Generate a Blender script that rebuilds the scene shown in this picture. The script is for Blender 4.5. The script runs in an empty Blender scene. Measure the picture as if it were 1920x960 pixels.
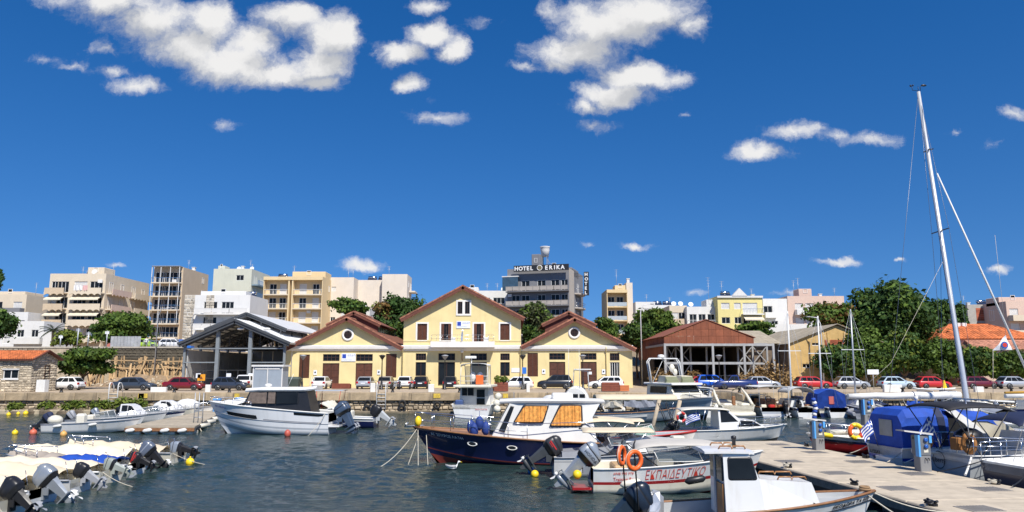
import bpy, math, random
import numpy as np
from mathutils import Vector, Matrix, Euler
R = math.radians
C = bpy.context.scene.collection
rnd = random.Random(7)
S = bpy.context.scene

# ---------------------------------------------------------------- camera
F, PITCH, CAMH = 1387.0, math.atan(210 / 1387.0), 4.5
cam = bpy.data.objects.new('camera', bpy.data.cameras.new('camera'))
C.objects.link(cam)
cam.location = (0, 0, CAMH)
cam.rotation_euler = (math.pi / 2 + PITCH, 0, 0)
cam.data.sensor_width = 36
cam.data.lens = F / 1920 * 36
cam.data.clip_start = .1
cam.data.clip_end = 9000
S.camera = cam
cp, sp = math.cos(PITCH), math.sin(PITCH)


def ray(px, py):
 a, b = (px - 960) / F, (480 - py) / F
 return a, cp - b * sp, sp + b * cp


def at(px, py, Y):            # the point of the place seen at that spot of the photograph, at distance Y
 a, y, z = ray(px, py)
 return Vector((a / y * Y, Y, CAMH + z / y * Y))


def gr(px, py, z=0.0):        # same, on a level plane
 a, y, zz = ray(px, py)
 t = (z - CAMH) / zz
 return Vector((a * t, y * t, z))


def X(px, Y, py=700):
 return at(px, py, Y).x


def Z(py, Y):
 return at(960, py, Y).z


# ---------------------------------------------------------------- sky and sun
SUN_EL, SUN_AZ = R(50), R(24)      # azimuth to the right of straight behind the camera
S.view_settings.view_transform = 'Standard'
S.view_settings.look = 'None'
S.view_settings.exposure = 0.38
S.view_settings.gamma = 1
sun = bpy.data.objects.new('sun', bpy.data.lights.new('sun', 'SUN'))
C.objects.link(sun)
sun.data.energy = 4.6
sun.data.angle = R(.5)
sun.data.color = (1, .95, .87)
tosun = Vector((math.sin(SUN_AZ) * math.cos(SUN_EL), -math.cos(SUN_AZ) * math.cos(SUN_EL), math.sin(SUN_EL)))
sun.rotation_euler = tosun.to_track_quat('Z', 'Y').to_euler()
sun.location = (30, -60, 80)

W = bpy.data.worlds.new('World')
S.world = W
W.use_nodes = True
nt = W.node_tree
nt.nodes.clear()


def N(t, k, **kw):
 n = t.nodes.new(k)
 for a, v in kw.items():
  if a.startswith('i_'):
   key = a[2:]
   n.inputs[int(key) if key.isdigit() else key].default_value = v
  else:
   setattr(n, a, v)
 return n


def mth(t, op, a, b=None, c=None, clamp=False):
 n = N(t, 'ShaderNodeMath', operation=op, use_clamp=clamp)
 for i, v in enumerate((a, b, c)):
  if v is None:
   continue
  if isinstance(v, (int, float)):
   n.inputs[i].default_value = v
  else:
   t.links.new(v, n.inputs[i])
 return n.outputs[0]


def vm(t, op, a, b=None):
 n = N(t, 'ShaderNodeVectorMath', operation=op)
 for i, v in enumerate((a, b)):
  if v is None:
   continue
  if isinstance(v, tuple):
   n.inputs[i].default_value = v
  else:
   t.links.new(v, n.inputs[i])
 return n.outputs['Value'] if op in ('LENGTH', 'DOT_PRODUCT') else n.outputs['Vector']


# where the clouds stand in the sky: centre and half-size in degrees-like units (tangent plane to the north)
CLOUDS = [(200, 5, 110, 50, 1), (280, 40, 110, 55, 1), (350, 85, 100, 52, 1), (430, 118, 110, 50, 1), (520, 138, 110, 38, 1), (600, 120, 80, 45, 1),
    (625, 70, 72, 58, 1), (540, 35, 90, 40, 1), (600, 155, 58, 24, 1), (395, 40, 70, 50, 1), (120, 0, 60, 24, .5), (470, 80, 60, 40, .9),
    (90, 112, 62, 16, .34), (140, 128, 36, 10, .3), (205, 92, 40, 16, .4), (262, 156, 60, 18, .6), (215, 130, 34, 14, .5),
    (752, 96, 60, 34, 1), (800, 62, 66, 32, 1), (846, 92, 40, 34, .95), (768, 152, 42, 22, .85), (826, 218, 46, 17, .45), (800, 8, 46, 18, .5),
    (812, 186, 16, 14, .3),
    (1085, 95, 118, 42, 1), (1140, 50, 120, 55, 1), (1215, 18, 130, 46, 1), (1305, 45, 46, 34, .7), (1050, 120, 60, 24, .7), (985, 130, 40, 12, .4), (1020, 18, 36, 18, .35),
    (1195, 142, 92, 34, 1), (1155, 175, 92, 34, 1), (1095, 200, 60, 18, .6), (1262, 142, 34, 20, .55), (1110, 232, 50, 14, .3),
    (1430, 280, 78, 22, .62), (1490, 246, 62, 22, .66), (1625, 264, 70, 22, .7), (1574, 255, 38, 16, .5), (1196, 458, 40, 10, .75), (1562, 490, 44, 11, .75),
    (1872, 502, 30, 12, .7), (1092, 460, 18, 9, .45), (680, 504, 44, 15, .7), (217, 492, 22, 7, .45), (1900, 213, 38, 18, .55), (1793, 250, 26, 10, .4), (1860, 275, 40, 16, .28),
    (1695, 493, 15, 7, .5), (1300, 552, 26, 8, .4), (1270, 208, 24, 13, .4), (912, 40, 38, 18, .3), (430, 228, 20, 9, .25), (1480, 552, 40, 8, .3)]
grp = bpy.data.node_groups.new('cloud_field', 'ShaderNodeTree')
grp.interface.new_socket('uv', in_out='INPUT', socket_type='NodeSocketVector')
grp.interface.new_socket('m', in_out='OUTPUT', socket_type='NodeSocketFloat')
gi, go = N(grp, 'NodeGroupInput'), N(grp, 'NodeGroupOutput')
acc = None
for (cx, cy, rx, ry, pk) in CLOUDS:
 a, y, z = ray(cx, cy)
 d = vm(grp, 'SUBTRACT', gi.outputs[0], (a / y, z / y, 0))
 d = vm(grp, 'MULTIPLY', d, (F * .93 / (rx * 1.0), F * .93 / (ry * 1.0), 0))
 m = mth(grp, 'MULTIPLY_ADD', vm(grp, 'LENGTH', d), -pk, pk)
 acc = m if acc is None else mth(grp, 'SMOOTH_MAX', acc, m, .25)
grp.links.new(acc, go.inputs[0])

tc = N(nt, 'ShaderNodeTexCoord')
sx = N(nt, 'ShaderNodeSeparateXYZ')
nt.links.new(tc.outputs['Generated'], sx.inputs[0])
yc = mth(nt, 'MAXIMUM', sx.outputs[1], .05)
cx_ = N(nt, 'ShaderNodeCombineXYZ')
nt.links.new(mth(nt, 'DIVIDE', sx.outputs[0], yc), cx_.inputs[0])
nt.links.new(mth(nt, 'DIVIDE', sx.outputs[2], yc), cx_.inputs[1])


def noise(t, vec, scale, detail=6, rough=.55, out='Fac'):
 n = N(t, 'ShaderNodeTexNoise')
 n.inputs['Scale'].default_value = scale
 n.inputs['Detail'].default_value = detail
 n.inputs['Roughness'].default_value = rough
 if vec is not None:
  t.links.new(vec, n.inputs['Vector'])
 return n.outputs[out]


uv = cx_.outputs[0]
wv = vm(nt, 'SUBTRACT', noise(nt, uv, 10, 10, .66, 'Color'), (.5, .5, .5))
wuv = vm(nt, 'ADD', uv, vm(nt, 'MULTIPLY', wv, (.085, .055, 0)))


def field(vec):
 g = N(nt, 'ShaderNodeGroup')
 g.node_tree = grp
 nt.links.new(vec, g.inputs[0])
 return g.outputs[0]


det = noise(nt, wuv, 11, 14, .70)
det2 = noise(nt, vm(nt, 'ADD', wuv, (.01, .03, 0)), 9, 4, .55)
m0 = field(wuv)
m1 = field(vm(nt, 'ADD', wuv, (.006, .03, 0)))
dn = mth(nt, 'ADD', mth(nt, 'MULTIPLY_ADD', m0, 1.5, -.02), mth(nt, 'MULTIPLY', mth(nt, 'SUBTRACT', det, .5), 2.6))
mr = N(nt, 'ShaderNodeMapRange', interpolation_type='SMOOTHSTEP')
mr.inputs[1].default_value, mr.inputs[2].default_value = -.02, 1.0
nt.links.new(dn, mr.inputs[0])
front = mth(nt, 'GREATER_THAN', sx.outputs[1], .06)
alpha = mth(nt, 'MULTIPLY', mth(nt, 'MULTIPLY', mr.outputs[0], front), .96)
# how lit a place of the cloud is: thin or denser-below is bright, cloud above it towards the sun makes it greyer
sh = mth(nt, 'ADD', mth(nt, 'MULTIPLY', mth(nt, 'SUBTRACT', m1, m0), 1.3), mth(nt, 'MULTIPLY', mth(nt, 'SUBTRACT', det2, det), 1.9))
sh = mth(nt, 'ADD', mth(nt, 'MULTIPLY_ADD', m0, .45, .12), sh)
mr2 = N(nt, 'ShaderNodeMapRange', interpolation_type='SMOOTHSTEP')
mr2.inputs[1].default_value, mr2.inputs[2].default_value = -.2, .7
nt.links.new(sh, mr2.inputs[0])
cmix = N(nt, 'ShaderNodeMix', data_type='RGBA')
cmix.inputs[6].default_value = (8.2, 8.1, 7.95, 1)
cmix.inputs[7].default_value = (5.1, 5.2, 5.4, 1)
nt.links.new(mr2.outputs[0], cmix.inputs[0])

sky = N(nt, 'ShaderNodeTexSky', sky_type='NISHITA', sun_disc=False)
sky.sun_elevation = SUN_EL
sky.sun_rotation = math.atan2(tosun.x, tosun.y)
sky.air_density = 1.0
sky.dust_density = .15
sky.ozone_density = 3.0
sky.altitude = 300
hs = N(nt, 'ShaderNodeHueSaturation')
hs.inputs['Saturation'].default_value = 1.38
hs.inputs['Hue'].default_value = .509
hs.inputs['Value'].default_value = 1.12
nt.links.new(sky.outputs[0], hs.inputs['Color'])
vv = N(nt, 'ShaderNodeCombineXYZ')
nt.links.new(sx.outputs[0], vv.inputs[0])
nt.links.new(sx.outputs[1], vv.inputs[1])
nt.links.new(mth(nt, 'MULTIPLY_ADD', mth(nt, 'MAXIMUM', sx.outputs[2], 0), .85, .15), vv.inputs[2])
nt.links.new(vm(nt, 'NORMALIZE', vv.outputs[0]), sky.inputs[0])
fin = N(nt, 'ShaderNodeMix', data_type='RGBA')
nt.links.new(alpha, fin.inputs[0])
nt.links.new(hs.outputs[0], fin.inputs[6])
nt.links.new(cmix.outputs[2], fin.inputs[7])
bg = N(nt, 'ShaderNodeBackground')
bg.inputs[1].default_value = .085
wo = N(nt, 'ShaderNodeOutputWorld')
nt.links.new(fin.outputs[2], bg.inputs[0])
nt.links.new(bg.outputs[0], wo.inputs[0])

# ---------------------------------------------------------------- materials
MATS = {}


def mat(name, col, rough=.5, metal=0., var=.10, sc=1.5, bump=0., bsc=12., dirt=0., rv=0., tint=0., trans=0., emit=None, coat=0., spec=.5, dcol=(.12, .10, .075), alpha=1.):
 if name in MATS:
  return MATS[name]
 m = bpy.data.materials.new(name)
 MATS[name] = m
 m.use_nodes = True
 t = m.node_tree
 p = t.nodes['Principled BSDF']
 p.inputs['Roughness'].default_value = rough
 p.inputs['Metallic'].default_value = metal
 p.inputs['Specular IOR Level'].default_value = spec
 p.inputs['Coat Weight'].default_value = coat
 p.inputs['Coat Roughness'].default_value = .06
 if alpha < 1:
  p.inputs['Alpha'].default_value = alpha
 co = N(t, 'ShaderNodeTexCoord').outputs['Object']
 n1 = noise(t, co, sc, 6, .6)
 mp = N(t, 'ShaderNodeMapRange')
 mp.inputs[1].default_value, mp.inputs[2].default_value = .3, .7
 mp.inputs[3].default_value, mp.inputs[4].default_value = 1 - var, 1 + var
 t.links.new(n1, mp.inputs[0])
 f = mp.outputs[0]
 if rv:
  oi = N(t, 'ShaderNodeObjectInfo')
  f = mth(t, 'MULTIPLY', f, mth(t, 'MULTIPLY_ADD', oi.outputs['Random'], 2 * rv, 1 - rv))
 if tint:
  at_ = N(t, 'ShaderNodeAttribute', attribute_name='tint')
  f = mth(t, 'MULTIPLY', f, mth(t, 'MULTIPLY_ADD', at_.outputs['Fac'], 2 * tint, 1 - tint))
 v = N(t, 'ShaderNodeVectorMath', operation='SCALE')
 v.inputs[0].default_value = col[:3]
 t.links.new(f, v.inputs['Scale'])
 out = v.outputs[0]
 if dirt:
  st = N(t, 'ShaderNodeMapping')
  st.inputs['Scale'].default_value = (1.6, 1.6, .22)
  t.links.new(co, st.inputs[0])
  n2 = noise(t, st.outputs[0], 1.3, 7, .65)
  mp2 = N(t, 'ShaderNodeMapRange', interpolation_type='SMOOTHSTEP')
  mp2.inputs[1].default_value, mp2.inputs[2].default_value = .48, .74
  mp2.inputs[4].default_value = dirt
  t.links.new(n2, mp2.inputs[0])
  mx = N(t, 'ShaderNodeMix', data_type='RGBA')
  mx.inputs[7].default_value = (*dcol, 1)
  t.links.new(mp2.outputs[0], mx.inputs[0])
  t.links.new(out, mx.inputs[6])
  out = mx.outputs[2]
 t.links.new(out, p.inputs['Base Color'])
 if bump:
  b = N(t, 'ShaderNodeBump')
  b.inputs['Strength'].default_value = bump
  b.inputs['Distance'].default_value = .05
  t.links.new(noise(t, co, bsc, 5, .6), b.inputs['Height'])
  t.links.new(b.outputs[0], p.inputs['Normal'])
 if emit:
  p.inputs['Emission Color'].default_value = (*emit[:3], 1)
  p.inputs['Emission Strength'].default_value = emit[3]
 if trans:
  tr = N(t, 'ShaderNodeBsdfTranslucent')
  t.links.new(out, tr.inputs[0])
  ms = N(t, 'ShaderNodeMixShader')
  ms.inputs[0].default_value = trans
  t.links.new(p.outputs[0], ms.inputs[1])
  t.links.new(tr.outputs[0], ms.inputs[2])
  t.links.new(ms.outputs[0], t.nodes['Material Output'].inputs[0])
 return m


WHITE = mat('white_gelcoat', (.71, .71, .69), .3, var=.05, sc=.9, dirt=.38, dcol=(.45, .40, .30), coat=.3)
CREAM = mat('cream_gelcoat', (.72, .68, .56), .35, var=.05, dirt=.25, dcol=(.38, .33, .22))
WPAINT = mat('white_paint', (.72, .71, .67), .55, var=.06, dirt=.15, dcol=(.4, .36, .28))
GLASS = mat('dark_glass', (.014, .017, .02), .12, var=.4, sc=.6, spec=.16)
STEEL = mat('stainless_steel', (.62, .63, .65), .22, 1., var=.08, sc=6)
GALV = mat('galvanised_steel', (.42, .44, .46), .45, .5, var=.14, sc=3, dirt=.2)
BLACK = mat('black_plastic', (.016, .016, .018), .4, var=.25, sc=4)
RUBBER = mat('tyre_rubber', (.02, .02, .02), .8, var=.2, sc=8)
TEAK = mat('teak_wood', (.26, .12, .05), .5, var=.25, sc=7, bump=.1)
ROPE = mat('pale_rope', (.55, .50, .40), .85, var=.2, sc=30)
CONC = mat('concrete', (.42, .38, .31), .9, var=.16, sc=2.5, bump=.25, bsc=20, dirt=.35)
TAN = mat('tan_canvas', (.66, .56, .40), .85, var=.09, sc=1.2, bump=.3, bsc=3, dirt=.2, dcol=(.35, .28, .18))
NAVYC = mat('navy_canvas', (.012, .02, .06), .75, var=.15, bump=.2, bsc=4)
BLUEC = mat('blue_canvas', (.010, .065, .38), .75, var=.22, sc=2, bump=.6, bsc=2.2)
RED = mat('red_paint', (.52, .03, .025), .4, var=.1)
ORANGE = mat('orange_buoy', (.78, .13, .02), .45, var=.1)
YELLOW = mat('yellow_buoy', (.85, .60, .02), .4, var=.08)
BLUE = mat('blue_paint', (.03, .16, .55), .4, var=.1)
GREYP = mat('grey_plastic', (.30, .31, .33), .5, var=.1)


# ---------------------------------------------------------------- mesh builder
class MB:
 def __init__(s):
  s.v, s.f, s.m, s.s, s.t = [], [], [], [], []

 def add(s, vs, fs, mi=0, sm=False, tint=.5):
  o = len(s.v)
  s.v += [tuple(p) for p in vs]
  for f in fs:
   s.f.append(tuple(i + o for i in f))
   s.m.append(mi)
   s.s.append(sm)
   s.t.append(tint)
  return s

 def box(s, x0, x1, y0, y1, z0, z1, mi=0, tint=.5):
  x0, x1, y0, y1, z0, z1 = min(x0, x1), max(x0, x1), min(y0, y1), max(y0, y1), min(z0, z1), max(z0, z1)
  v = [(x0, y0, z0), (x1, y0, z0), (x1, y1, z0), (x0, y1, z0), (x0, y0, z1), (x1, y0, z1), (x1, y1, z1), (x0, y1, z1)]
  return s.add(v, [(3, 2, 1, 0), (4, 5, 6, 7), (0, 1, 5, 4), (1, 2, 6, 5), (2, 3, 7, 6), (3, 0, 4, 7)], mi, False, tint)

 def cbox(s, x0, x1, y0, y1, z0, z1, c=.02, mi=0, tint=.5):     # box with chamfered vertical and top edges
  def ring(d, z):
   return [(x0 + d, y0, z), (x1 - d, y0, z), (x1, y0 + d, z), (x1, y1 - d, z), (x1 - d, y1, z), (x0 + d, y1, z), (x0, y1 - d, z), (x0, y0 + d, z)]
  r2 = [(max(x0 + c, min(x1 - c, x)), max(y0 + c, min(y1 - c, y)), z) for x, y, z in ring(c, z1)]
  return s.loft([ring(c, z0), ring(c, z1 - c), r2], mi=mi, sm=False, tint=tint)

 def quad(s, a, b, c, d, mi=0, tint=.5):
  return s.add([a, b, c, d], [(0, 1, 2, 3)], mi, False, tint)

 def poly(s, pts, mi=0):
  return s.add(pts, [tuple(range(len(pts)))], mi)

 def bar(s, p, q, w, h=None, mi=0):
  p, q = Vector(p), Vector(q)
  h = h or w
  d = (q - p).normalized()
  u = d.cross(Vector((0, 0, 1)))
  u = Vector((1, 0, 0)) if u.length < 1e-4 else u.normalized()
  n = u.cross(d)
  u, n = u * w / 2, n * h / 2
  v = [p - u - n, p + u - n, p + u + n, p - u + n, q - u - n, q + u - n, q + u + n, q - u + n]
  return s.add(v, [(3, 2, 1, 0), (4, 5, 6, 7), (0, 1, 5, 4), (1, 2, 6, 5), (2, 3, 7, 6), (3, 0, 4, 7)], mi)

 def tube(s, pts, r, n=6, mi=0, cap=True, closed=False):
  pts = [Vector(p) for p in pts]
  rs = r if isinstance(r, (list, tuple)) else [r] * len(pts)
  rings, pu = [], None
  for i, p in enumerate(pts):
   if closed:
    d = pts[(i + 1) % len(pts)] - pts[i - 1]
   else:
    d = pts[min(i + 1, len(pts) - 1)] - pts[max(i - 1, 0)]
   d = d.normalized() if d.length > 1e-9 else Vector((0, 0, 1))
   if pu is None:
    pu = d.cross(Vector((0, 0, 1)))
    if pu.length < 1e-3:
     pu = d.cross(Vector((1, 0, 0)))
   u = (pu - d * pu.dot(d))
   u = u.normalized() if u.length > 1e-6 else d.orthogonal().normalized()
   pu = u
   w = d.cross(u)
   rings.append([p + (u * math.cos(2 * math.pi * k / n) + w * math.sin(2 * math.pi * k / n)) * rs[i] for k in range(n)])
  if closed:
   rings.append(rings[0])
  return s.loft(rings, mi=mi, sm=True, cap=cap and not closed)

 def loft(s, rings, mi=0, sm=False, cap=True, ring_closed=True, tint=.5, rowmi=None):
  n = len(rings[0])
  vs = [p for r in rings for p in r]
  for i in range(len(rings) - 1):
   fs = []
   for k in range(n if ring_closed else n - 1):
    a, b = i * n + k, i * n + (k + 1) % n
    fs.append((a, b, b + n, a + n))
   s_m = mi if rowmi is None else rowmi[i]
   if i == 0:
    s.add(vs, fs, s_m, sm, tint)
    base = len(s.v) - len(vs)
   else:
    for f in fs:
     s.f.append(tuple(j + base for j in f))
     s.m.append(s_m)
     s.s.append(sm)
     s.t.append(tint)
  if cap:
   for f in (tuple(reversed(range(n))), tuple(range((len(rings) - 1) * n, len(rings) * n))):
    s.f.append(tuple(j + base for j in f))
    s.m.append(mi)
    s.s.append(False)
    s.t.append(tint)
  return s

 def lathe(s, prof, c=(0, 0, 0), n=12, mi=0, sm=True, axis='z'):
  rings = []
  for r, z in prof:
   ring = []
   for k in range(n):
    a = 2 * math.pi * k / n
    p = (r * math.cos(a), r * math.sin(a), z)
    if axis == 'x':
     p = (z, p[0], p[1])
    if axis == 'y':
     p = (p[1], z, p[0])
    ring.append((c[0] + p[0], c[1] + p[1], c[2] + p[2]))
   rings.append(ring)
  return s.loft(rings, mi=mi, sm=sm)

 def ball(s, c, r, n=12, mi=0):
  r = r if isinstance(r, (tuple, list)) else (r, r, r)
  rings = []
  for i in range(1, n // 2 + 2):
   th = math.pi * (i - .98 if i == 1 else (i - 1.02 if i == n // 2 + 1 else i - 1)) / (n // 2)
   rings.append([(c[0] + r[0] * math.sin(th) * math.cos(2 * math.pi * k / n), c[1] + r[1] * math.sin(th) * math.sin(2 * math.pi * k / n), c[2] - r[2] * math.cos(th)) for k in range(n)])
  return s.loft(rings, mi=mi, sm=True)

 def prism(s, poly, axis, a, b, mi=0):        # polygon in the plane across the axis, pushed from a to b
  def P(u, v, w):
   return {'x': (w, u, v), 'y': (u, w, v), 'z': (u, v, w)}[axis]
  return s.loft([[P(u, v, a) for u, v in poly], [P(u, v, b) for u, v in poly]], mi=mi)

 def torus(s, c, R_, r, axis='y', n=24, k=8, mi=0, a0=0, a1=2 * math.pi):
  full = abs(a1 - a0 - 2 * math.pi) < 1e-6
  pts = []
  for i in range(n if full else n + 1):
   a = a0 + (a1 - a0) * i / n
   u, v = R_ * math.cos(a), R_ * math.sin(a)
   pts.append({'y': (c[0] + u, c[1], c[2] + v), 'x': (c[0], c[1] + u, c[2] + v), 'z': (c[0] + u, c[1] + v, c[2])}[axis])
  return s.tube(pts, r, k, mi, closed=full)

 def xf(s, M, start=0):
  for i in range(start, len(s.v)):
   s.v[i] = tuple(M @ Vector(s.v[i]))
  return s

 def build(s, name, mats, parent=None, label=None, kind=None, loc=None):
  me = bpy.data.meshes.new(name)
  me.from_pydata(s.v, [], s.f)
  mats = mats if isinstance(mats, (list, tuple)) else [mats]
  for m in mats:
   me.materials.append(m)
  me.polygons.foreach_set('material_index', np.array(s.m, dtype=np.int32))
  me.polygons.foreach_set('use_smooth', np.array(s.s, dtype=bool))
  if any(t != .5 for t in s.t):
   me.attributes.new('tint', 'FLOAT', 'FACE').data.foreach_set('value', np.array(s.t, dtype=np.float32))
  me.update()
  return link(name, me, parent, label, kind, loc)


def link(name, me, parent=None, label=None, kind=None, loc=None):
 o = bpy.data.objects.new(name, me)
 C.objects.link(o)
 if parent is not None:
  o.parent = parent
 if label:
  o['label'] = label
 if kind:
  o['kind'] = kind
 if loc is not None:
  o.location = loc
 return o


def thing(name, label, cat, loc=(0, 0, 0), rz=0, group=None):
 o = bpy.data.objects.new(name, None)
 C.objects.link(o)
 o.location = loc
 o.rotation_euler = (0, 0, rz)
 o.empty_display_size = .2
 return tag(o, label, cat, group)


def tag(o, label, cat, group=None):
 o['label'], o['category'] = label, cat
 if group:
  o['group'] = group
 return o


def copy_tree(o, parent=None):
 kids = list(o.children)
 c = o.copy()
 C.objects.link(c)
 if parent is not None:
  c.parent = parent
 for k in kids:
  copy_tree(k, c)
 return c


def text(body, size, mat_, parent, loc, rot=(math.pi / 2, 0, 0), name='lettering', ext=.004, align='LEFT', shear=0, bold=0., sx=1.):
 cu = bpy.data.curves.new(name, 'FONT')
 cu.body = body
 cu.size = size
 cu.extrude = ext
 cu.align_x = align
 cu.shear = shear
 cu.offset = bold
 cu.resolution_u = 2
 tmp = bpy.data.objects.new(name, cu)
 cu.materials.append(mat_)
 C.objects.link(tmp)
 me = bpy.data.meshes.new_from_object(tmp)
 bpy.data.objects.remove(tmp)
 bpy.data.curves.remove(cu)
 o = bpy.data.objects.new(name, me)
 C.objects.link(o)
 o.parent = parent
 o.location = loc
 o.rotation_euler = rot
 o.scale = (sx, 1, 1)
 return o


def wall_grid(mb, x0, x1, z0, z1, y, holes, depth=.18, mi=0, mir=None, facing=-1):
 """wall face in the XZ plane at y with rectangular openings (a, b, c, d) = x0, x1, z0, z1 and their reveals"""
 xs = sorted({x0, x1, *[h[0] for h in holes], *[h[1] for h in holes]})
 zs = sorted({z0, z1, *[h[2] for h in holes], *[h[3] for h in holes]})
 xs = [x for x in xs if x0 <= x <= x1]
 zs = [z for z in zs if z0 <= z <= z1]
 for i in range(len(xs) - 1):
  for j in range(len(zs) - 1):
   cx, cz = (xs[i] + xs[i + 1]) / 2, (zs[j] + zs[j + 1]) / 2
   if any(h[0] < cx < h[1] and h[2] < cz < h[3] for h in holes):
    continue
   q = [(xs[i], y, zs[j]), (xs[i + 1], y, zs[j]), (xs[i + 1], y, zs[j + 1]), (xs[i], y, zs[j + 1])]
   mb.add(q, [(0, 1, 2, 3)], mi)
 yb = y - facing * depth
 mir = mi if mir is None else mir
 for a, b, c, d in holes:
  mb.quad((a, y, c), (a, y, d), (a, yb, d), (a, yb, c), mir)
  mb.quad((b, y, d), (b, y, c), (b, yb, c), (b, yb, d), mir)
  mb.quad((a, y, d), (b, y, d), (b, yb, d), (a, yb, d), mir)
  mb.quad((b, y, c), (a, y, c), (a, yb, c), (b, yb, c), mir)
 return mb
# ================================================================ THE SETTING
QY, QZ = 76.0, 2.03
# water
wm = bpy.data.materials.new('harbour_water')
wm.use_nodes = True
t = wm.node_tree
p = t.nodes['Principled BSDF']
p.inputs['Base Color'].default_value = (.020, .040, .038, 1)
p.inputs['Roughness'].default_value = .10
p.inputs['IOR'].default_value = 1.33
co = N(t, 'ShaderNodeTexCoord').outputs['Object']
mpn = N(t, 'ShaderNodeMapping')
mpn.inputs['Scale'].default_value = (.75, 1.5, 1)
mpn.inputs['Rotation'].default_value = (0, 0, R(12))
t.links.new(co, mpn.inputs[0])
na = noise(t, mpn.outputs[0], 1.6, 3, .5)
nb = noise(t, mpn.outputs[0], 4.3, 4, .62)
patch = noise(t, co, .05, 3, .6)
pm = N(t, 'ShaderNodeMapRange')
pm.inputs[1].default_value, pm.inputs[2].default_value, pm.inputs[3].default_value, pm.inputs[4].default_value = .38, .62, .55, 1.15
t.links.new(patch, pm.inputs[0])
hgt = mth(t, 'MULTIPLY', mth(t, 'ADD', mth(t, 'MULTIPLY', na, .30), mth(t, 'MULTIPLY', nb, .17)), pm.outputs[0])
b = N(t, 'ShaderNodeBump')
b.inputs['Strength'].default_value = 1
b.inputs['Distance'].default_value = .3
t.links.new(hgt, b.inputs['Height'])
t.links.new(b.outputs[0], p.inputs['Normal'])
# the harbour surface: a fine sheet of wind ripples in the basin, lying on a wide flat sheet
g = np.random.default_rng(11)
yr = np.geomspace(13, QY + 1.2, 430)
ar = np.linspace(-.95, .95, 560)
YY, AA = np.meshgrid(yr, ar, indexing='ij')
XX = AA * YY
ZZ = np.zeros_like(XX)
for i in range(70):
 lam = .26 * (6.0 ** g.random())
 th = R(62) + g.normal() * .55
 amp = .0080 * lam * g.uniform(.5, 1.3) * (1 if lam < .7 else .75)
 ok = np.clip((lam / (.0042 * YY) - 2.2) / 2, 0, 1)       # waves finer than the sheet is left to the bump
 ZZ += amp * ok * np.sin(2 * np.pi / lam * (XX * math.cos(th) + YY * math.sin(th)) + g.uniform(0, 6.3))
gust = .8 + .5 * np.sin(XX * .11 + YY * .07 + 1) * np.sin(YY * .19 - XX * .05)
ZZ *= gust
nr, nc = XX.shape
me = bpy.data.meshes.new('water')
vv_ = np.stack([XX, YY, ZZ], -1).reshape(-1, 3)
flat = np.array([(-500, -300, -.15), (500, -300, -.15), (500, QY + 3, -.15), (-500, QY + 3, -.15)])
vv_ = np.concatenate([vv_, flat])
ii, jj = np.meshgrid(np.arange(nr - 1), np.arange(nc - 1), indexing='ij')
q0 = (ii * nc + jj).ravel()
fq = np.stack([q0, q0 + 1, q0 + nc + 1, q0 + nc], 1)
fq = np.concatenate([fq, [[nr * nc, nr * nc + 1, nr * nc + 2, nr * nc + 3]]]).astype(np.int32)
me.vertices.add(len(vv_))
me.vertices.foreach_set('co', vv_.ravel())
me.loops.add(fq.size)
me.loops.foreach_set('vertex_index', fq.ravel())
me.polygons.add(len(fq))
me.polygons.foreach_set('loop_start', np.arange(0, fq.size, 4, dtype=np.int32))
me.polygons.foreach_set('loop_total', np.full(len(fq), 4, np.int32))
me.polygons.foreach_set('use_smooth', np.ones(len(fq), bool))
me.materials.append(wm)
me.update(calc_edges=True)
link('water', me, kind='structure')

# ground: quay apron, and the terrain that climbs to the upper town and runs on to the horizon
apron_m = mat('apron_concrete', (.44, .35, .245), .9, var=.16, sc=.35, bump=.15, bsc=9, dirt=.25)
MB().quad((-260, QY + 1.2, QZ - .004), (260, QY + 1.2, QZ - .004), (260, 118, QZ - .004), (-260, 118, QZ - .004)).build('quay_apron', apron_m, kind='structure')


def hill(x, y):
 e0, e1 = (104.6, 105.2) if x < -47 else ((108, 130) if x < 10 else (112, 140))
 if -47 <= x < -44:
  e0, e1 = 104.6, 112
 u = max(0, min(1, (y - e0) / (e1 - e0)))
 top = 7.2 + min(6, max(0, y - 130) * .035)
 return (QZ - .012) * (1 - u) + top * u


xs = [-4000, -900, -300, -180, -120, -90, -70, -60, -52, -47.4, -47, -44, -40, -30, -20, -10, 0, 9.9, 10, 25, 40, 60, 90, 130, 200, 400, 1000, 4000]
ys = [QY + 1, 90, 100, 104.6, 105.2, 108, 112, 116, 120, 125, 130, 140, 150, 170, 200, 260, 400, 900, 2000, 5000]
mb = MB()
mb.add([(x, y, hill(x, y)) for y in ys for x in xs], [(j * len(xs) + i, j * len(xs) + i + 1, (j + 1) * len(xs) + i + 1, (j + 1) * len(xs) + i) for j in range(len(ys) - 1) for i in range(len(xs) - 1)])
mb.build('terrain', mat('dry_earth', (.25, .19, .12), .95, var=.3, sc=.4, bump=.4, bsc=2), kind='structure')
# harbour bed so the water sheet has an edge
MB().box(-500, 500, QY + 1.3, QY + 2.9, -2, .3).build('quay_footing', CONC, kind='structure')

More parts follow.
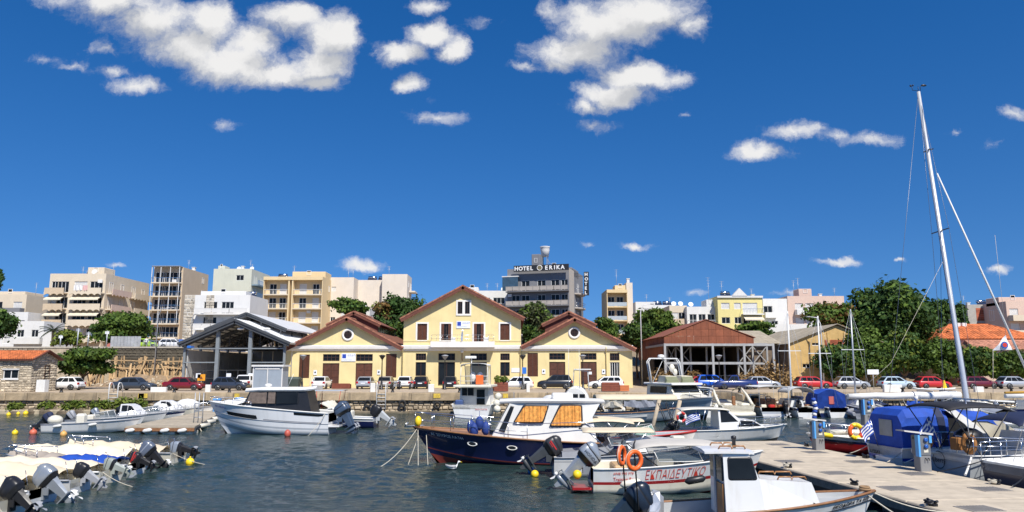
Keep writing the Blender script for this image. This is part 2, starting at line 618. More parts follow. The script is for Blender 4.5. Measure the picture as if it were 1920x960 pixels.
# ---- the quay wall: cap blocks one by one, rubble facing below
quay = thing('quay_wall', 'long stone quay wall with worn concrete cap blocks behind the moored boats', 'quay wall', (0, QY, 0))
cap_m = mat('cap_stone', (.38, .29, .18), .9, var=.28, sc=1.4, bump=.6, bsc=5, dirt=.75, rv=.22)
stone_m = mat('rubble_stone', (.42, .34, .235), .92, var=.22, sc=3, bump=.5, bsc=7, tint=.45)
mort_m = mat('dark_mortar', (.10, .085, .06), .95, var=.3)
MB().box(-130, 130, .35, 1.28, -1.5, 1.25).build('core', mort_m, quay)
x = -62.0
capmeshes = {}
while x < 62:
 w = rnd.choice([2.2, 2.6, 3.0, 3.4])
 if w not in capmeshes:
  capmeshes[w] = MB().cbox(-w / 2 + .012, w / 2 - .012, 0, 1.3, 1.27, QZ, .05).build('cap_block', cap_m, quay, loc=(x + w / 2, rnd.uniform(-.05, .04), rnd.uniform(-.02, .012))).data
 else:
  link('cap_block', capmeshes[w], quay, loc=(x + w / 2, rnd.uniform(-.05, .04), rnd.uniform(-.02, .012)))
 x += w
for sgn in (-1, 1):
 MB().box(sgn * 62.1, sgn * 130, 0, 1.3, 1.25, QZ).build('cap_block', cap_m, quay)


def rubble(mb, x0, x1, z0, z1, y, hs=(.22, .36), ws=(.3, .75), d=.12, mi=0, P=None, gap=.025):
 z = z0
 while z < z1 - .05:
  h = min(rnd.uniform(*hs), z1 - z)
  if z1 - z - h < hs[0] * .5:
   h = z1 - z
  x = x0
  while x < x1 - .01:
   w = min(rnd.uniform(*ws), x1 - x)
   if x1 - x - w < ws[0] * .6:
    w = x1 - x
   o = rnd.uniform(.02, d)
   a, b_, c, e = x + gap, x + w - gap, z + gap, z + h - gap
   j = lambda s_=.03: rnd.uniform(-s_, s_)
   q = [(a + j(), y, c + j()), (b_ + j(), y, c + j()), (b_ + j(), y, e + j()), (a + j(), y, e + j())]
   k = min(w, h) * .18
   q2 = [(a + k, y - o, c + k), (b_ - k, y - o + j(), c + k), (b_ - k, y - o, e - k), (a + k, y - o + j(), e - k)]
   v = q + q2
   if P:
    v = [P(*p_) for p_ in v]
   mb.add(v, [(4, 5, 6, 7), (0, 1, 5, 4), (1, 2, 6, 5), (2, 3, 7, 6), (3, 0, 4, 7)], mi, False, rnd.random())
   x += w
  z += h


mb = MB()
rubble(mb, -62, 62, -.25, 1.22, .34, d=.2)
mb.build('rubble_facing', stone_m, quay, kind='stuff')
# a low footing step runs along the wall at the waterline, broken in places
mb = MB()
x = -60
while x < 60:
 w = rnd.uniform(1.5, 4)
 if rnd.random() < .8:
  mb.cbox(x, x + w - .1, -.35 + rnd.uniform(-.1, .1), .3, -.4, .22 + rnd.uniform(-.06, .08), .06, 0, rnd.random())
 x += w
mb.build('footing_ledge', mat('wet_stone', (.16, .13, .085), .7, var=.3, sc=2, bump=.5, bsc=6, tint=.3), quay, kind='stuff')
# tyre fenders and ladders hanging on the wall
mb0 = MB().torus((0, 0, 0), .3, .11, 'y', 16, 6)
tyre0 = None
for px in (612, 690, 755, 820, 915, 990, 1010, 1130, 1690, 1862):
 px_x = X(px, QY, 750)
 for k, zz in enumerate((.95, .4) if px in (690, 755, 1010) else (.8,)):
  o = mb0.build('tyre_fender', RUBBER) if tyre0 is None else link('tyre_fender', tyre0)
  tyre0 = o.data
  o.location = (px_x, QY - .16, zz)
  pos_ = {612: 'first white hatchback', 690: 'silver saloon', 755: 'motorbikes', 820: 'black hatchback by the main doors', 915: 'small orange box', 990: 'joint lamp post', 1010: 'black off-road car', 1130: 'large brown planter', 1690: 'pale blue car', 1862: 'maroon estate'}[px]
  tag(o, ('upper ' if k == 0 and zz > .9 else ('lower ' if k else '')) + 'black tyre fender on the quay wall below the ' + pos_, 'tyre', 'tyre fenders on the quay wall')
for px, lab in ((216, 'white hooped ladder on the quay by the dark saloon'), (716, 'white hooped steps on the quay below the silver saloon')):
 tb = thing('quay_ladder', lab, 'ladder', (X(px, QY), QY + .05, 0))
 for sx_ in (-.45, .45):
  MB().tube([(sx_, -.12, .3), (sx_, -.12, QZ + .75), (sx_, .05, QZ + 1.0), (sx_, .45, QZ + .95), (sx_, .75, QZ + .6), (sx_, .8, QZ)], .05, 6).build('rail', WPAINT, tb)
 for k in range(5):
  MB().tube([(-.45, -.12, .5 + k * .35), (.45, -.12, .5 + k * .35)], .03, 6).build('rung', WPAINT, tb)
# bollards
bo = MB().lathe([(.2, 0), (.17, .08), (.13, .12), (.12, .34), (.22, .4), (.23, .46), (.12, .5)], n=12)
bd = None
for px in (118, 329, 432, 590, 737, 862, 1062, 1385, 1690, 1893):
 o = bo.build('bollard', BLACK) if bd is None else link('bollard', bd)
 bd = o.data
 o.location = (X(px, QY + .7), QY + .7, QZ)
 tag(o, 'black mushroom bollard on the quay edge in front of the ' + {118: 'white hatchback in the shade', 329: 'dark red saloon', 432: 'dark hatchback', 590: 'first white hatchback', 737: 'beige hatchback', 862: 'white bridge boat', 1062: 'white hooded boat', 1385: 'dark blue pick-up', 1690: 'pale blue car', 1893: 'right edge hatchback'}[px], 'bollard', 'bollards along the quay edge')
# yellow paint marks on the cap
mb = MB()
for px, w in ((268, .6), (272, .9), (447, .5), (820, .7), (948, .5), (1700, .5)):
 xx = X(px, QY)
 mb.box(xx - w / 2, xx + w / 2, -.075, -.06, 1.5, 1.95)
mb.build('yellow_mark', mat('worn_yellow_paint', (.6, .42, .06), .8, var=.4, sc=6), quay)

# ---- rocks and weeds at the foot of the wall, left
leafcols = {}


def leaf_mat(name, col, tint=.45, trans=.25):
 return mat(name, col, .62, var=.22, sc=.35, tint=tint, trans=trans, spec=.25)


LEAF = leaf_mat('leaf_green', (.09, .145, .022))
LEAFD = leaf_mat('leaf_dark', (.05, .10, .022))
LEAFY = leaf_mat('leaf_yellowish', (.15, .19, .03))
LEAFO = leaf_mat('leaf_rusty', (.17, .10, .03))
PALM = leaf_mat('palm_green', (.06, .09, .03))
BARK = mat('bark', (.13, .095, .065), .95, var=.3, sc=4, bump=.6, bsc=10)


def foliage(lobes, n, size, seed, name, mats, parent, inner=.15, asp=.55, droop=0., kind=None):
 """a crown of n small leaves spread through the shells of ellipsoid lobes (cx, cy, cz, rx, ry, rz)"""
 g = np.random.default_rng(seed)
 L = np.array([l[:6] for l in lobes], float)
 wts = np.array([l[3] * l[5] + l[4] * l[5] for l in lobes])
 idx = g.choice(len(L), n, p=wts / wts.sum())
 d = g.normal(size=(n, 3))
 d /= np.linalg.norm(d, axis=1)[:, None]
 d[:, 2] = np.where(d[:, 2] < -.45, -d[:, 2] * .6, d[:, 2])
 # clumps: leaves gather round twig directions
 tw = g.normal(size=(len(L) * 26, 3))
 tw /= np.linalg.norm(tw, axis=1)[:, None]
 tid = idx * 26 + g.integers(0, 26, n)
 d = d * .62 + tw[tid] * .62
 rr = np.where(g.random(n) < inner, g.uniform(.3, .75, n), g.uniform(.72, 1.1, n)) * (.78 + .44 * g.random(len(tw))[tid])
 c = L[idx, :3] + d * L[idx, 3:] * rr[:, None]
 nn = d + g.normal(size=(n, 3)) * .75
 nn[:, 2] += .25
 nn /= np.linalg.norm(nn, axis=1)[:, None]
 a = np.cross(nn, g.normal(size=(n, 3)))
 a /= np.linalg.norm(a, axis=1)[:, None]
 a[:, 2] -= droop
 b_ = np.cross(nn, a)
 s_ = (size * g.uniform(.55, 1.35, n))[:, None]
 v = np.stack([c - a * s_, c + b_ * s_ * asp, c + a * s_ + nn * s_ * .15, c - b_ * s_ * asp], 1).reshape(-1, 3)
 me = bpy.data.meshes.new(name)
 me.vertices.add(4 * n)
 me.vertices.foreach_set('co', v.ravel())
 me.loops.add(4 * n)
 me.loops.foreach_set('vertex_index', np.arange(4 * n, dtype=np.int32))
 me.polygons.add(n)
 me.polygons.foreach_set('loop_start', np.arange(0, 4 * n, 4, dtype=np.int32))
 me.polygons.foreach_set('loop_total', np.full(n, 4, np.int32))
 mats = mats if isinstance(mats, (list, tuple)) else [mats]
 for m in mats:
  me.materials.append(m)
 if len(mats) > 1:
  tm = g.random(len(tw)) < .25
  me.polygons.foreach_set('material_index', tm[tid].astype(np.int32))
 me.attributes.new('tint', 'FLOAT', 'FACE').data.foreach_set('value', np.clip(.5 + g.normal(size=len(tw))[tid] * .22 + g.normal(size=n) * .2, 0, 1).astype(np.float32))
 me.update(calc_edges=True)
 return link(name, me, parent, kind=kind)


def lobes_for(w, h, zc, n, seed, flat=.8, depth=None):
 r_ = random.Random(seed)
 dp = depth or w
 out = [(0, 0, zc, w * .33, dp * .33, h * .36)]
 for i in range(n):
  a = 2 * math.pi * (i + r_.random() * .6) / n
  k = r_.uniform(.45, .72)
  zz = zc + h * r_.uniform(-.28, .3)
  q = 1 - .5 * abs(zz - zc) / (h * .5)
  r0 = r_.uniform(.17, .27)
  out.append((w / 2 * k * q * math.cos(a) * 1.1, dp / 2 * k * q * math.sin(a) * 1.1, zz, w * r0, dp * r0, h * r0 * flat))
 for i in range(max(2, n // 3)):
  out.append((r_.uniform(-.2, .2) * w, r_.uniform(-.2, .2) * dp, zc + h * r_.uniform(.2, .36), w * .17, dp * .17, h * .17))
 return out


def tree(label, px0, px1, py0, py1, Y, gz, mats=None, n=9000, seed=1, size=.3, nl=11, trunk=True, depth=None, name='tree', group='trees between the harbour and the town', cat='tree', flat=.85):
 xa, xb = X(px0, Y, py1), X(px1, Y, py1)
 zt, zb = Z(py0, Y), Z(py1, Y)
 o = thing(name, label, cat, ((xa + xb) / 2, Y, gz), 0, group)
 w, h = xb - xa, zt - zb
 lb = lobes_for(w, h, (zt + zb) / 2 - gz, nl, seed, flat, depth)
 foliage(lb, n, size, seed, 'crown', mats or [LEAF, LEAFD], o)
 if trunk:
  mb = MB()
  zc = (zt + zb) / 2 - gz
  tr = max(.12, w * .03)
  r_ = random.Random(seed + 5)
  fork = max(.8, (zb - gz) + h * .12)
  mb.tube([(0, 0, -.1), (.05 * w * r_.uniform(-1, 1), 0, fork * .5), (0, 0, fork)], [tr * 1.35, tr, tr * .85], 8)
  for l in lb[1:]:
   mb.tube([(0, 0, fork * .9), (l[0] * .45, l[1] * .45, (fork + l[2]) * .5 + .1), (l[0], l[1], l[2])], [tr * .6, tr * .38, tr * .12], 5)
  mb.build('trunk', BARK, o)
 return o


g0 = random.Random(3)
for i, (px, w) in enumerate(((30, 1.6), (62, 1.2), (88, 1.9), (120, 1.4), (150, 1.8), (184, 1.3), (214, 1.7), (246, 1.5))):
 mb = MB()
 xx = X(px, 74.8, 770)
 mb.ball((0, 0, .1), (w * .6, .55, .42 + .12 * (i % 3)), 10)
 for k, v in enumerate(mb.v):
  q = g0.uniform(.86, 1.12)
  mb.v[k] = (v[0] * q, v[1] * q, v[2] * q)
 mb.s = [False] * len(mb.s)
 o = mb.build('shore_rock', mat('shore_rock', (.13, .10, .065), .85, var=.35, sc=2, bump=.6, bsc=5), loc=(xx, 74.9, 0))
 tag(o, 'brown shore rock at the waterline, ' + ['beside the big yellow float', 'just right of the yellow floats', 'below the weed tuft right of the floats', 'under the white cabinet', 'below the white hatchback', 'behind the motor of the open boat', 'below the hooped ladder', 'at the end of the weeds by the small boats'][i], 'rock', 'rocks at the foot of the quay wall')
MB().cbox(-58, -36, QY - 1.5, QY - .1, -.4, .42, .08).build('rock_ledge', mat('ledge_stone', (.40, .33, .22), .9, var=.25, sc=1.2, bump=.6, bsc=4, dirt=.4), kind='structure')
for i, (px, wd, ht) in enumerate(((30, 2.0, .9), (88, 2.4, 1.0), (140, 3.4, 1.1), (190, 3.0, 1.25), (232, 3.2, 1.5), (262, 2.2, 1.3))):
 o = thing('weed_bush', ['low green weeds growing between the floats and the quay wall', 'low weed tuft on the ledge right of the stone hut', 'low leafy weeds under the quay wall in front of the white car',
       'low weeds on the ledge behind the white open boat', 'dense weed bush below the hooped ladder', 'weed bush at the end of the ledge beside the small boats'][i], 'bush', (X(px, 75, 765), 75.0, .3), 0, 'weeds on the quay ledge')
 wd *= .72
 foliage([(0, 0, ht * .4, wd * .45, .5, ht * .5), (wd * .25, -.1, ht * .35, wd * .25, .4, ht * .45), (-wd * .25, -.2, ht * .3, wd * .25, .4, ht * .4)], 700, .16, 40 + i, 'leaves', [LEAFY, LEAF], o)
# ================================================================ OPENINGS, shared by every building
FRAMEW = mat('white_window_frame', (.74, .73, .70), .5, var=.05)
FRAMEB = mat('brown_wood_frame', (.055, .024, .014), .55, var=.25, sc=3)
SHUT = mat('white_roller_shutter', (.66, .65, .62), .6, var=.06)
SHUTB = mat('brown_shutter', (.095, .032, .016), .6, var=.3, sc=2, bump=.15, rv=.15)
CURT = mat('pale_curtain', (.55, .53, .48), .8, var=.2, sc=2)
OPEN = {}


def _share(key, name, fn, mats):
 """mesh made once per kind and size, then shared"""
 if key not in OPEN:
  mb = MB()
  fn(mb)
  o = mb.build(name, mats)
  OPEN[key] = o.data
  bpy.data.objects.remove(o)
 return OPEN[key]


def opening(root, x, y, z, w, h, kind, facing=0, cols=2, fm=None):
 """window or door whose lower middle is at (x, y, z); facing 0 looks at -Y, 1 at +X, -1 at -X"""
 w, h = round(w, 2), round(h, 2)
 fm = fm or (FRAMEB if kind in ('bdoor', 'bshut', 'btrans', 'bwin') else FRAMEW)
 key = (kind, w, h, cols, fm.name)
 b = .07
 nm = 'door' if 'door' in kind else ('shutter' if kind == 'bshut' else 'window')

 def frame(mb):
  mb.box(-w / 2, -w / 2 + b, -.04, .06, 0, h)
  mb.box(w / 2 - b, w / 2, -.04, .06, 0, h)
  mb.box(-w / 2 + b, w / 2 - b, -.04, .06, h - b, h)
  mb.box(-w / 2 + b, w / 2 - b, -.04, .06, 0, b)
  if kind not in ('roll',):
   for k in range(1, cols):
    xx = -w / 2 + w * k / cols
    mb.box(xx - b * .45, xx + b * .45, -.03, .05, b, h - b)
  if kind == 'btrans':
   mb.box(-w / 2 + b, w / 2 - b, -.025, .045, h * .5 - .025, h * .5 + .025)

 def fill(mb):
  if kind in ('bshut', 'bdoor'):
   for k in range(cols):
    a, e = -w / 2 + w * k / cols + .04, -w / 2 + w * (k + 1) / cols - .04
    mb.box(a, e, -.02, .03, .03, h - .03)
    n = max(4, int(h / .16))
    for i in range(n):
     zz = .12 + (h - .3) * i / n
     if kind == 'bshut':
      mb.add([(a + .06, -.025, zz), (e - .06, -.025, zz), (e - .06, -.05, zz + .10), (a + .06, -.05, zz + .10), (a + .06, -.02, zz + .105), (e - .06, -.02, zz + .105)],
          [(0, 1, 2, 3), (3, 2, 5, 4)])
    if kind == 'bdoor':
     for i in range(3):
      zz = .15 + (h - .2) * i / 3
      mb.cbox(a + .08, e - .08, -.045, -.02, zz, zz + (h - .2) / 3 - .1, .015)
  elif kind == 'roll':
   n = int(h / .12)
   for i in range(n):
    mb.add([(-w / 2 + b, .02, b + (h - 2 * b) * i / n), (w / 2 - b, .02, b + (h - 2 * b) * i / n), (w / 2 - b, -.005, b + (h - 2 * b) * (i + .8) / n), (-w / 2 + b, -.005, b + (h - 2 * b) * (i + .8) / n),
      (w / 2 - b, .02, b + (h - 2 * b) * (i + 1) / n), (-w / 2 + b, .02, b + (h - 2 * b) * (i + 1) / n)], [(0, 1, 2, 3), (3, 2, 4, 5)])
  else:
   mb.quad((-w / 2 + b * .5, .03, b * .5), (w / 2 - b * .5, .03, b * .5), (w / 2 - b * .5, .03, h - b * .5), (-w / 2 + b * .5, .03, h - b * .5))
   mb.quad((-w / 2 + b * .5, .045, b * .5), (w / 2 - b * .5, .045, b * .5), (w / 2 - b * .5, .045, h - b * .5), (-w / 2 + b * .5, .045, h - b * .5))
 o = link(nm, _share(key, nm, frame, fm), root)
 o.location = (x, y, z)
 o.rotation_euler = (0, 0, {0: 0, 1: math.pi / 2, -1: -math.pi / 2}[facing])
 sub, m = ('leaf', SHUTB) if kind in ('bshut', 'bdoor') else (('roller_shutter', SHUT) if kind == 'roll' else ('pane', GLASS))
 link(sub, _share(key + ('f',), sub, fill, m), o)
 if kind == 'curt':
  link('curtain', _share(key + ('c',), 'curtain', lambda mb: [mb.add([(-w * .42 + i * w * .105, .06 + .03 * (i % 2), .1) for i in range(4)] + [(-w * .42 + i * w * .105, .06 + .03 * (i % 2), h - .08) for i in range(4)], [(i, i + 1, i + 5, i + 4) for i in range(3)])], CURT), o)
 return o


# ================================================================ THE YELLOW CUSTOMS HOUSE
YWALL = mat('yellow_plaster', (.73, .60, .30), .85, var=.09, sc=.5, bump=.08, bsc=14, dirt=.32, dcol=(.56, .43, .20))
YWHITE = mat('white_plaster', (.76, .74, .70), .8, var=.05, sc=.8, dirt=.15, dcol=(.45, .4, .32))
FASC = mat('dark_red_fascia', (.13, .04, .024), .7, var=.2)
TILE = mat('brown_roof_tile', (.27, .11, .065), .85, var=.3, sc=2.5, bump=.3, bsc=6, tint=.3)
YH = 95.0
wh = thing('harbour_house', 'long yellow two-storey harbour building with three tiled gables and brown shutters', 'building', (0, YH, QZ))


def zz(py, Y=YH):
 return Z(py, Y) - QZ


def gable(root, pxl, pxr, pye, pxa, pya, y0, depth, holes, wallname='wall', eave=None):
 """gable-ended wall facing the water; holes in pixels"""
 Yw = YH + y0
 xl, xr = X(pxl, Yw), X(pxr, Yw)
 ze, xa, za = zz(pye, Yw), X(pxa, Yw), zz(pya, Yw)
 hs_ = [(X(a, Yw), X(b_, Yw), max(.02, zz(d, Yw)), zz(c, Yw)) for a, b_, c, d in holes]
 mb = MB()
 wall_grid(mb, xl, xr, 0, ze, y0, hs_, .22)
 mb.add([(xl, y0, ze), (xr, y0, ze), (xa, y0, za)], [(0, 1, 2)])
 mb.quad((xr, y0, 0), (xr, y0 + depth, 0), (xr, y0 + depth, ze), (xr, y0, ze))
 mb.quad((xl, y0 + depth, 0), (xl, y0, 0), (xl, y0, ze), (xl, y0 + depth, ze))
 mb.add([(xl, y0 + depth, 0), (xr, y0 + depth, 0), (xr, y0 + depth, ze), (xa, y0 + depth, za), (xl, y0 + depth, ze)], [(0, 1, 2, 3, 4)])
 mb.build(wallname, YWALL, root)
 return xl, xr, ze, xa, za, hs_


def pitched(root, P, y0, y1, th=.2, tiles=True, fas=FASC, tm=TILE, over=0):
 """P = three (x, z) points left eave, apex, right eave of the upper roof line; slab, fascia and verge tiles"""
 (xl, zl), (xa, za), (xr, zr) = P
 mb = MB()
 for (a, b_) in (((xl, zl), (xa, za)), ((xa, za), (xr, zr))):
  n = Vector((-(b_[1] - a[1]), 0, b_[0] - a[0])).normalized() * th
  q = [Vector((a[0], 0, a[1])), Vector((b_[0], 0, b_[1]))]
  vs = [Vector((v.x, y, v.z)) for y in (y0, y1) for v in (q[0] - n, q[1] - n + Vector((0, 0, 0)), q[1], q[0])]
  mb.loft([vs[:4], vs[4:]])
 rf = mb.build('roof', tm, root)
 mb = MB()
 for (a, b_) in (((xl, zl), (xa, za)), ((xa, za), (xr, zr))):
  d = Vector((b_[0] - a[0], 0, b_[1] - a[1]))
  n = Vector((-d.z, 0, d.x)).normalized()
  A, B_ = Vector((a[0], 0, a[1])), Vector((b_[0], 0, b_[1]))
  lo = n * (th + .26)
  vs = [[Vector((v.x, y, v.z)) for v in (A - lo, B_ - lo, B_ - n * .06, A - n * .06)] for y in (y0 - .08, y0 - .012)]
  mb.loft(vs)
 mb.build('fascia', fas, rf)
 if tiles:
  mb = MB()
  for (a, b_) in (((xl, zl), (xa, za)), ((xa, za), (xr, zr))):
   A, B_ = Vector((a[0], 0, a[1])), Vector((b_[0], 0, b_[1]))
   L_ = (B_ - A).length
   k = int(L_ / .36)
   d = (B_ - A) / k
   n = Vector((-d.z, 0, d.x)).normalized()
   for i in range(k):
    c0 = A + d * i + n * .02
    c1 = A + d * (i + 1.08) + n * .07
    for y in (y0 - .12,):
     vs = []
     for c in (c0, c1):
      vs.append([c + Vector((0, y, 0)) + n * (-.12), c + Vector((0, y + .04, 0)) + n * .05, c + Vector((0, y + .2, 0)) + n * .07, c + Vector((0, y + .36, 0)) + n * .0])
     mb.loft(vs, cap=False, ring_closed=False, tint=rnd.random())
  # ridge caps
  A = Vector((xa, y0, za))
  k = int((y1 - y0) / .42)
  for i in range(min(k, 60)):
   y = y0 + i * .42
   mb.loft([[(xa - .2, yy, za - .05 + dz), (xa - .1, yy, za + .1 + dz), (xa + .1, yy, za + .1 + dz), (xa + .2, yy, za - .05 + dz)] for yy, dz in ((y - .1, .0), (y + .42, .04))], cap=False, ring_closed=False, tint=rnd.random())
  mb.build('verge_tiles', tm, rf, kind='stuff')
 return rf


def round_window(root, px, py, y, r):
 xc, zc = X(px, YH + y), zz(py, YH + y)
 o = MB().torus((xc, y - .02, zc), r + .12, .16, 'y', 28, 6).build('round_window', YWHITE, root)
 MB().lathe([(r + .1, -.03), (r + .1, .03)], (xc, y - .02, zc), 28, axis='y').build('pane', GLASS, o)
 mb = MB()
 for k in range(-2, 3):
  hh = math.sqrt(max(.01, r * r - (k * r * .38) ** 2))
  mb.bar((xc + k * r * .38, y - .07, zc - hh), (xc + k * r * .38, y - .07, zc + hh), .04)
  mb.bar((xc - hh, y - .075, zc + k * r * .38), (xc + hh, y - .075, zc + k * r * .38), .04)
 mb.build('lattice', FRAMEB, o)


def fill(root, hs_, kinds, y):
 for (a, b_, c, d), k in zip(hs_, kinds):
  if k:
   opening(root, (a + b_) / 2, y, c, b_ - a, d - c, k, 0, 2 if k in ('bshut', 'bdoor', 'bwin') else 4)


# main block
top, mid, low = (662.5, 675.5), 679, 722.5
G = [(779, 798.5, *top), (779, 798.5, mid, 705), (821.5, 853, *top), (821.5, 853, mid, 723), (881.5, 912.7, *top), (881.5, 912.7, mid, 723), (938, 955.7, *top), (938, 955.7, mid, 705),
  (781, 799.5, 607, 638), (826, 845, 607, 638), (888, 906.7, 607, 641), (937.7, 955.5, 607, 638)]
xl, xr, ze, xa, za, H = gable(wh, 755, 977, 596, 867, 540, 0, 26, G)
fill(wh, H, ['btrans', 'bwin', 'btrans', 'bwin', 'btrans', 'bwin', 'btrans', 'bwin', 'bshut', 'bwin', 'bwin', 'bshut'], .14)
pitched(wh, ((X(749, YH), zz(598.5)), (xa, zz(536.5)), (X(984, YH), zz(597))), -.75, 26.5)
for (a, b_, c, d) in H[8:]:                      # white surrounds of the upper windows
 s_ = MB()
 s_.box(a - .2, a, -.05, .03, c - .1, d + .2)
 s_.box(b_, b_ + .2, -.05, .03, c - .1, d + .2)
 s_.box(a, b_, -.05, .03, d, d + .2)
 s_.box(a, b_, -.08, .03, c - .1, c)
 s_.build('window_surround', YWHITE, wh)
# open half shutters beside the middle upper windows
for (a, b_, c, d), sgn in ((H[9], 1), (H[10], 1)):
 o = MB().box(a + .02, a + .38, -.10, -.055, c + .05, d - .05).build('open_shutter', SHUTB, wh)
 o = MB().box(b_ - .38, b_ - .02, -.10, -.055, c + .05, d - .05).build('open_shutter', SHUTB, wh)
# twin attic window
a, b_, c, d = X(854, YH), X(882.7, YH), zz(591.7), zz(562.7)
m_ = (a + b_) / 2
s_ = MB()
for x0, x1 in ((a, a + .2), (m_ - .16, m_ + .16), (b_ - .2, b_)):
 s_.box(x0, x1, -.1, .02, c, d)
for z0, z1 in ((c, c + .22), (d - .2, d)):
 s_.box(a + .2, m_ - .16, -.1, .02, z0, z1)
 s_.box(m_ + .16, b_ - .2, -.1, .02, z0, z1)
s_.build('window_surround', YWHITE, wh)
for x0, x1 in ((a + .2, m_ - .16), (m_ + .16, b_ - .2)):
 opening(wh, (x0 + x1) / 2, -.045, c + .22, x1 - x0, d - c - .42, 'bwin', 0, 2)
# string course, cornice, balcony
MB().box(xl, X(806, YH), -.06, .02, zz(640.3), zz(637.5)).build('string_course', YWALL, wh)
MB().box(X(929, YH), xr, -.06, .02, zz(640.3), zz(637.5)).build('string_course', YWALL, wh)
cz0, cz1 = zz(656.5), zz(649)


def cornice(x0, x1, y):
 mb = MB()
 mb.prism([(y - .12, cz0 - .1), (y - .22, cz0 + .08), (y - .36, cz0 + .16), (y - .42, cz1), (y + .0, cz1 + .12), (y + .02, cz0 - .1)], 'x', x0, x1)
 return mb


cornice(xl - .05, xr + .05, 0).build('cornice', YWHITE, wh)
ba, bb = X(808.5, YH), X(927.5, YH)
o = MB().box(ba, bb, -1.45, -.43, zz(651.5), zz(641)).build('balcony', YWHITE, wh)
rl = MB()
for k in range(13):
 xx = ba + .1 + (bb - ba - .2) * k / 12
 rl.tube([(xx, -1.38, zz(641)), (xx, -1.38, zz(641) + .82)], .02, 5)
for q in (.35, .82):
 rl.tube([(ba + .1, -.45, zz(641) + q), (ba + .1, -1.38, zz(641) + q), (bb - .1, -1.38, zz(641) + q), (bb - .1, -.45, zz(641) + q)], .02, 5)
rl.build('railing', STEEL, o)
for px in (850, 912):
 MB().box(X(px - 4, YH), X(px + 4, YH), -.95, -.5, zz(641), zz(641) + .55).build('air_conditioner', FRAMEW, o)
fl = MB().tube([(X(867, YH), -1.35, zz(645)), (X(868.5, YH), -1.75, zz(618))], .025, 6).build('flag_pole', STEEL, wh)
MB().add([(X(868.3, YH), -1.72, zz(619)), (X(866, YH), -1.66, zz(626)), (X(865, YH), -1.6, zz(640)), (X(868, YH), -1.5, zz(640)), (X(869, YH), -1.62, zz(628))], [(0, 1, 2, 3, 4)]).build('flag', mat('blue_white_flag', (.25, .33, .5), .8, var=.5, sc=6), fl)
# wings
Gl = [(560, 579.6, 664.8, 709), (604.5, 635.7, 664, 677), (604.5, 635.7, 681, 723), (666.6, 698, 664, 677), (666.6, 698, 681, 723), (723, 743, 663.5, 708)]
wl, wr, we, wa, wz, Hl = gable(wh, 535, 754.6, 650, 648.7, 600, .18, 24, Gl)
fill(wh, Hl, ['bshut', 'btrans', 'bdoor', 'btrans', 'bdoor', 'bshut'], .32)
pitched(wh, ((X(530.5, YH), zz(654)), (wa, zz(595))
    , (X(756, YH), zz(652))), -.5, 24)
cornice(wl - .1, wr - .02, .18).build('cornice', YWHITE, wh)
round_window(wh, 650, 628, .18, .52)
Gr = [(989, 1008.7, 661.7, 706), (1030, 1060, 662, 674.5), (1030, 1060, 678.5, 721), (1089, 1119, 662, 674.5), (1089, 1119, 678.5, 721), (1144, 1162, 662, 676), (1144, 1162, 679, 706)]
vl, vr, ve, va, vz, Hr = gable(wh, 977.4, 1186, 649, 1078, 600, .18, 24, Gr)
fill(wh, Hr, ['bshut', 'btrans', 'bdoor', 'btrans', 'bdoor', 'btrans', 'curt'], .32)
pitched(wh, ((X(976, YH), zz(650)), (va, zz(596)), (X(1193, YH), zz(654))), -.5, 24)
cornice(vl + .02, vr + .1, .18).build('cornice', YWHITE, wh)
round_window(wh, 1077.7, 624, .18, .52)
# raised ridge lanterns of the wings
for (pl, zl_), (pa, pz), (pr, zr_), yq in (((613, 605), (659.5, 584), (722, 613), 4.5), ((1007, 613), (1068, 584), (1110, 604), 4.5)):
 Yq = YH + yq
 P3 = [(X(pl, Yq), zz(zl_, Yq)), (X(pa, Yq), zz(pz, Yq)), (X(pr, Yq), zz(zr_, Yq))]
 P3 = [(P3[1][0] - 3.7, P3[1][1] - 1.75), P3[1], (P3[1][0] + 3.7, P3[1][1] - 1.75)]
 mb = MB()
 mb.prism([(P3[0][0] + .5, P3[0][1] - 1.6), (P3[2][0] - .5, P3[2][1] - 1.6), (P3[2][0] - .5, P3[2][1] - .1), (P3[1][0], P3[1][1] - .35), (P3[0][0] + .5, P3[0][1] - .1)], 'y', yq + .3, 18)
 lt = mb.build('ridge_lantern', FASC, wh)
 for sgn in (-1, 1):
  for k in range(9):
   xx = (P3[2][0] - .5) if sgn > 0 else (P3[0][0] + .5)
   MB().box(xx - .02, xx + .02, yq + .8 + k * 1.8, yq + 2.2 + k * 1.8, P3[0][1] - .95, P3[0][1] - .25).build('pane', GLASS, lt)
 pitched(wh, P3, yq, 18.3, .14)
# painted name boards
SIGNW = mat('white_sign', (.76, .78, .80), .5, var=.04)
BLUETXT = mat('blue_print', (.02, .06, .38), .5)
for a, b_, c, d, y in ((855, 881, 602, 615.5, -.06), (639, 665.5, 662.6, 677.5, .12)):
 x0, x1, z0, z1 = X(a, YH), X(b_, YH), zz(d), zz(c)
 o = MB().box(x0, x1, y - .03, y + .03, z0, z1).build('name_board', SIGNW, wh)
 MB().box(x0 + .1, x0 + .58, y - .036, y - .028, z1 - .62, z1 - .1).build('emblem', BLUETXT, o)
 text('Δ.Ε.Δ.Π.', .30, BLUETXT, o, (x0 + .75, y - .034, z1 - .36), ext=.003)
 text('ΟΡΓΑΝΙΣΜΟΣ ΛΙΜΕΝΟΣ', .105, BLUETXT, o, (x0 + .1, y - .034, z0 + .14), ext=.003)
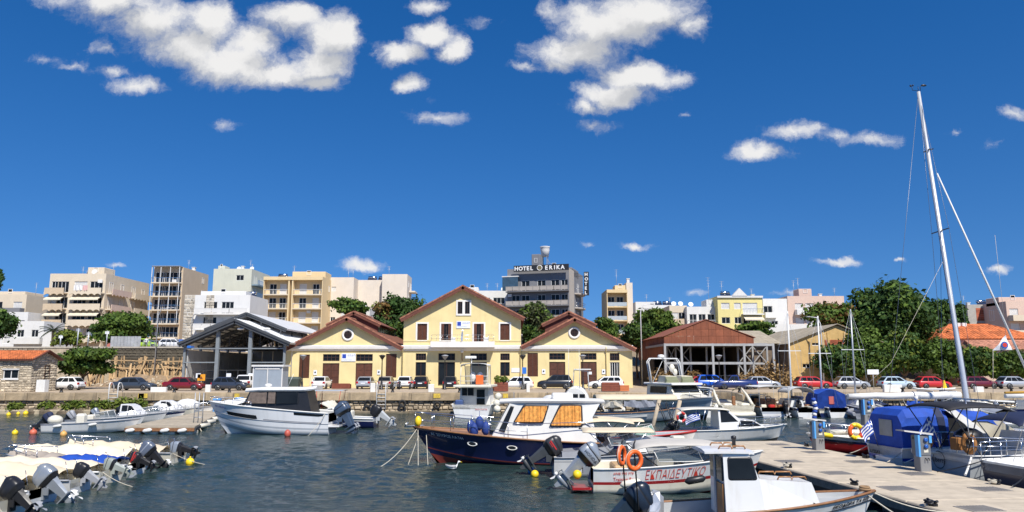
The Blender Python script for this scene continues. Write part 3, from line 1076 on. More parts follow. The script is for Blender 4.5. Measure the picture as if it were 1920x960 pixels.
# downpipes, vents, wall lamp, small notices
for px, y in ((754.5, -.12), (975.5, -.12), (545.5, .06), (1137, .06)):
 MB().tube([(X(px, YH), y, .05), (X(px, YH), y, zz(658)), (X(px, YH), y - .3, zz(655)), (X(px, YH), y - .3, zz(650))], .06, 6).build('downpipe', YWALL if px > 700 else YWHITE, wh)
for px, py in ((590.5, 698), (710, 697.5), (769, 698), (809, 697), (1019.5, 696), (1132, 696.5), (917, 697), (931, 697)):
 o = MB().box(X(px - 3.2, YH), X(px + 3.2, YH), .10, .14, zz(py + 5), zz(py - 4)).build('notice', SIGNW, wh)
 MB().lathe([(.1, -.03), (.1, .02)], (X(px, YH), .09, zz(py)), 10, axis='y').build('vent', BLACK, o)
MB().box(X(1104, YH), X(1110, YH), .22, .25, zz(702), zz(697)).build('notice', SIGNW, wh)
MB().box(X(959, YH), X(974, YH), -.06, -.02, zz(698), zz(690)).build('notice', SIGNW, wh)
o = MB().tube([(X(866.5, YH), -.05, zz(676)), (X(866.5, YH), -.5, zz(672)), (X(866.5, YH), -.5, zz(662))], .05, 6).build('wall_lamp', FASC, wh)
MB().ball((X(866.5, YH), -.5, zz(659)), .22, 10).build('lamp_globe', WPAINT, o)
MB().box(X(535, YH), X(1186, YH), .1, .175, 0, .35).build('plinth', YWALL, wh)

# ================================================================ OPEN STEEL SHED, left
SY = 93.0
shd = thing('open_shed', 'open steel market shed with pale metal roof and grey columns left of the yellow building', 'shed', (0, SY, QZ))
SZ = lambda py, Y=SY: Z(py, Y) - QZ
DST = mat('dark_steel', (.055, .06, .066), .6, 0, var=.15)
LST = mat('grey_steel', (.21, .235, .25), .55, 0, var=.12, dirt=.15)
ROOFW = mat('pale_metal_roof', (.70, .70, .68), .45, .1, var=.06, dirt=.2, dcol=(.4, .38, .33))
PANEL = mat('grey_panel', (.46, .46, .45), .7, var=.07, dirt=.2)
ax, az = X(439, SY), SZ(600)
lx, lz, rx_, rz_ = X(344, SY), SZ(643), X(532, SY), SZ(641)
D = 24.0
for nm, (x0, z0, x1, z1) in (('roof_slope', (lx - .6, lz - .15, ax, az)), ('roof_slope', (ax, az, rx_ + .9, rz_ - .2))):
 n = Vector((-(z1 - z0), 0, x1 - x0)).normalized() * .12
 mb = MB()
 mb.loft([[Vector((x0, y, z0)) - n, Vector((x1, y, z1)) - n, Vector((x1, y, z1)) + n, Vector((x0, y, z0)) + n] for y in (-.9, D)])
 k = int((x1 - x0) / .0 + 1) if False else 30
 rs = mb.build(nm, ROOFW, shd)
 MB().bar((x0, -.95, z0), (x1, -.95, z1), .08, .30).build('barge_board', DST, rs)
 mb = MB()
 for i in range(31):
  y = -.88 + (D + .86) * i / 30
  mb.bar((x0, y, z0 + n.z + .03), (x1, y, z1 + n.z + .03), .06, .07)
 mb.build('roof_rib', ROOFW, rs, kind='stuff')
# portal frames
for i in range(6):
 y = i * (D - .6) / 5
 fr = MB()
 for x0, zt_ in ((lx, lz), (rx_, rz_)):
  MB().bar((x0, y, 0), (x0, y, zt_ - .1), .28, .3).build('column', LST, shd)
 if i in (0, 5):
  for px, pyt in ((405.5, 613), (467, 613)):
   x0 = X(px, SY)
   MB().bar((x0, y, 0), (x0, y, az - abs(x0 - ax) * .47 - .35), .42, .42).build('column', LST, shd)
 rf = MB()
 rf.bar((lx - .4, y, lz - .35), (ax, y, az - .4), .22, .5).bar((ax, y, az - .4), (rx_ + .5, y, rz_ - .35), .22, .5)
 if i == 0:
  rf.bar((lx - .5, -.8, lz - .3), (ax, -.8, az - .2), .12, .55).bar((ax, -.8, az - .2), (rx_ + .8, -.8, rz_ - .32), .12, .55)
 else:
  rf.bar((lx, y, lz - .5), (rx_, y, rz_ - .5), .12, .2)
  for k in range(1, 8):
   q = k / 8
   xx = lx + (rx_ - lx) * q
   zt_ = lz + (az - lz) * min(q, 1 - q) * 2 - .45
   rf.bar((xx, y, lz - .5), (xx + (.8 if k % 2 else -.8), y, zt_), .07)
 rf.build('truss', DST, shd)
pu = MB()
for k in range(1, 9):
 for sgn in (-1, 1):
  q = k / 9
  x0 = ax + sgn * q * ((rx_ - ax) if sgn > 0 else (ax - lx))
  zt_ = az - q * (az - lz) - .2
  pu.bar((x0, 0, zt_), (x0, D - .5, zt_), .08, .12)
pu.build('purlin', DST, shd)
MB().bar((lx, -.16, SZ(653.5)), (rx_, -.16, SZ(653.5)), .14, .14).bar((lx, -.16, SZ(679.5)), (X(405, SY), -.16, SZ(679.5)), .12, .14).bar((X(467, SY), -.16, SZ(679.5)), (rx_, -.16, SZ(679.5)), .12, .14).build('tie_rail', LST, shd)
# side wall of upright panels on the left, panels at the back
for i in range(12):
 y = .3 + i * 1.95
 MB().box(lx + .16, lx + .28, y, y + 1.9, 0, lz - .9).build('wall_panel', PANEL, shd)
for i in range(4):
 MB().box(lx + .3 + i * 1.65, lx + 1.9 + i * 1.65, D - .9, D - .8, 0, lz - .2).build('wall_panel', PANEL, shd)
# low fence inside
fe = MB()
for k in range(9):
 x0 = lx + .6 + k * (rx_ - lx - 1) / 8
 fe.bar((x0, 1.2, 0), (x0, 1.2, 2.2), .06)
for q in (.2, 1.2, 2.2):
 fe.bar((lx + .6, 1.2, q), (rx_ - .5, 1.2, q), .05)
fe.build('inner_fence', DST, shd)
# raised ridge roof
rx0, rz0 = X(456, SY + 4), Z(587, SY + 4) - QZ
rdg = MB()
for sgn in (-1, 1):
 x1, z1 = rx0 + sgn * 5.4, rz0 - 2.15
 n = Vector((-(z1 - rz0), 0, x1 - rx0)).normalized() * .1 * sgn
 rdg.loft([[Vector((rx0, y, rz0)) - n, Vector((x1, y, z1)) - n, Vector((x1, y, z1)) + n, Vector((rx0, y, rz0)) + n] for y in (4, D + 3)])
rd = rdg.build('raised_roof', ROOFW, shd)
for sgn in (-1, 1):
 MB().bar((rx0, 3.95, rz0), (rx0 + sgn * 5.4, 3.95, rz0 - 2.15), .08, .28).build('barge_board', DST, rd)
rb = MB()
for y in (4.05, 9, 14, 19, D - 1):
 rb = MB()
 rb.bar((rx0 - 5.3, y, rz0 - 2.35), (rx0, y, rz0 - .25), .12, .3).bar((rx0, y, rz0 - .25), (rx0 + 5.3, y, rz0 - 2.35), .12, .3)
 for q in (-4.6, -2, 2, 4.6):
  rb.bar((rx0 + q, y, lz - .2), (rx0 + q, y, rz0 - abs(q) * .4 - .35), .14)
 rb.build('raised_frame', DST, rd)
for px in (404, 453):
 MB().ball((X(px + 45, SY), -.4, SZ(617)), (.5, .2, .16), 10).build('flood_lamp', WPAINT, shd)

# ================================================================ RUSTY WAREHOUSE with its steel frame
RUST = mat('rust_cladding', (.245, .075, .034), .8, var=.24, sc=.8, bump=.15, bsc=8, dirt=.5, dcol=(.10, .035, .02), rv=.12)
RUSTR = mat('rust_roof', (.26, .085, .045), .8, var=.2, sc=.6, rv=.06)
RY = 98.0
rw = thing('rusty_warehouse', 'rust-brown metal clad warehouse on an open steel frame right of the yellow building', 'warehouse', (0, RY, QZ))
RZ = lambda py, Y=RY: Z(py, Y) - QZ
x0, x1 = X(1247, RY), X(1416, RY)
xa, za = X(1328, RY), RZ(600)
zl, zr, zb = RZ(631), RZ(633), RZ(646)
ds = 1.0 / (X(1247, RY) - 0) if False else 0
D2 = 20.0
nP = 12
rows = [zb, zb + (zl - zb) * 1.05, zb + (za - zb) * .62, za + .01]
for i in range(nP):                                    # front sheets, three courses
 a, e = x0 + (x1 - x0) * i / nP, x0 + (x1 - x0) * (i + 1) / nP

 def top_at(x_):
  return zl + (za - zl) * (x_ - x0) / (xa - x0) if x_ < xa else zr + (za - zr) * (x1 - x_) / (x1 - xa)
 for j in range(3):
  c, d = rows[j], rows[j + 1]
  pts = [(a + .012, c + .012), (e - .012, c + .012)]
  ta, te = min(d, top_at(a)) - .01, min(d, top_at(e)) - .01
  if max(ta, te) < c + .1:
   continue
  ta, te = max(ta, c + .014), max(te, c + .014)
  pts += [(e - .012, te)]
  if a < xa < e and d > top_at(a):
   pts += [(xa, min(d, za))]
  pts += [(a + .012, ta)]
  y = rnd.uniform(-.01, .01) - j * .012
  MB().prism(pts, 'y', y - .03, y + .03).build('front_sheet', RUST, rw)
zls = RZ(631)
for j in range(2):
 for i in range(14):
  a, e = D2 * i / 14 + .04, D2 * (i + 1) / 14
  c, d = (RZ(672), zb) if j == 0 else (zb + .02, zls - .02)
  MB().box(x0 - .03, x0 + .03, a, e - .02, c, d).build('side_sheet', RUST, rw)
MB().box(x1 - .03, x1 + .03, .04, D2, zb, zr).build('side_sheet', RUST, rw)
for (p_, q_) in (((x0 - .25, zl - .05), (xa, za + .05)), ((xa, za + .05), (x1 + .25, zr - .05))):
 for i in range(16):
  a, e = -.15 + (D2 + .3) * i / 16, -.15 + (D2 + .3) * (i + 1) / 16 - .015
  MB().loft([[(p_[0], y, p_[1]), (q_[0], y, q_[1]), (q_[0], y, q_[1] + .07), (p_[0], y, p_[1] + .07)] for y in (a, e)]).build('roof_sheet', RUSTR, rw)
SST = mat('silver_steel', (.36, .36, .35), .55, 0, var=.1, dirt=.25)
fr = MB()
# frame in front and under the cladding
zf = RZ(646.5, RY - 2)
zm = RZ(681, RY - 2)
front_px = (1248, 1279, 1296, 1326, 1338, 1385, 1397, 1412, 1442, 1452)
for yq in (-2.2, 4, 11):
 for px in (1248, 1279, 1338, 1397, 1452) if yq < 0 else (1252, 1268, 1296, 1326, 1359, 1385, 1413, 1440):
  xx = X(px, RY + yq)
  MB().bar((xx, yq, 0), (xx, yq, RZ(644, RY + yq) - (.05 if yq > 0 else 0)), .27 if yq < 0 else .22).build('column', SST, rw)
fb = MB()
xf0, xf1 = X(1248, RY - 2.2), X(1452, RY - 2.2)
fb.bar((xf0, -2.2, zf), (xf1, -2.2, zf), .26, .3).bar((xf0, -2.2, zm), (X(1412, RY - 2.2), -2.2, zm), .22, .3)
for px in (1248, 1452):
 xx = X(px, RY - 2.2)
 fb.bar((xx, -2.2, zf), (xx, 11, zf), .2, .28)
for yq in (4, 11):
 fb.bar((X(1252, RY + yq), yq, zm), (X(1440, RY + yq), yq, zm), .18, .26)
 fb.bar((X(1252, RY + yq), yq, zf + .3), (X(1440, RY + yq), yq, zf + .3), .18, .26)
fb.build('beam', SST, rw)
br = MB()
for a, e, yq in ((1252, 1268, 4), (1268, 1296, 4), (1385, 1413, 4), (1413, 1440, 4)):
 A, E = X(a, RY + yq), X(e, RY + yq)
 for z0, z1 in ((.1, zm), (zm, zf)):
  br.bar((A, yq, z0), (E, yq, z1), .11).bar((E, yq, z0), (A, yq, z1), .11)
br.build('cross_brace', SST, rw)
# dark interior: back and side walls, floor
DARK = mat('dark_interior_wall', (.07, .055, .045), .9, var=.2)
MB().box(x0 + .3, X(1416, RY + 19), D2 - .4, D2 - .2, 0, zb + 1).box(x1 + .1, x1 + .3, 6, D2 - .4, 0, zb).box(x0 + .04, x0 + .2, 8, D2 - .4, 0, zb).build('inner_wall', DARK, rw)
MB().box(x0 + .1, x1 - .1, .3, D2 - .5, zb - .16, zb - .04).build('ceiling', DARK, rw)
fe = MB()
for k in range(18):
 xx = X(1300, RY) + k * .55
 fe.bar((xx, -1.2, 0), (xx, -1.2, 1.5), .035)
fe.bar((X(1300, RY), -1.2, 1.5), (X(1300, RY) + 9.4, -1.2, 1.5), .05).build('wire_fence', DST, rw)

# ================================================================ OLD PLASTERED WAREHOUSE with asbestos roof
OY = 99.0
ow = thing('old_warehouse', 'old ochre plastered gable shed with grey sheet roof beside the big trees', 'warehouse', (0, OY, QZ))
OZ = lambda py, Y=OY: Z(py, Y) - QZ
OCH = mat('ochre_plaster', (.56, .37, .14), .9, var=.16, sc=1.1, bump=.2, bsc=8, dirt=.35, dcol=(.33, .23, .12))
ASB = mat('weathered_sheet_roof', (.36, .31, .23), .95, var=.22, sc=.9, bump=.2, bsc=5, dirt=.4, dcol=(.18, .15, .10), rv=.1)
x0, xa, x1 = X(1484, OY), X(1574, OY), X(1652, OY)
z0, za, z1 = OZ(643), OZ(610), OZ(640)
hs_ = [(X(1526, OY), X(1540, OY), OZ(648), OZ(637)), (X(1566, OY), X(1588, OY), OZ(667), OZ(655)), (X(1506, OY), X(1521, OY), OZ(690), OZ(682))]
mb = wall_grid(MB(), x0, x1, 0, z0, 0, hs_, .3)
mb.add([(x0, 0, z0), (x1, 0, z0), (xa, 0, za)], [(0, 1, 2)])
mb.quad((x0, 0, 0), (x0, 22, 0), (x0, 22, z0), (x0, 0, z0)).quad((x1, 0, 0), (x1, 22, 0), (x1, 22, z0), (x1, 0, z0))
mb.build('wall', OCH, ow)
for h in hs_:
 opening(ow, (h[0] + h[1]) / 2, .2, h[2], h[1] - h[0], h[3] - h[2], 'win', 0, 2)
for px in (1521, 1547, 1557, 1588):
 MB().box(X(px, OY) - .14, X(px, OY) + .14, -.1, .0, 0, OZ(640) + (1.2 if px > 1540 else 0)).build('pilaster', OCH, ow)
BRK = mat('red_brick', (.36, .095, .045), .9, var=.3, sc=3, bump=.5, bsc=9, rv=.15)
for pa, pe, py0, py1 in ((1546, 1556, 638, 648), (1558, 1586, 638, 655)):
 # bare patches where the plaster has come off: courses of brick
 xa_, xe = X(pa, OY), X(pe, OY)
 mb = MB()
 zq = OZ(py1)
 i = 0
 while zq < OZ(py0):
  xx = xa_ + (.12 if i % 2 else 0)
  while xx < xe:
   mb.box(xx, min(xx + .23, xe + .1), -.03 - rnd.random() * .02, .0, zq, zq + .07, 0, rnd.random())
   xx += .25
  zq += .085
  i += 1
 mb.build('bare_brick', mat('bare_red_brick', (.36, .10, .05), .9, var=.3, sc=3, tint=.4), ow, kind='stuff')
xe0, ze0 = X(1415, OY + 8), 0
for i in range(14):
 a, e = -.4 + 22.4 * i / 14, -.4 + 22.4 * (i + 1) / 14 + .1
 for (p_, q_) in (((x0 - .5, z0 - .2), (xa, za + .12)), ((xa, za + .12), (x1 + .5, z1 - .2))):
  MB().loft([[(p_[0], y, p_[1] + dz), (q_[0], y, q_[1] + dz), (q_[0], y, q_[1] + .07 + dz), (p_[0], y, p_[1] + .07 + dz)] for y, dz in ((a, 0.03), (e, 0))]).build('roof_sheet', ASB, ow)
MB().box(x0 - .02, x0 + .0, 1, 21, 0, OZ(645)).build('side_wall', mat('dark_stone_wall', (.16, .12, .085), .95, var=.3, sc=2), ow)
# lean-to of the same shed further left
lw = thing('long_shed', 'long low shed with bleached sheet roof between rusty warehouse and ochre gable', 'shed', (0, OY + 4, QZ))
xs0, xs1 = X(1404, OY + 4), x0 - .1
mb = MB()
zt = Z(643, OY + 4) - QZ
mb.box(xs0, xs1, 0, 12, 0, zt)
mb.build('wall', mat('dark_stone_wall', (.16, .12, .085), .95), lw)
for i in range(9):
 a, e = xs0 - .4 + (xs1 - xs0 + .6) * i / 9, xs0 - .4 + (xs1 - xs0 + .6) * (i + 1) / 9 - .02
 MB().loft([[(x_, -.7, zt - .1), (x_, 8, zt + 2.0), (x_, 8, zt + 2.08), (x_, -.7, zt - .02)] for x_ in (a, e)]).build('roof_sheet', ASB, lw)

# ================================================================ STONE HUT, far left
HY = 79.0
hut = thing('stone_hut', 'small rubble stone hut with orange tiled roof on the quay', 'hut', (0, HY, QZ))
HZ = lambda py: Z(py, HY) - QZ
hx1 = X(58.5, HY)
hx0 = hx1 - 9.5
hz = HZ(672)
hd = 4.4
hole = [(X(6, HY), X(34.5, HY), HZ(710), HZ(693))]
mb = wall_grid(MB(), hx0, hx1, 0, hz, 0, hole, .25)
mb.quad((hx1, 0, 0), (hx1, hd, 0), (hx1, hd, hz), (hx1, 0, hz))
ha = HZ(660)
mb.add([(hx1, 0, hz), (hx1, hd, hz), (hx1, hd / 2, ha)], [(0, 1, 2)])
mb.quad((hx0, hd, 0), (hx1, hd, 0), (hx1, hd, hz), (hx0, hd, hz))
mb.build('wall', mat('pale_mortar', (.30, .25, .18), .95, var=.2), hut)
HST = mat('hut_stone', (.46, .39, .285), .92, var=.2, sc=3, bump=.4, bsc=7, tint=.4)
mb = MB()
h_ = hole[0]
rubble(mb, hx0, h_[0] - .12, 0, hz, 0, (.2, .3), (.3, .6), .07)
rubble(mb, h_[1] + .12, hx1, 0, hz, 0, (.2, .3), (.25, .5), .07)
rubble(mb, h_[0] - .1, h_[1] + .1, 0, h_[2] - .12, 0, (.2, .3), (.3, .5), .07)
rubble(mb, h_[0] - .1, h_[1] + .1, h_[3] + .1, hz, 0, (.15, .25), (.3, .5), .07)
rubble(mb, 0, hd, 0, hz, 0, (.2, .3), (.3, .6), .07, P=lambda a, y, z: (hx1 - y, a, z))
for k in range(5):
 zq = hz + (ha - hz) * k / 5
 q = hd / 2 * k / 5
 rubble(mb, q + .1, hd - q - .1, zq, zq + (ha - hz) / 5, 0, (.14, .2), (.25, .4), .06, P=lambda a, y, z: (hx1 - y, a, z))
mb.build('stone_facing', HST, hut, kind='stuff')
opening(hut, (h_[0] + h_[1]) / 2, .1, h_[2], h_[1] - h_[0], h_[3] - h_[2], 'win', 0, 2)
MB().box(h_[0] - .1, h_[1] + .1, -.1, .1, h_[2] - .12, h_[2]).box(h_[0] - .1, h_[1] + .1, -.08, .1, h_[3], h_[3] + .1).build('window_surround', YWHITE, hut)
opening(hut, hx1 + .05, 2.6, .9, .9, 1.9, 'win', 1, 1, FRAMEB)
OTILE = mat('orange_roof_tile', (.58, .17, .055), .8, var=.2, sc=3, bump=.2, tint=.3)
tile_m = mort_m
for sgn, nm in ((-1, 'front'), (1, 'back')):
 ye, yr_ = (-.45, hd / 2) if sgn < 0 else (hd + .45, hd / 2)
 zE, zR = hz - .12, ha + .15
 rf = MB().loft([[(x_, ye, zE), (x_, yr_, zR), (x_, yr_, zR - .1), (x_, ye, zE - .1)] for x_ in (hx0 - .3, hx1 + .35)]).build('roof_slope', FASC, hut)
 mb = MB()
 nx, ny = int((hx1 - hx0 + .65) / .24), 8
 for i in range(nx):
  for j in range(ny):
   xc = hx0 - .3 + (i + .5) * .24
   f0, f1 = j / ny, (j + 1.12) / ny
   pts = []
   for f_, lift in ((f0, .05), (f1, .015)):
    yy, zq = ye + (yr_ - ye) * f_, zE + (zR - zE) * f_ + lift
    pts.append([(xc - .12, yy, zq - .02), (xc - .06, yy, zq + .055), (xc + .06, yy, zq + .055), (xc + .12, yy, zq - .02)])
   mb.loft(pts, cap=False, ring_closed=False, tint=rnd.random())
 mb.build('roof_tiles', OTILE, rf, kind='stuff')
mb = MB().tube([(hx1 + .37, -.45, hz - .1), (hx1 + .37, hd / 2, ha + .2), (hx1 + .37, hd + .45, hz - .1)], .09, 6)
mb.build('verge', FASC, hut)
MB().box(hx1 + .75, hx1 + 1.65, -.2, .5, 0, 1.25).build('white_cabinet', WPAINT).location = (0, HY, QZ)
bpy.data.objects['white_cabinet'].location = (.4, HY - .6, QZ)
tag(bpy.data.objects['white_cabinet'], 'white utility cabinet at the corner of the stone hut', 'cabinet')
# ================================================================ THE UPPER TOWN
def plaster(name, col, dirt=.14):
 return mat(name, col, .85, var=.05, sc=.5, dirt=dirt, dcol=tuple(c * .5 for c in col))


PW = plaster('white_render', (.68, .67, .64))
PCR = plaster('cream_render', (.64, .545, .41))
PBE = plaster('beige_render', (.55, .43, .295))
POR = plaster('apricot_render', (.70, .535, .30))
PPK = plaster('pink_render', (.62, .46, .37))
PPA = plaster('pale_pink_render', (.67, .59, .49))
PYE = plaster('lemon_render', (.72, .62, .26))
PGR = plaster('grey_render', (.20, .20, .21))
PDG = plaster('dark_grey_render', (.15, .15, .16))
PST = mat('stone_cladding', (.42, .38, .32), .9, var=.3, sc=2.2, bump=.4, bsc=5)
RAILW = mat('white_railing', (.66, .66, .64), .5)
RAILG = mat('frosted_glass_rail', (.42, .46, .48), .15, var=.06)
AWN = mat('cream_awning', (.66, .60, .46), .8, var=.06)
AWY = mat('yellow_awning', (.72, .42, .06), .8, var=.06)
PANEL_S = mat('solar_panel', (.02, .03, .06), .15, var=.2)


def roof_item(root, kind, x, y, z, sc=1.):
 if kind == 'solar':
  mb = MB().add([(x - 1 * sc, y - .7, z + .3), (x + 1 * sc, y - .7, z + .3), (x + 1 * sc, y + .4, z + 1.35), (x - 1 * sc, y + .4, z + 1.35), (x - 1 * sc, y - .65, z + .2), (x + 1 * sc, y - .65, z + .2), (x + 1 * sc, y + .45, z + 1.25), (x - 1 * sc, y + .45, z + 1.25)],
       [(0, 1, 2, 3), (7, 6, 5, 4), (0, 4, 5, 1), (3, 2, 6, 7), (0, 3, 7, 4), (1, 5, 6, 2)])
  o = mb.build('solar_collector', PANEL_S, root)
  MB().tube([(x - .9 * sc, y + .5, z + 1.45), (x + .9 * sc, y + .5, z + 1.45)], .28, 10).build('water_tank', STEEL, o)
  MB().bar((x - .8 * sc, y + .4, z), (x - .8 * sc, y + .4, z + 1.3), .06).bar((x + .8 * sc, y + .4, z), (x + .8 * sc, y + .4, z + 1.3), .06).build('stand', GALV, o)
 elif kind == 'antenna':
  h = 2.6 * sc
  mb = MB().tube([(x, y, z), (x, y, z + h)], .035, 5)
  for k, w in enumerate((.9, .7, .5, .8)):
   zz_ = z + h - .1 - k * .22 * sc
   mb.bar((x - w / 2, y, zz_), (x + w / 2, y, zz_), .03)
  mb.build('antenna', GALV, root)
 elif kind == 'dish':
  mb = MB().lathe([(.02, 0), (.3, .05), (.5, .16)], (0, 0, 0), 14)
  mb.xf(Matrix.Translation((x, y, z + 1.1)) @ Matrix.Rotation(R(65), 4, 'X'))
  mb.tube([(x, y, z), (x, y, z + 1.1)], .04, 5)
  mb.build('satellite_dish', RAILW, root)
 elif kind == 'chimney':
  MB().cbox(x - .3, x + .3, y - .3, y + .3, z, z + 1.1 * sc).box(x - .38, x + .38, y - .38, y + .38, z + 1.1 * sc + .002, z + 1.2 * sc).build('chimney', PW, root)
 elif kind == 'ac':
  MB().cbox(x - .4, x + .4, y - .16, y + .16, z, z + .6).build('air_conditioner', FRAMEW, root)


def block(label, pxl, pxr, pyt, Y, depth, wm_, n, fh=2.95, zb=7.0, bays=(), balc=(), sides=(), side=0, roof=(), stair=None, cat='building', name='apartment_building', par=.7, group='buildings of the upper town', slabm=None, trim=None, base=None, hd=2.15, blind=.4, seed=0, off=.12, fins=()):
 xl, xr = X(pxl, Y), X(pxr, Y)
 w = xr - xl
 h = Z(pyt, Y) - zb
 r_ = random.Random(int(pxl) + seed)
 root = thing(name, label, cat, (xl, Y, zb), 0, group)
 holes, fills = [], []
 for k in range(n):
  zf = h - par - (k + 1) * fh
  if zf < -.5:
   continue
  for bay in bays:
   xf, bw, kd = bay[:3]
   if len(bay) > 3 and k not in bay[3]:
    continue
   z0 = zf + (.08 if kd == 'd' else .95)
   z1 = zf + hd + .05
   if z0 < .05:
    continue
   xx = xf * w
   bw *= 1.12
   holes.append((xx - bw / 2, xx + bw / 2, z0, z1))
   fills.append(kd)
 mb = wall_grid(MB(), 0, w, 0, h, 0, holes, .22)
 mb.quad((w, 0, 0), (w, depth, 0), (w, depth, h), (w, 0, h)).quad((0, depth, 0), (0, 0, 0), (0, 0, h), (0, depth, h)).quad((w, depth, 0), (0, depth, 0), (0, depth, h), (w, depth, h))
 mb.quad((0, 0, h - par * .8), (w, 0, h - par * .8), (w, depth, h - par * .8), (0, depth, h - par * .8))
 for a, b_ in (((0, .18), (0, depth)), ((w - .18, w), (0, depth)), ((.18, w - .18), (0, .18))):
  mb.quad((a[0], b_[0], h), (a[1], b_[0], h), (a[1], b_[1], h), (a[0], b_[1], h))
 mb.build('wall', wm_, root)
 for (a, b_, c, d), kd in zip(holes, fills):
  opening(root, (a + b_) / 2, off, c, b_ - a, d - c, 'roll' if r_.random() < blind else 'win', 0, 2 if b_ - a < 1.9 else 3)
 # windows of the flank that shows
 if side:
  for k in range(n):
   zf = h - par - (k + 1) * fh
   for s_ in sides:
    if len(s_) > 3 and k not in s_[3]:
     continue
    if zf + .9 < 0:
     continue
    opening(root, w if side > 0 else 0, s_[0] * depth, zf + (.1 if s_[2] == 'd' else .95), s_[1], hd - (0 if s_[2] == 'd' else .9), 'roll' if r_.random() < blind else 'win', side)
 for bc in balc:
  x0, x1, dp, style, floors = bc[:5]
  pm = bc[5] if len(bc) > 5 else (trim or wm_)
  for k in floors:
   zf = h - par - (k + 1) * fh
   if zf < 0:
    continue
   a, b_ = x0 * w, x1 * w
   bo_ = MB().box(a, b_, -dp, -.005, zf - .22, zf).build('balcony', slabm or pm, root)
   if style in ('solid', 'scallop'):
    q = MB()
    if style == 'solid':
     q.box(a, b_, -dp - .06, -dp + .06, zf - .26, zf + .85).box(a - .05, a + .05, -dp + .06, -.005, zf - .26, zf + .85).box(b_ - .05, b_ + .05, -dp + .06, -.005, zf - .26, zf + .85)
    else:
     m_ = max(3, int((b_ - a) / 1.1))
     pts = []
     for i in range(m_ * 4 + 1):
      u = i / (m_ * 4)
      pts.append((a + (b_ - a) * u, -.55 + .32 * abs(math.sin(u * m_ * math.pi))))
     vs = []
     for (xx, dz) in pts:
      vs.append([(xx, -dp - .08, zf + dz), (xx, -dp - .08, zf + .85), (xx, -dp + .06, zf + .85), (xx, -dp + .06, zf + dz)])
     q.loft(vs)
    q.build('parapet', pm, bo_)
   elif style in ('rail', 'white'):
    q = MB()
    m_ = int((b_ - a) / .28)
    for i in range(m_ + 1):
     xx = a + .03 + (b_ - a - .06) * i / m_
     q.box(xx - .018, xx + .018, -dp + .02, -dp + .05, zf, zf + .9)
    q.box(a, b_, -dp, -dp + .07, zf + .9, zf + .96).box(a, a + .04, -dp + .07, -.01, zf + .86, zf + .93).box(b_ - .04, b_, -dp + .07, -.01, zf + .86, zf + .93)
    q.build('railing', RAILW if style == 'white' else STEEL, bo_)
   elif style == 'glass':
    q = MB().box(a, b_, -dp, -dp + .03, zf + .08, zf + .9).box(a, a + .03, -dp + .04, -.01, zf + .08, zf + .9).box(b_ - .03, b_, -dp + .04, -.01, zf + .08, zf + .9)
    q.build('glass_rail', RAILG, bo_)
   elif style == 'panel':
    q = MB()
    m_ = max(2, int((b_ - a) / 1.4))
    for i in range(m_):
     c0, c1 = a + (b_ - a) * i / m_ + .05, a + (b_ - a) * (i + 1) / m_ - .05
     q.box(c0, c1, -dp, -dp + .05, zf + .1, zf + .85)
    q.box(a, b_, -dp - .02, -dp + .07, zf + .85, zf + .93)
    q.build('parapet', pm, bo_)
   if len(bc) > 6 and k in bc[6]:
    aw = bc[7] if len(bc) > 7 else AWN
    MB().add([(a + .2, -.02, zf + 2.5), (b_ - .2, -.02, zf + 2.5), (b_ - .2, -dp - .5, zf + 1.75), (a + .2, -dp - .5, zf + 1.75), (b_ - .2, -dp - .5, zf + 1.5), (a + .2, -dp - .5, zf + 1.5),
        (a + .2, -.02, zf + 2.46), (b_ - .2, -.02, zf + 2.46), (b_ - .2, -dp - .46, zf + 1.71), (a + .2, -dp - .46, zf + 1.71)], [(0, 1, 2, 3), (3, 2, 4, 5), (9, 8, 7, 6)]).build('awning', aw, bo_)
   if r_.random() < .35:
    roof_item(bo_, 'ac', r_.uniform(a + .6, b_ - .6), -.25, zf + (1.9 if r_.random() < .5 else .05))
 for xf in fins:
  MB().box(max(0, xf * w - .14), min(w, xf * w + .14), -1.38, -.006, 0, h - par).build('fin_wall', trim or wm_, root)
 if fins:
  MB().box(0, w, -1.5, -.008, h - par + .003, h - .02).build('roof_slab', trim or wm_, root)
 rz0 = h - par * .8
 if stair:
  for st in ([stair] if not isinstance(stair, list) else stair):
   a, b_, hh, y0, y1 = st
   o = MB().cbox(a * w, b_ * w, y0, y1, rz0, rz0 + hh + par * .8, .06).build('stair_head', wm_, root)
   opening(o, (a + b_) / 2 * w, y0 - .02, rz0 + par + hh * .35, min(.9, (b_ - a) * w * .35), .9, 'win', 0, 1)
 for it in roof:
  roof_item(root, it[0], it[1] * w, it[2] * depth, rz0, it[3] if len(it) > 3 else 1.)
 return root, w, h


F6 = range(0, 6)
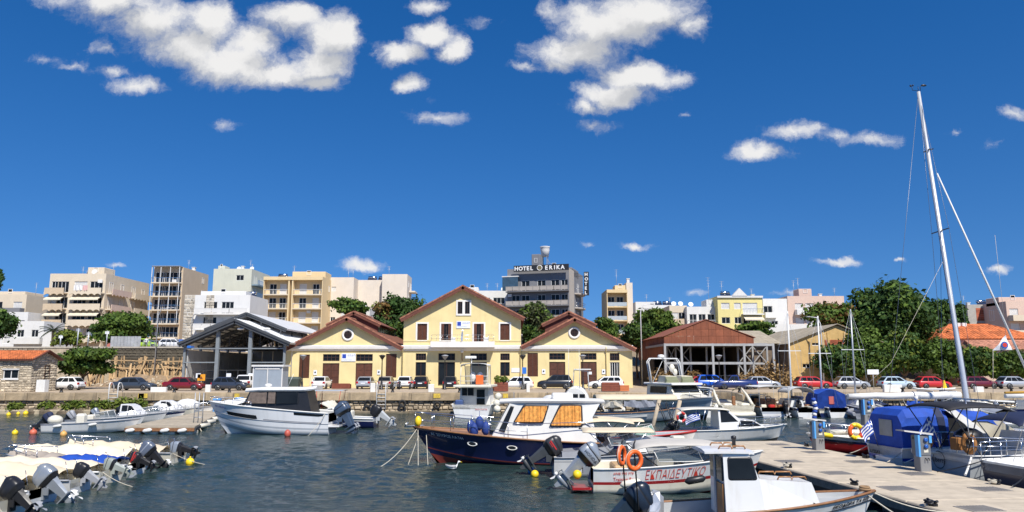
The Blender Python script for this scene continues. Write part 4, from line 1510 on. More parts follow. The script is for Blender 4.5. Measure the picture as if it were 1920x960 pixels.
# A scalloped cream block
bA, wA, hA = block('cream apartment block with wavy parapets and striped awnings, leftmost tall block', 77, 184, 513, 140, 17, PCR, 5, 3.0, bays=[(.1, 1.1, 'w'), (.25, 1.9, 'd'), (.56, 2.2, 'd'), (.84, 2.2, 'd')],
       balc=[(.0, .34, 1.3, 'scallop', range(0, 5), PBE, (1, 2), AWN), (.44, 1.0, 1.3, 'scallop', range(0, 5), PCR, (1, 2), AWN)], roof=[('solar', .55, .2), ('antenna', .3, .3), ('antenna', .95, .2, 1.2), ('dish', .7, .1), ('chimney', .5, .4), ('antenna', .1, .6)], stair=(.5, .8, 1.6, 3, 7),
       side=1, sides=[(.12, 1.4, 'd'), (.36, 1.2, 'd'), (.62, 1.4, 'd'), (.85, 1.2, 'w')], blind=.3)
for k in range(5):
 zf = hA - .7 - (k + 1) * 3.0
 if zf < 0:
  continue
 for y0, y1 in ((.5, 7.5), (9, 16)):
  b_ = MB().box(wA + .005, wA + 1.2, y0, y1, zf - .2, zf).build('balcony', PCR, bA)
  vs = []
  for i in range(25):
   u = i / 24
   dz = -.5 + .32 * abs(math.sin(u * 6 * math.pi))
   yy = y0 + (y1 - y0) * u
   vs.append([(wA + 1.14, yy, zf + dz), (wA + 1.14, yy, zf + .85), (wA + 1.28, yy, zf + .85), (wA + 1.28, yy, zf + dz)])
  MB().loft(vs).build('parapet', PCR if y0 > 5 else PPK, b_)
# B six storeys glass balconies, blank beige side
bB, wB, hB = block('six-storey beige block with stacked framed balconies and a plain flank', 275, 331, 501, 150, 12.6, PBE, 6, 2.78, bays=[(.25, 2.0, 'd'), (.52, 1.6, 'd'), (.8, 1.6, 'd')], balc=[(.03, .98, 1.4, 'rail', range(0, 6), PCR)], roof=[('antenna', .8, .4), ('chimney', .9, .5)], side=1,
   sides=[(.78, 1.0, 'w', (0, 1, 2))], blind=.1, par=.45)
q = MB()
for xf in (.04, .34, .66, .97):
 q.box(wB * xf - .06, wB * xf + .06, -1.38, -1.26, hB - .45 - 4 * 2.78, hB)
q.build('balcony_post', RAILW, bB)
MB().box(.2, wB * .98, -1.5, 0, hB + .002, hB + .12).build('pergola_roof', GALV, bB)
# C cream tower with blank front and blue side balconies
bC, wC, hC = block('tall pale green-cream tower with a blank front and slate blue side balconies', 389, 462, 504, 172, 13, plaster('pale_sage_render', (.58, .58, .47)), 6, 3.0, bays=[(.7, 1.6, 'w', (0,))], side=1, sides=[(.2, 1.6, 'd'), (.55, 1.6, 'd'), (.85, 1.2, 'd')], roof=[('antenna', .75, .5), ('dish', .85, .3, 1.3), ('dish', .5, .3), ('chimney', .55, .4, 1.6), ('antenna', .7, .5, 1.4)], stair=[(.02, .2, 1.0, 2, 5)])
SLATE = plaster('slate_blue_render', (.20, .28, .33))
for k in range(6):
 zf = hC - .7 - (k + 1) * 3.0
 b_ = MB().box(wC + .005, wC + 1.6, .3, 12.6, zf - .2, zf + .12).build('balcony', SLATE, bC)
 q = MB()
 for i in range(20):
  q.box(wC + 1.52, wC + 1.58, .3 + i * .64, .38 + i * .64, zf + .12, zf + .95)
 q.box(wC + 1.5, wC + 1.6, .3, 12.6, zf + .95, zf + 1.02).build('railing', STEEL, b_)
# D stone and white balconies
block('white four-storey block with balustrade balconies and rough stone strips', 337, 462, 553, 134, 10, PW, 4, 2.75, bays=[(.08, 1.0, 'w'), (.4, 2.2, 'd'), (.66, 2.0, 'd')], balc=[(.2, 1.0, 1.5, 'panel', range(0, 4), PW)], roof=[('solar', .85, .5), ('dish', .5, .3)], slabm=PW, stair=[(.16, .86, .9, 2.2, 6)], side=1, blind=.3)
sd_ = bpy.data.objects['wall' if 0 else 'apartment_building'] if 0 else [o for o in C.objects if o.get('label', '').startswith('white four-storey block')][0]
for x0_, x1_ in ((-.03, 1.9), (3.9, 5.4)):
 q = MB()
 rubble(q, x0_, x1_, 0, Z(553, 134) - 7.0, -.01, (.4, .6), (.4, .8), .06)
 q.build('stone_strip', mat('cladding_stone', (.46, .41, .33), .9, var=.2, sc=3, tint=.35), sd_, kind='stuff')
# E apricot block with bays
block('apricot apartment block with white railed balconies left of the yellow building', 490, 602, 520, 150, 10, POR, 5, 2.85, bays=[(.13, 1.3, 'd'), (.30, 1.2, 'd'), (.64, 1.3, 'd'), (.86, 1.2, 'd')], balc=[(.01, .42, 1.3, 'white', range(0, 6), PCR), (.5, .985, 1.3, 'white', range(0, 6), PCR)], fins=(.0, .43, .49, 1), side=1, sides=[(.4, 1.0, 'w', (0,))], roof=[('solar', .2, .3), ('antenna', .4, .3, 1.3), ('antenna', .7, .6)], stair=[(.42, .99, 1.3, 1, 6)], blind=.55)
# E2 annex and E3 pale pink
block('plain pale apricot annex wall with two small square windows', 604, 658, 520, 155.5, 9, PPA, 4, 3.2, bays=[(.3, .9, 'w')], roof=[('antenna', .7, .3), ('antenna', .9, .2)], side=1, hd=1.85)
block('pale pink blank-sided building with a pair of solar heaters on the roof', 660, 718, 525, 160, 12, PPA, 3, 3, bays=[], roof=[('solar', .5, .2), ('solar', .85, .2)], side=1)
bE, wE, hE = block('tall pale pink corner building with a projecting top balcony by the dark trees', 712, 760, 514, 158, 7, PPA, 4, 2.9, bays=[], side=1, sides=[(.3, .8, 'w'), (.8, 1.2, 'd')], roof=[('antenna', .2, .3)])
for k in range(3):
 MB().box(wE + .005, wE + 1.3, 3, 7, hE - 3.6 - k * 2.9, hE - 3.3 - k * 2.9).build('balcony', PPA, bE)
block('low white house with an orange roof edge among the trees', 636, 690, 578, 132, 7, PW, 1, 3, bays=[(.3, 1.2, 'w'), (.7, 1.2, 'w')], roof=[('dish', .7, .3)])
# F behind the main gable
block('white flat-roofed building half hidden behind the main gable', 872, 951, 545, 158, 9, PW, 3, 3, bays=[(.45, 2.2, 'w'), (.8, 2.2, 'w')], balc=[(.3, .99, 1.2, 'solid', (0, 1), PCR)], roof=[('antenna', .5, .4), ('antenna', .75, .4), ('dish', .9, .3)], stair=[(.0, .3, .8, 0.5, 4)])
# tower right of the right wing
block('slim apricot tower with glass balconies between the trees', 1139, 1178, 544, 160, 8, POR, 4, 2.95, bays=[(.25, 1.3, 'd'), (.68, 1.3, 'd')], balc=[(.02, .98, 1.3, 'glass', range(0, 4), POR)], fins=(0, 1), stair=[(.45, .98, 1.1, .4, 4)], roof=[('antenna', .55, .1, 2.0)], side=0, blind=.2)
block('narrow blank apricot stair tower with a white flue beside the slim tower', 1178, 1190, 530, 161, 6, PPA, 1, 3, bays=[], roof=[('chimney', .5, .3, 1.4)])
# white row
block('white cube house behind the dark tree', 1195, 1232, 566, 165, 8, PW, 2, 3, bays=[(.6, 1.6, 'w')], roof=[('antenna', .7, .4)])
block('low white house with a red roof edge and solar heaters', 1230, 1266, 572, 170, 8, PW, 2, 3, bays=[(.5, 1.6, 'w')], roof=[('solar', .3, .3), ('solar', .8, .3), ('antenna', .95, .3)])
block('beige house with a small railed balcony', 1259, 1292, 573, 150, 8, PCR, 2, 2.9, bays=[(.3, 1.2, 'd'), (.7, 1.2, 'd')], balc=[(.02, .98, 1.1, 'solid', (0, 1), PBE)], roof=[('dish', .4, .3, 1.2), ('dish', .8, .3)])
block('yellow-edged white house with a roof terrace railing', 1292, 1349, 575, 148, 8, PW, 2, 3, bays=[(.2, 1.3, 'd'), (.5, 1.3, 'd'), (.8, 1.3, 'd')], balc=[(.02, .98, 1.2, 'white', (0, 1), PYE)], stair=[(.7, .98, 1.5, 1, 5)], roof=[('antenna', .85, .3, 2.6), ('dish', .2, .2)], side=-1)
bJ, wJ, hJ = block('lemon and cream house with a white pediment over the rusty warehouse', 1351, 1436, 555, 146, 10, PYE, 3, 2.85, bays=[(.17, 1.5, 'w'), (.44, 1.2, 'w'), (.72, 2.6, 'd')], balc=[(.52, .99, 1.2, 'rail', (0, 1, 2), PW, (1,), AWN), (.02, .42, 1.1, 'solid', (2,), PYE)], roof=[('solar', .25, .2), ('antenna', .2, .3, 1.5), ('chimney', .9, .3), ('antenna', .95, .5)], blind=.6)
MB().prism([(wJ * .32, hJ + .0), (wJ * .66, hJ + .0), (wJ * .49, hJ + 1.55)], 'y', -.4, .5).build('pediment', PW, bJ)
MB().box(-.1, wJ + .1, -.3, -.01, hJ - .35, hJ + .02).build('cornice', PW, bJ)
block('white building with dark recessed windows between the lemon and pink houses', 1437, 1483, 560, 150, 9, PW, 3, 3, bays=[(.2, 1.6, 'd', (0,)), (.45, 1.2, 'w', (1, 2))], balc=[(.0, .5, 1.2, 'solid', (0, 1), PW)], side=-1, sides=[(.4, 1.5, 'd')], blind=.05)
block('pink building with white bands and a beige roof hut, left of the great tree', 1484, 1592, 555, 152, 10, PPK, 3, 3, bays=[(.2, 1.5, 'w'), (.38, 1.4, 'w'), (.72, 1.6, 'w')], balc=[(.12, .44, 1.2, 'solid', (0, 1), PW), (.55, .98, 1.2, 'solid', (0, 1), PW)], stair=[(.24, .47, 1.6, 1, 4)], roof=[('antenna', .22, .3, 1.6), ('antenna', .1, .3), ('antenna', .3, .3, 1.8), ('antenna', .95, .3), ('chimney', .65, .2)], blind=.7)
block('long white base building with a yellow band below the pink house', 1438, 1535, 608, 140, 8, PW, 1, 3, bays=[(.3, 3.0, 'w'), (.75, 3.0, 'w')], balc=[(0, 1, 1.0, 'solid', (0,), PYE)])
# right edge
bM, wM, hM = block('unfinished concrete and red brick block at the right edge', 1825, 1904, 571, 150, 8, mat('raw_concrete', (.40, .38, .34), .9, var=.1, dirt=.2), 2, 3, bays=[], roof=[('antenna', .1, .3), ('chimney', .2, .3), ('solar', .55, .3)], zb=5)
for a, b_ in ((.2, .58), (.62, .76), (.8, .98)):
 for k in range(3):
  z0 = hM - .6 - (k + 1) * 3.05 + .35
  w0, w1 = a * wM, b_ * wM
  # brick infill: pieces of coursed blockwork
  nr_, nc_ = 6, max(2, int((w1 - w0) / .8))
  q = MB()
  for j in range(nr_):
   for i in range(nc_):
    q.box(w0 + (w1 - w0) * i / nc_ + .012, w0 + (w1 - w0) * (i + 1) / nc_ - .012, -.03, -.003, z0 + 2.6 * j / nr_ + .012, z0 + 2.6 * (j + 1) / nr_ - .012, 0, rnd.random())
  q.build('brick_infill', mat('bare_red_brick', (.36, .10, .05), .9, var=.3, sc=3, tint=.4), bM, kind='stuff')
block('pink balconied block cut by the right edge of the view', 1899, 1990, 565, 143, 9, PPK, 3, 2.9, bays=[(.15, 1.5, 'd'), (.5, 1.5, 'd')], balc=[(.02, .98, 1.4, 'solid', (0, 1, 2), PCR)], side=-1, sides=[(.5, 1.4, 'd')], zb=5, stair=[(0, .6, 1.0, 2, 6)])


def hip(label, pxl, pxr, pye, pya, Y, depth, mat_, wall_, zb, ins=.35, name='tiled_house'):
 xl, xr = X(pxl, Y), X(pxr, Y)
 w, h, ha_ = xr - xl, Z(pye, Y) - zb, Z(pya, Y) - zb
 o = thing(name, label, 'house', (xl, Y, zb), 0, 'red tiled houses')
 MB().box(0, w, 0, depth, 0, h).build('wall', wall_, o)
 for k in range(max(1, int(w / 4))):
  opening(o, w * (k + .5) / max(1, int(w / 4)), -.02, max(.1, h - 2.2), 1.2, 1.3, 'win')
 e = .5
 E = [(-e, -e, h - .1), (w + e, -e, h - .1), (w + e, depth + e, h - .1), (-e, depth + e, h - .1)]
 A, B_ = (w * ins, depth / 2, ha_), (w * (1 - ins), depth / 2, ha_)
 rf = MB().add(E + [A, B_], [(0, 1, 5, 4), (1, 2, 5), (2, 3, 4, 5), (3, 0, 4), (3, 2, 1, 0)]).build('roof', mat_, o)
 # rows of half-round tiles on the two slopes that show
 q = MB()
 E0, E1 = Vector(E[0]), Vector(E[1])
 A, B_ = Vector(A), Vector(B_)
 n = int((w + 2 * e) / .5)
 for i in range(n):
  u = (i + .5) / n
  p0 = E0.lerp(E1, u)
  xx = p0.x
  if xx < A.x:
   t_ = (xx - E0.x) / (A.x - E0.x)
  elif xx > B_.x:
   t_ = (E1.x - xx) / (E1.x - B_.x)
  else:
   t_ = 1
  p1 = Vector((xx, E0.y + (A.y - E0.y) * t_, E0.z + (A.z - E0.z) * t_))
  k = max(1, int((p1 - p0).length / .9))
  for j in range(k):
   c0, c1 = p0.lerp(p1, j / k), p0.lerp(p1, (j + 1.05) / k)
   q.loft([[c + Vector((-.22, 0, dz)), c + Vector((-.1, -.03, .1 + dz)), c + Vector((.1, -.03, .1 + dz)), c + Vector((.22, 0, dz))] for c, dz in ((c0, .05), (c1, .02))], cap=False, ring_closed=False, tint=rnd.random())
 for p0, p1 in ((E0, A), (E1, B_), (A, B_)):
  q.tube([p0 + Vector((0, 0, .08)), p1 + Vector((0, 0, .08))], .13, 6)
 q.build('roof_tiles', mat_, rf, kind='stuff')
 return o, w, h, ha_


h1, w1, hh1, ha1 = hip('orange tiled hip-roofed house behind the green thicket', 1766, 1960, 635, 606, 112, 10, OTILE, PPK, 3.0, .3)
for px in (1814, 1826):
 MB().cbox(X(px, 115) - h1.location.x - .35, X(px, 115) - h1.location.x + .35, 4.2, 4.9, ha1 - 1.5, ha1 + .3).build('chimney', PW, h1)
hip('pale red tiled lower roof in front of the hip-roofed house', 1838, 1990, 655, 638, 106, 8, mat('faded_roof_tile', (.52, .24, .15), .85, var=.2, sc=3, tint=.25), PPK, 2.0, .06)
# left edge
block('grey-beige flats with a roof terrace, cut by the left edge', -70, 36, 552, 150, 12, PCR, 4, 3, bays=[(.5, 1.6, 'd'), (.85, 1.6, 'd')], balc=[(.3, .98, 1.4, 'solid', range(0, 4), PGR)], side=1, stair=[(.3, .85, .8, 2, 8)], roof=[('antenna', .95, .3, 1.3)])
block('low beige house with a large solar heater behind the white houses', 38, 76, 565, 165, 9, PPK, 2, 3, bays=[(.4, 1.4, 'w')], roof=[('solar', .6, .2, 1.4), ('antenna', .15, .5, 1.4)])
block('white flat-roofed house in the row above the hut', -40, 42, 585, 135, 8, PW, 2, 3, bays=[(.55, 1.2, 'w'), (.85, 1.2, 'w')], side=1, sides=[(.4, 1.2, 'w')])
block('white two-storey house with a columned shop front above the hut', 20, 74, 602, 128, 6, PW, 2, 3.0, bays=[(.2, 1.1, 'w', (0,)), (.7, 1.1, 'w', (0,)), (.28, 1.8, 'd', (1,)), (.75, 1.6, 'd', (1,))], side=1, blind=.1, balc=[(0, 1, .9, 'solid', (0,), PW)])
block('white villa wing with a dark doorway beside the palm', 74, 92, 622, 126, 6, PW, 1, 3, bays=[(.5, 1.2, 'd')], blind=0)

# ---------------------------------------------------------------- hotel
hY = 150.0
ho, wh_, hh_ = block('dark grey hotel with rows of balconies and white roof letters', 951, 1071, 505, hY, 15, PGR, 5, 2.95, zb=6.5, bays=[(.1, 1.6, 'd', (0,)), (.3, 1.5, 'd'), (.56, 1.5, 'd'), (.78, 1.5, 'd'), (.93, 1.2, 'd'), (.14, 1.5, 'd', (1, 2, 3, 4))],
     balc=[(.0, 1.0, 1.3, 'panel', range(0, 5), plaster('warm_grey_render', (.40, .36, .32)))], side=1, sides=[], par=1.7, stair=[(.36, .5, 3.2, 2, 5), (.42, 1.0, .35, 3, 10)], roof=[('antenna', .88, .3), ('dish', .8, .3)], name='hotel', cat='hotel', blind=.0, slabm=PDG)
MB().lathe([(.75, 0), (.95, 1.3), (1.0, 1.9), (1.05, 1.95), (1.05, 2.1)], (wh_ * .545, 4, hh_ + 2.9), 16).build('water_tank', PW, ho)
q = MB()
for a in range(4):
 q.bar((wh_ * .545 + .7 * math.cos(a * 1.57 + .78), 4 + .7 * math.sin(a * 1.57 + .78), hh_ - 1), (wh_ * .545 + .7 * math.cos(a * 1.57 + .78), 4 + .7 * math.sin(a * 1.57 + .78), hh_ + 2.9), .12)
q.bar((wh_ * .58, 4, hh_ + 2.4), (wh_ * .72, 4, hh_ - .2), .08)
q.build('tank_stand', GALV, ho)
x0, x1 = X(967, hY) - ho.location.x, X(1073, hY) - ho.location.x
z1, z0 = Z(500.5, hY) - 6.5, Z(511.5, hY) - 6.5
sb = MB().box(x0, x1, -1.2, -1.0, z0, z1).build('roof_sign', mat('black_sign', (.02, .02, .022), .5), ho)
LETW = mat('white_letter', (.85, .85, .83), .4)
for i, ch in enumerate('HOTEL'):
 text(ch, 1.12, LETW, sb, (x0 + .15 + (0, .86, 1.8, 2.55, 3.3)[i], -1.22, z0 + .2), name='letter', ext=.05, bold=.035)
for i, ch in enumerate('ERIKA'):
 text(ch, 1.12, LETW, sb, (x0 + 6.5 + (0, .8, 1.72, 2.18, 3.05)[i] * 1.06, -1.22, z0 + .2), name='letter', ext=.05, bold=.035)
sb2 = MB().lathe([(.46, -.05), (.5, 0), (.46, .05)], (x0 + 5.4, -1.25, z0 + .6), 20, axis='y').build('round_emblem', mat('brass_emblem', (.30, .24, .12), .4, .4), sb)
MB().torus((x0 + 5.4, -1.26, z0 + .6), .5, .07, 'y', 20, 6).build('emblem_rim', LETW, sb2)
ho.rotation_euler = (0, 0, -.28)
# flank: plain strip, then curved balconies and the upright sign
for k in range(5):
 zf = hh_ - 1.7 - (k + 1) * 2.95
 q = MB()
 pts = []
 for i in range(9):
  a = -math.pi / 2 + math.pi * i / 8
  pts.append((wh_ + 1.5 * math.cos(a), 9 + 3.4 * math.sin(a)))
 q.prism(pts, 'z', zf - .25, zf + .02)
 o = q.build('side_balcony', plaster('warm_grey_render', (.40, .36, .32)), ho)
 MB().tube([(x_, y_, zf + .9) for x_, y_ in pts], .04, 5).tube([(x_, y_, zf + .45) for x_, y_ in pts], .03, 5).build('railing', STEEL, o)
 opening(ho, wh_ + .01, 9, zf + .06, 1.6, 2.1, 'win', 1)
MB().box(wh_ + .004, wh_ + .06, .2, 4.8, .5, hh_ - .2).build('side_panel', plaster('taupe_render', (.44, .39, .33)), ho)
us = MB().box(wh_ + 2.0, wh_ + 2.2, 6.5, 6.5 + .01 + 1.2, hh_ - 5.0, hh_ + .2)
us = MB().box(wh_ + 1.9, wh_ + 2.9, 6.0, 6.2, hh_ - 5.2, hh_ - .3).build('upright_sign', bpy.data.materials['black_sign'], ho)
for i, ch in enumerate('HOTEL'):
 text(ch, .9, LETW, us, (wh_ + 2.05, 5.98, hh_ - 1.15 - i * .95), name='letter', ext=.03, bold=.03)
MB().box(wh_, wh_ + 1.9, 6.06, 6.14, hh_ - 1.2, hh_ - 1.1).build('sign_bracket', DST, us)
# glazed penthouse corner
o = MB().box(-.9, 2.6, -.9, -.02, hh_ - 1.7, hh_ - 1.5).build('penthouse_roof', PW, ho)
MB().box(-.8, 2.5, -.85, -.8, hh_ - 4.5, hh_ - 1.72).build('penthouse_glass', mat('blue_glass', (.05, .09, .13), .08, var=.2), ho)

# ---------------------------------------------------------------- retaining wall, hoarding and heap on the left
RWY = 104.0
rwl = thing('retaining_wall', 'long weathered stone retaining wall below the upper street', 'retaining wall', (0, RWY, QZ))
zt = Z(652, RWY) - QZ
xa_, xb_ = X(-40, RWY), X(343, RWY)
MB().box(xa_, xb_, .2, .6, 0, zt - .05).build('core', mort_m, rwl)
q = MB()
rubble(q, xa_, X(75, RWY), 0, zt, .18, (.3, .5), (.4, .9), .1)
q.build('stone_facing', HST, rwl, kind='stuff')
MB().box(X(75, RWY), X(205, RWY), .08, .2, 0, zt - .1).build('rendered_face', mat('old_beige_render', (.42, .35, .25), .95, var=.25, sc=.8, bump=.3, dirt=.4), rwl)
MB().box(xa_, xb_, .0, .75, zt - .05, zt + .16).build('coping', CONC, rwl)
q = MB()
rubble(q, X(205, RWY), xb_, 0, zt - .1, .18, (.3, .5), (.4, .9), .1)
q.build('stone_facing', mort_m, rwl, kind='stuff')
fx0, fx1 = X(205, 106), X(262, 106)
fn = thing('corrugated_fence', 'pale corrugated metal hoarding along the upper street', 'fence', (0, 105.6, 7.2))
k = 9
for i in range(k):
 a, e = fx0 + (fx1 - fx0) * i / k, fx0 + (fx1 - fx0) * (i + 1) / k - .02
 m_ = 8
 q = MB()
 q.loft([[(a + (e - a) * j / m_, (-.03 if j % 2 else .03), z_) for j in range(m_ + 1)] for z_ in (0, 1.75)], cap=False, ring_closed=False)
 q.build('sheet', mat('corrugated_sheet', (.46, .47, .48), .5, .3, var=.12, dirt=.25, rv=.1), fn)
# timber props and planks in front of the wall
PLK = mat('raw_timber', (.46, .31, .16), .85, var=.25, sc=3, dirt=.25, rv=.25)
tp = thing('timber_shoring', 'untidy timber shoring of planks and raking props against the stone wall', 'timber shoring', (0, RWY - .3, QZ))
r_ = random.Random(4)
for i in range(58):
 px = 150 + 192 * (i + r_.random()) / 58
 if px < 206 and r_.random() < .45:
  continue
 x_ = X(px, RWY - 1)
 hgt = r_.uniform(2.2, 4.2)
 w_ = r_.uniform(.12, .3)
 MB().bar((x_, -r_.uniform(.1, .4), 0), (x_ + r_.uniform(-.35, .35), -.02, hgt), w_, .05).build('plank', PLK, tp)
for i in range(16):
 px = 155 + 180 * (i + r_.random()) / 16
 x_ = X(px, RWY - 1)
 MB().bar((x_ + r_.uniform(-2, 2), -r_.uniform(1.2, 2.2), 0), (x_, -.15, r_.uniform(2, 4)), .14, .14).build('prop', PLK, tp)
for i, z_ in enumerate((1.2, 2.5, 3.4)):
 for sx_, ex_ in ((205, 250), (250, 300), (300, 340)):
  MB().bar((X(sx_, RWY - 1), -.35 - .05 * i, z_ + r_.uniform(-.2, .2)), (X(ex_, RWY - 1), -.35 - .05 * i, z_ + r_.uniform(-.2, .2)), .06, .16).build('rail', PLK, tp)
for px, dx in ((318, 2.0), (332, 1.6), (305, -1.8)):
 x_ = X(px, 96)
 MB().bar((x_ - dx / 2, -7, 0), (x_ + dx / 2, -6.4, 3.0), .16, .1).build('leaning_beam', PLK, tp)
hp = thing('rubble_heap', 'brown earth and stone heap piled below the upper street', 'heap', (X(285, 102), 101.6, QZ), 0)
q = MB()
g1 = np.random.default_rng(5)
nx_, ny_ = 34, 10
vs = []
for j in range(ny_):
 for i in range(nx_):
  u, v = i / (nx_ - 1) * 2 - 1, j / (ny_ - 1) * 2 - 1
  vs.append((u * 7.5, v * 1.9, max(-.05, 1.5 * (1 - u * u) * (1 - v * v) * (.7 + .6 * g1.random()))))
q.add(vs, [(j * nx_ + i, j * nx_ + i + 1, (j + 1) * nx_ + i + 1, (j + 1) * nx_ + i) for j in range(ny_ - 1) for i in range(nx_ - 1)])
q.build('earth', mat('brown_earth', (.27, .19, .115), .95, var=.35, sc=2, bump=.6, bsc=6), hp)
q = MB()
for i in range(120):
 u, v = r_.uniform(-.95, .95), r_.uniform(-1, .6)
 s_ = r_.uniform(.08, .28)
 n0 = len(q.v)
 q.ball((u * 7.5, v * 1.9 - .1, 1.2 * (1 - u * u) * (1 - v * v) + .1), (s_, s_ * .8, s_ * .7), 6)
 for kk in range(n0, len(q.v)):
  q.v[kk] = tuple(c + r_.uniform(-.25, .25) * s_ for c in q.v[kk])
 for kk in range(len(q.t)):
  if kk >= len(q.t) - 24:
   q.t[kk] = (i * 37 % 100) / 100
  q.s[kk] = False
q.build('stones', HST, hp, kind='stuff')
MB().box(-.9, .9, -.5, .5, 0, 1.2).build('blue_bin', BLUE, loc=(X(330, 103.2), 105.9, 7.3))
tag(bpy.data.objects['blue_bin'], 'blue refuse bin at the edge of the upper street', 'bin')
for px0, px1 in ((262, 342),):
 q = thing('guard_rail', 'thin metal guard rail along the upper street above the timber', 'guard rail', (0, 104.3, Z(652, RWY)))
 for i in range(12):
  x_ = X(262 + (342 - 262) * i / 11, RWY)
  MB().box(x_ - .03, x_ + .03, 0, .06, 0, 1).build('post', GALV, q)
 for z_ in (.5, .95):
  MB().box(X(262, RWY), X(342, RWY), -.05, 0, z_, z_ + .06).build('rail', GALV, q)

# ---------------------------------------------------------------- trees
TG = 'trees between the harbour and the town'
tree('round dark green tree on the quay right of the stone hut', 103, 208, 648, 712, 90, QZ, [LEAF, LEAFD], 9000, 11, .26, 12)
tree('broad dark tree on the upper street in front of the wavy block', 173, 278, 583, 652, 118, 7.2, [LEAF, LEAFD], 9500, 12, .32, 12)
tree('light green bush beside the palm on the upper street', 100, 150, 618, 652, 116, 7.2, [LEAFY, LEAF], 2600, 13, .28, 7)
tree('tree cut by the left edge beside the white houses', -34, 24, 580, 650, 118, 7.2, [LEAFD, LEAF], 5000, 14, .32, 9)
tree('far dark tree top at the left edge above the roofs', -34, 5, 502, 560, 122, 7.2, [LEAFD], 3000, 15, .3, 7)
tree('green tree in front of the apricot annex', 620, 690, 560, 596, 128, 6, [LEAF, LEAFD], 4200, 16, .32, 8)
tree('tall dark tree with yellowing leaves between left wing and main gable', 697, 800, 552, 660, 124, 4, [LEAFD, LEAF], 12000, 17, .34, 14)
tree('rusty yellow leaved tree before the dark tree by the left wing', 700, 742, 566, 610, 121.5, 4, [LEAFO, LEAFY], 2200, 18, .3, 7)
tree('sparse grey-green tree in front of the hotel', 975, 1040, 566, 640, 122, 4, [leaf_mat('leaf_grey', (.10, .12, .05)), LEAF], 5200, 19, .3, 10)
tree('low dark tree between main gable and right wing', 972, 1020, 606, 655, 121, 4, [LEAFD, LEAF], 3600, 20, .3, 8)
tree('dark tree right of the right wing roof', 1112, 1160, 596, 640, 128, 5, [LEAF, LEAFD], 3600, 21, .32, 8)
tree('big green tree behind the rusty roof', 1190, 1275, 580, 650, 126, 5, [LEAF, LEAFY], 9500, 22, .33, 12)
tree('dark green tree left of the rusty warehouse', 1165, 1225, 598, 668, 116, 3, [LEAFD, LEAF], 6000, 23, .3, 9)
tree('bushy tree behind the ridge of the rusty warehouse', 1385, 1452, 603, 640, 130, 5, [LEAF, LEAFD], 4600, 24, .33, 9)
tree('great spreading tree rising above the right-hand roofs', 1590, 1752, 528, 690, 116, 2.5, [LEAFD, LEAF], 26000, 25, .38, 20)
tree('rust-tinged tree left of the great tree', 1515, 1618, 568, 650, 118, 3, [LEAF, LEAFO], 10000, 26, .34, 12)
tree('tree with ragged crown right of the great tree', 1735, 1790, 562, 660, 122, 3, [LEAFD, LEAF], 5200, 27, .34, 9)
tree('dark cypress-like tree in front of the brick block', 1786, 1822, 562, 655, 126, 3, [LEAFD], 4600, 28, .32, 8)
for i, (a, b_, c, d, Y_, lab) in enumerate(((1530, 1612, 648, 712, 97, 'leafy shrubs climbing the ochre shed wall'), (1580, 1676, 612, 715, 97.5, 'tall thicket behind the silver hatchback'), (1650, 1745, 618, 716, 103, 'dense green thicket behind the pale blue car'),
          (1728, 1812, 636, 716, 102, 'dark thicket behind the bright red car'), (1795, 1872, 650, 716, 101.5, 'thicket under the orange roof behind the maroon car'), (1855, 1945, 656, 716, 101, 'thicket at the right edge behind the silver estate'))):
 tree(lab, a, b_, c, d, Y_, QZ, [LEAF, LEAFD] if i % 2 else [LEAFD, LEAFY], 9500, 40 + i, .27, 12, trunk=True, depth=5, group='thicket along the quay', name='thicket', cat='thicket', flat=1.0)
# dry bushes and palm
for i, (px, w_, h_, m_) in enumerate(((1425, 3.4, 2.6, 'dry'), (1452, 4.2, 3.4, 'dry'), (1300, 2.2, 2.2, 'dry'), (1245, 2.6, 2.4, 'dry'), (1385, 2.4, 1.6, 'dry'))):
 o = thing('dry_bush', ['dry brown bush by the last steel column', 'large dry ivy bush at the corner of the ochre shed', 'dry bush inside the steel frame', 'dry bush at the left foot of the rusty warehouse', 'low straw bush behind the white hatchback'][i], 'bush', (X(px, 95), 95 + (i % 2), QZ), 0, 'dry bushes')
 foliage([(0, 0, h_ * .45, w_ * .45, .9, h_ * .5), (.3 * w_, 0, h_ * .3, w_ * .3, .8, h_ * .35), (-.3 * w_, 0, h_ * .3, w_ * .3, .8, h_ * .35)], 1300, .2, 70 + i, 'leaves', [mat('dry_leaf', (.24, .15, .06), .9, var=.3, tint=.5), LEAFO], o)
pm_ = thing('palm_tree', 'short palm in front of the wavy cream block', 'palm tree', (X(93, 120), 120, 7.2), 0, TG)
MB().tube([(0, 0, 0), (.05, 0, 1.5), (0, 0, 3.3)], [.3, .24, .26], 8).build('trunk', BARK, pm_)
for i in range(22):
 a = i * 2.4
 el = .9 - 1.3 * (i / 22)
 q = MB()
 L_ = 2.3
 prev = Vector((0, 0, 3.3))
 d = Vector((math.cos(a) * math.cos(el), math.sin(a) * math.cos(el), math.sin(el)))
 sd = Vector((-math.sin(a), math.cos(a), 0))
 for k in range(6):
  p = prev + d * L_ / 6
  for sg in (-1, 1):
   for m_ in range(3):
    b0 = prev.lerp(p, m_ / 3)
    q.add([b0, b0 + d * .08, b0 + sd * sg * .42 * math.sin(.5 + k * .45) + d * .25 + Vector((0, 0, -.14))], [(0, 1, 2)])
  q.tube([prev, p], .03, 4)
  prev = p
  d = (d + Vector((0, 0, -.17))).normalized()
 q.build('frond', PALM, pm_)

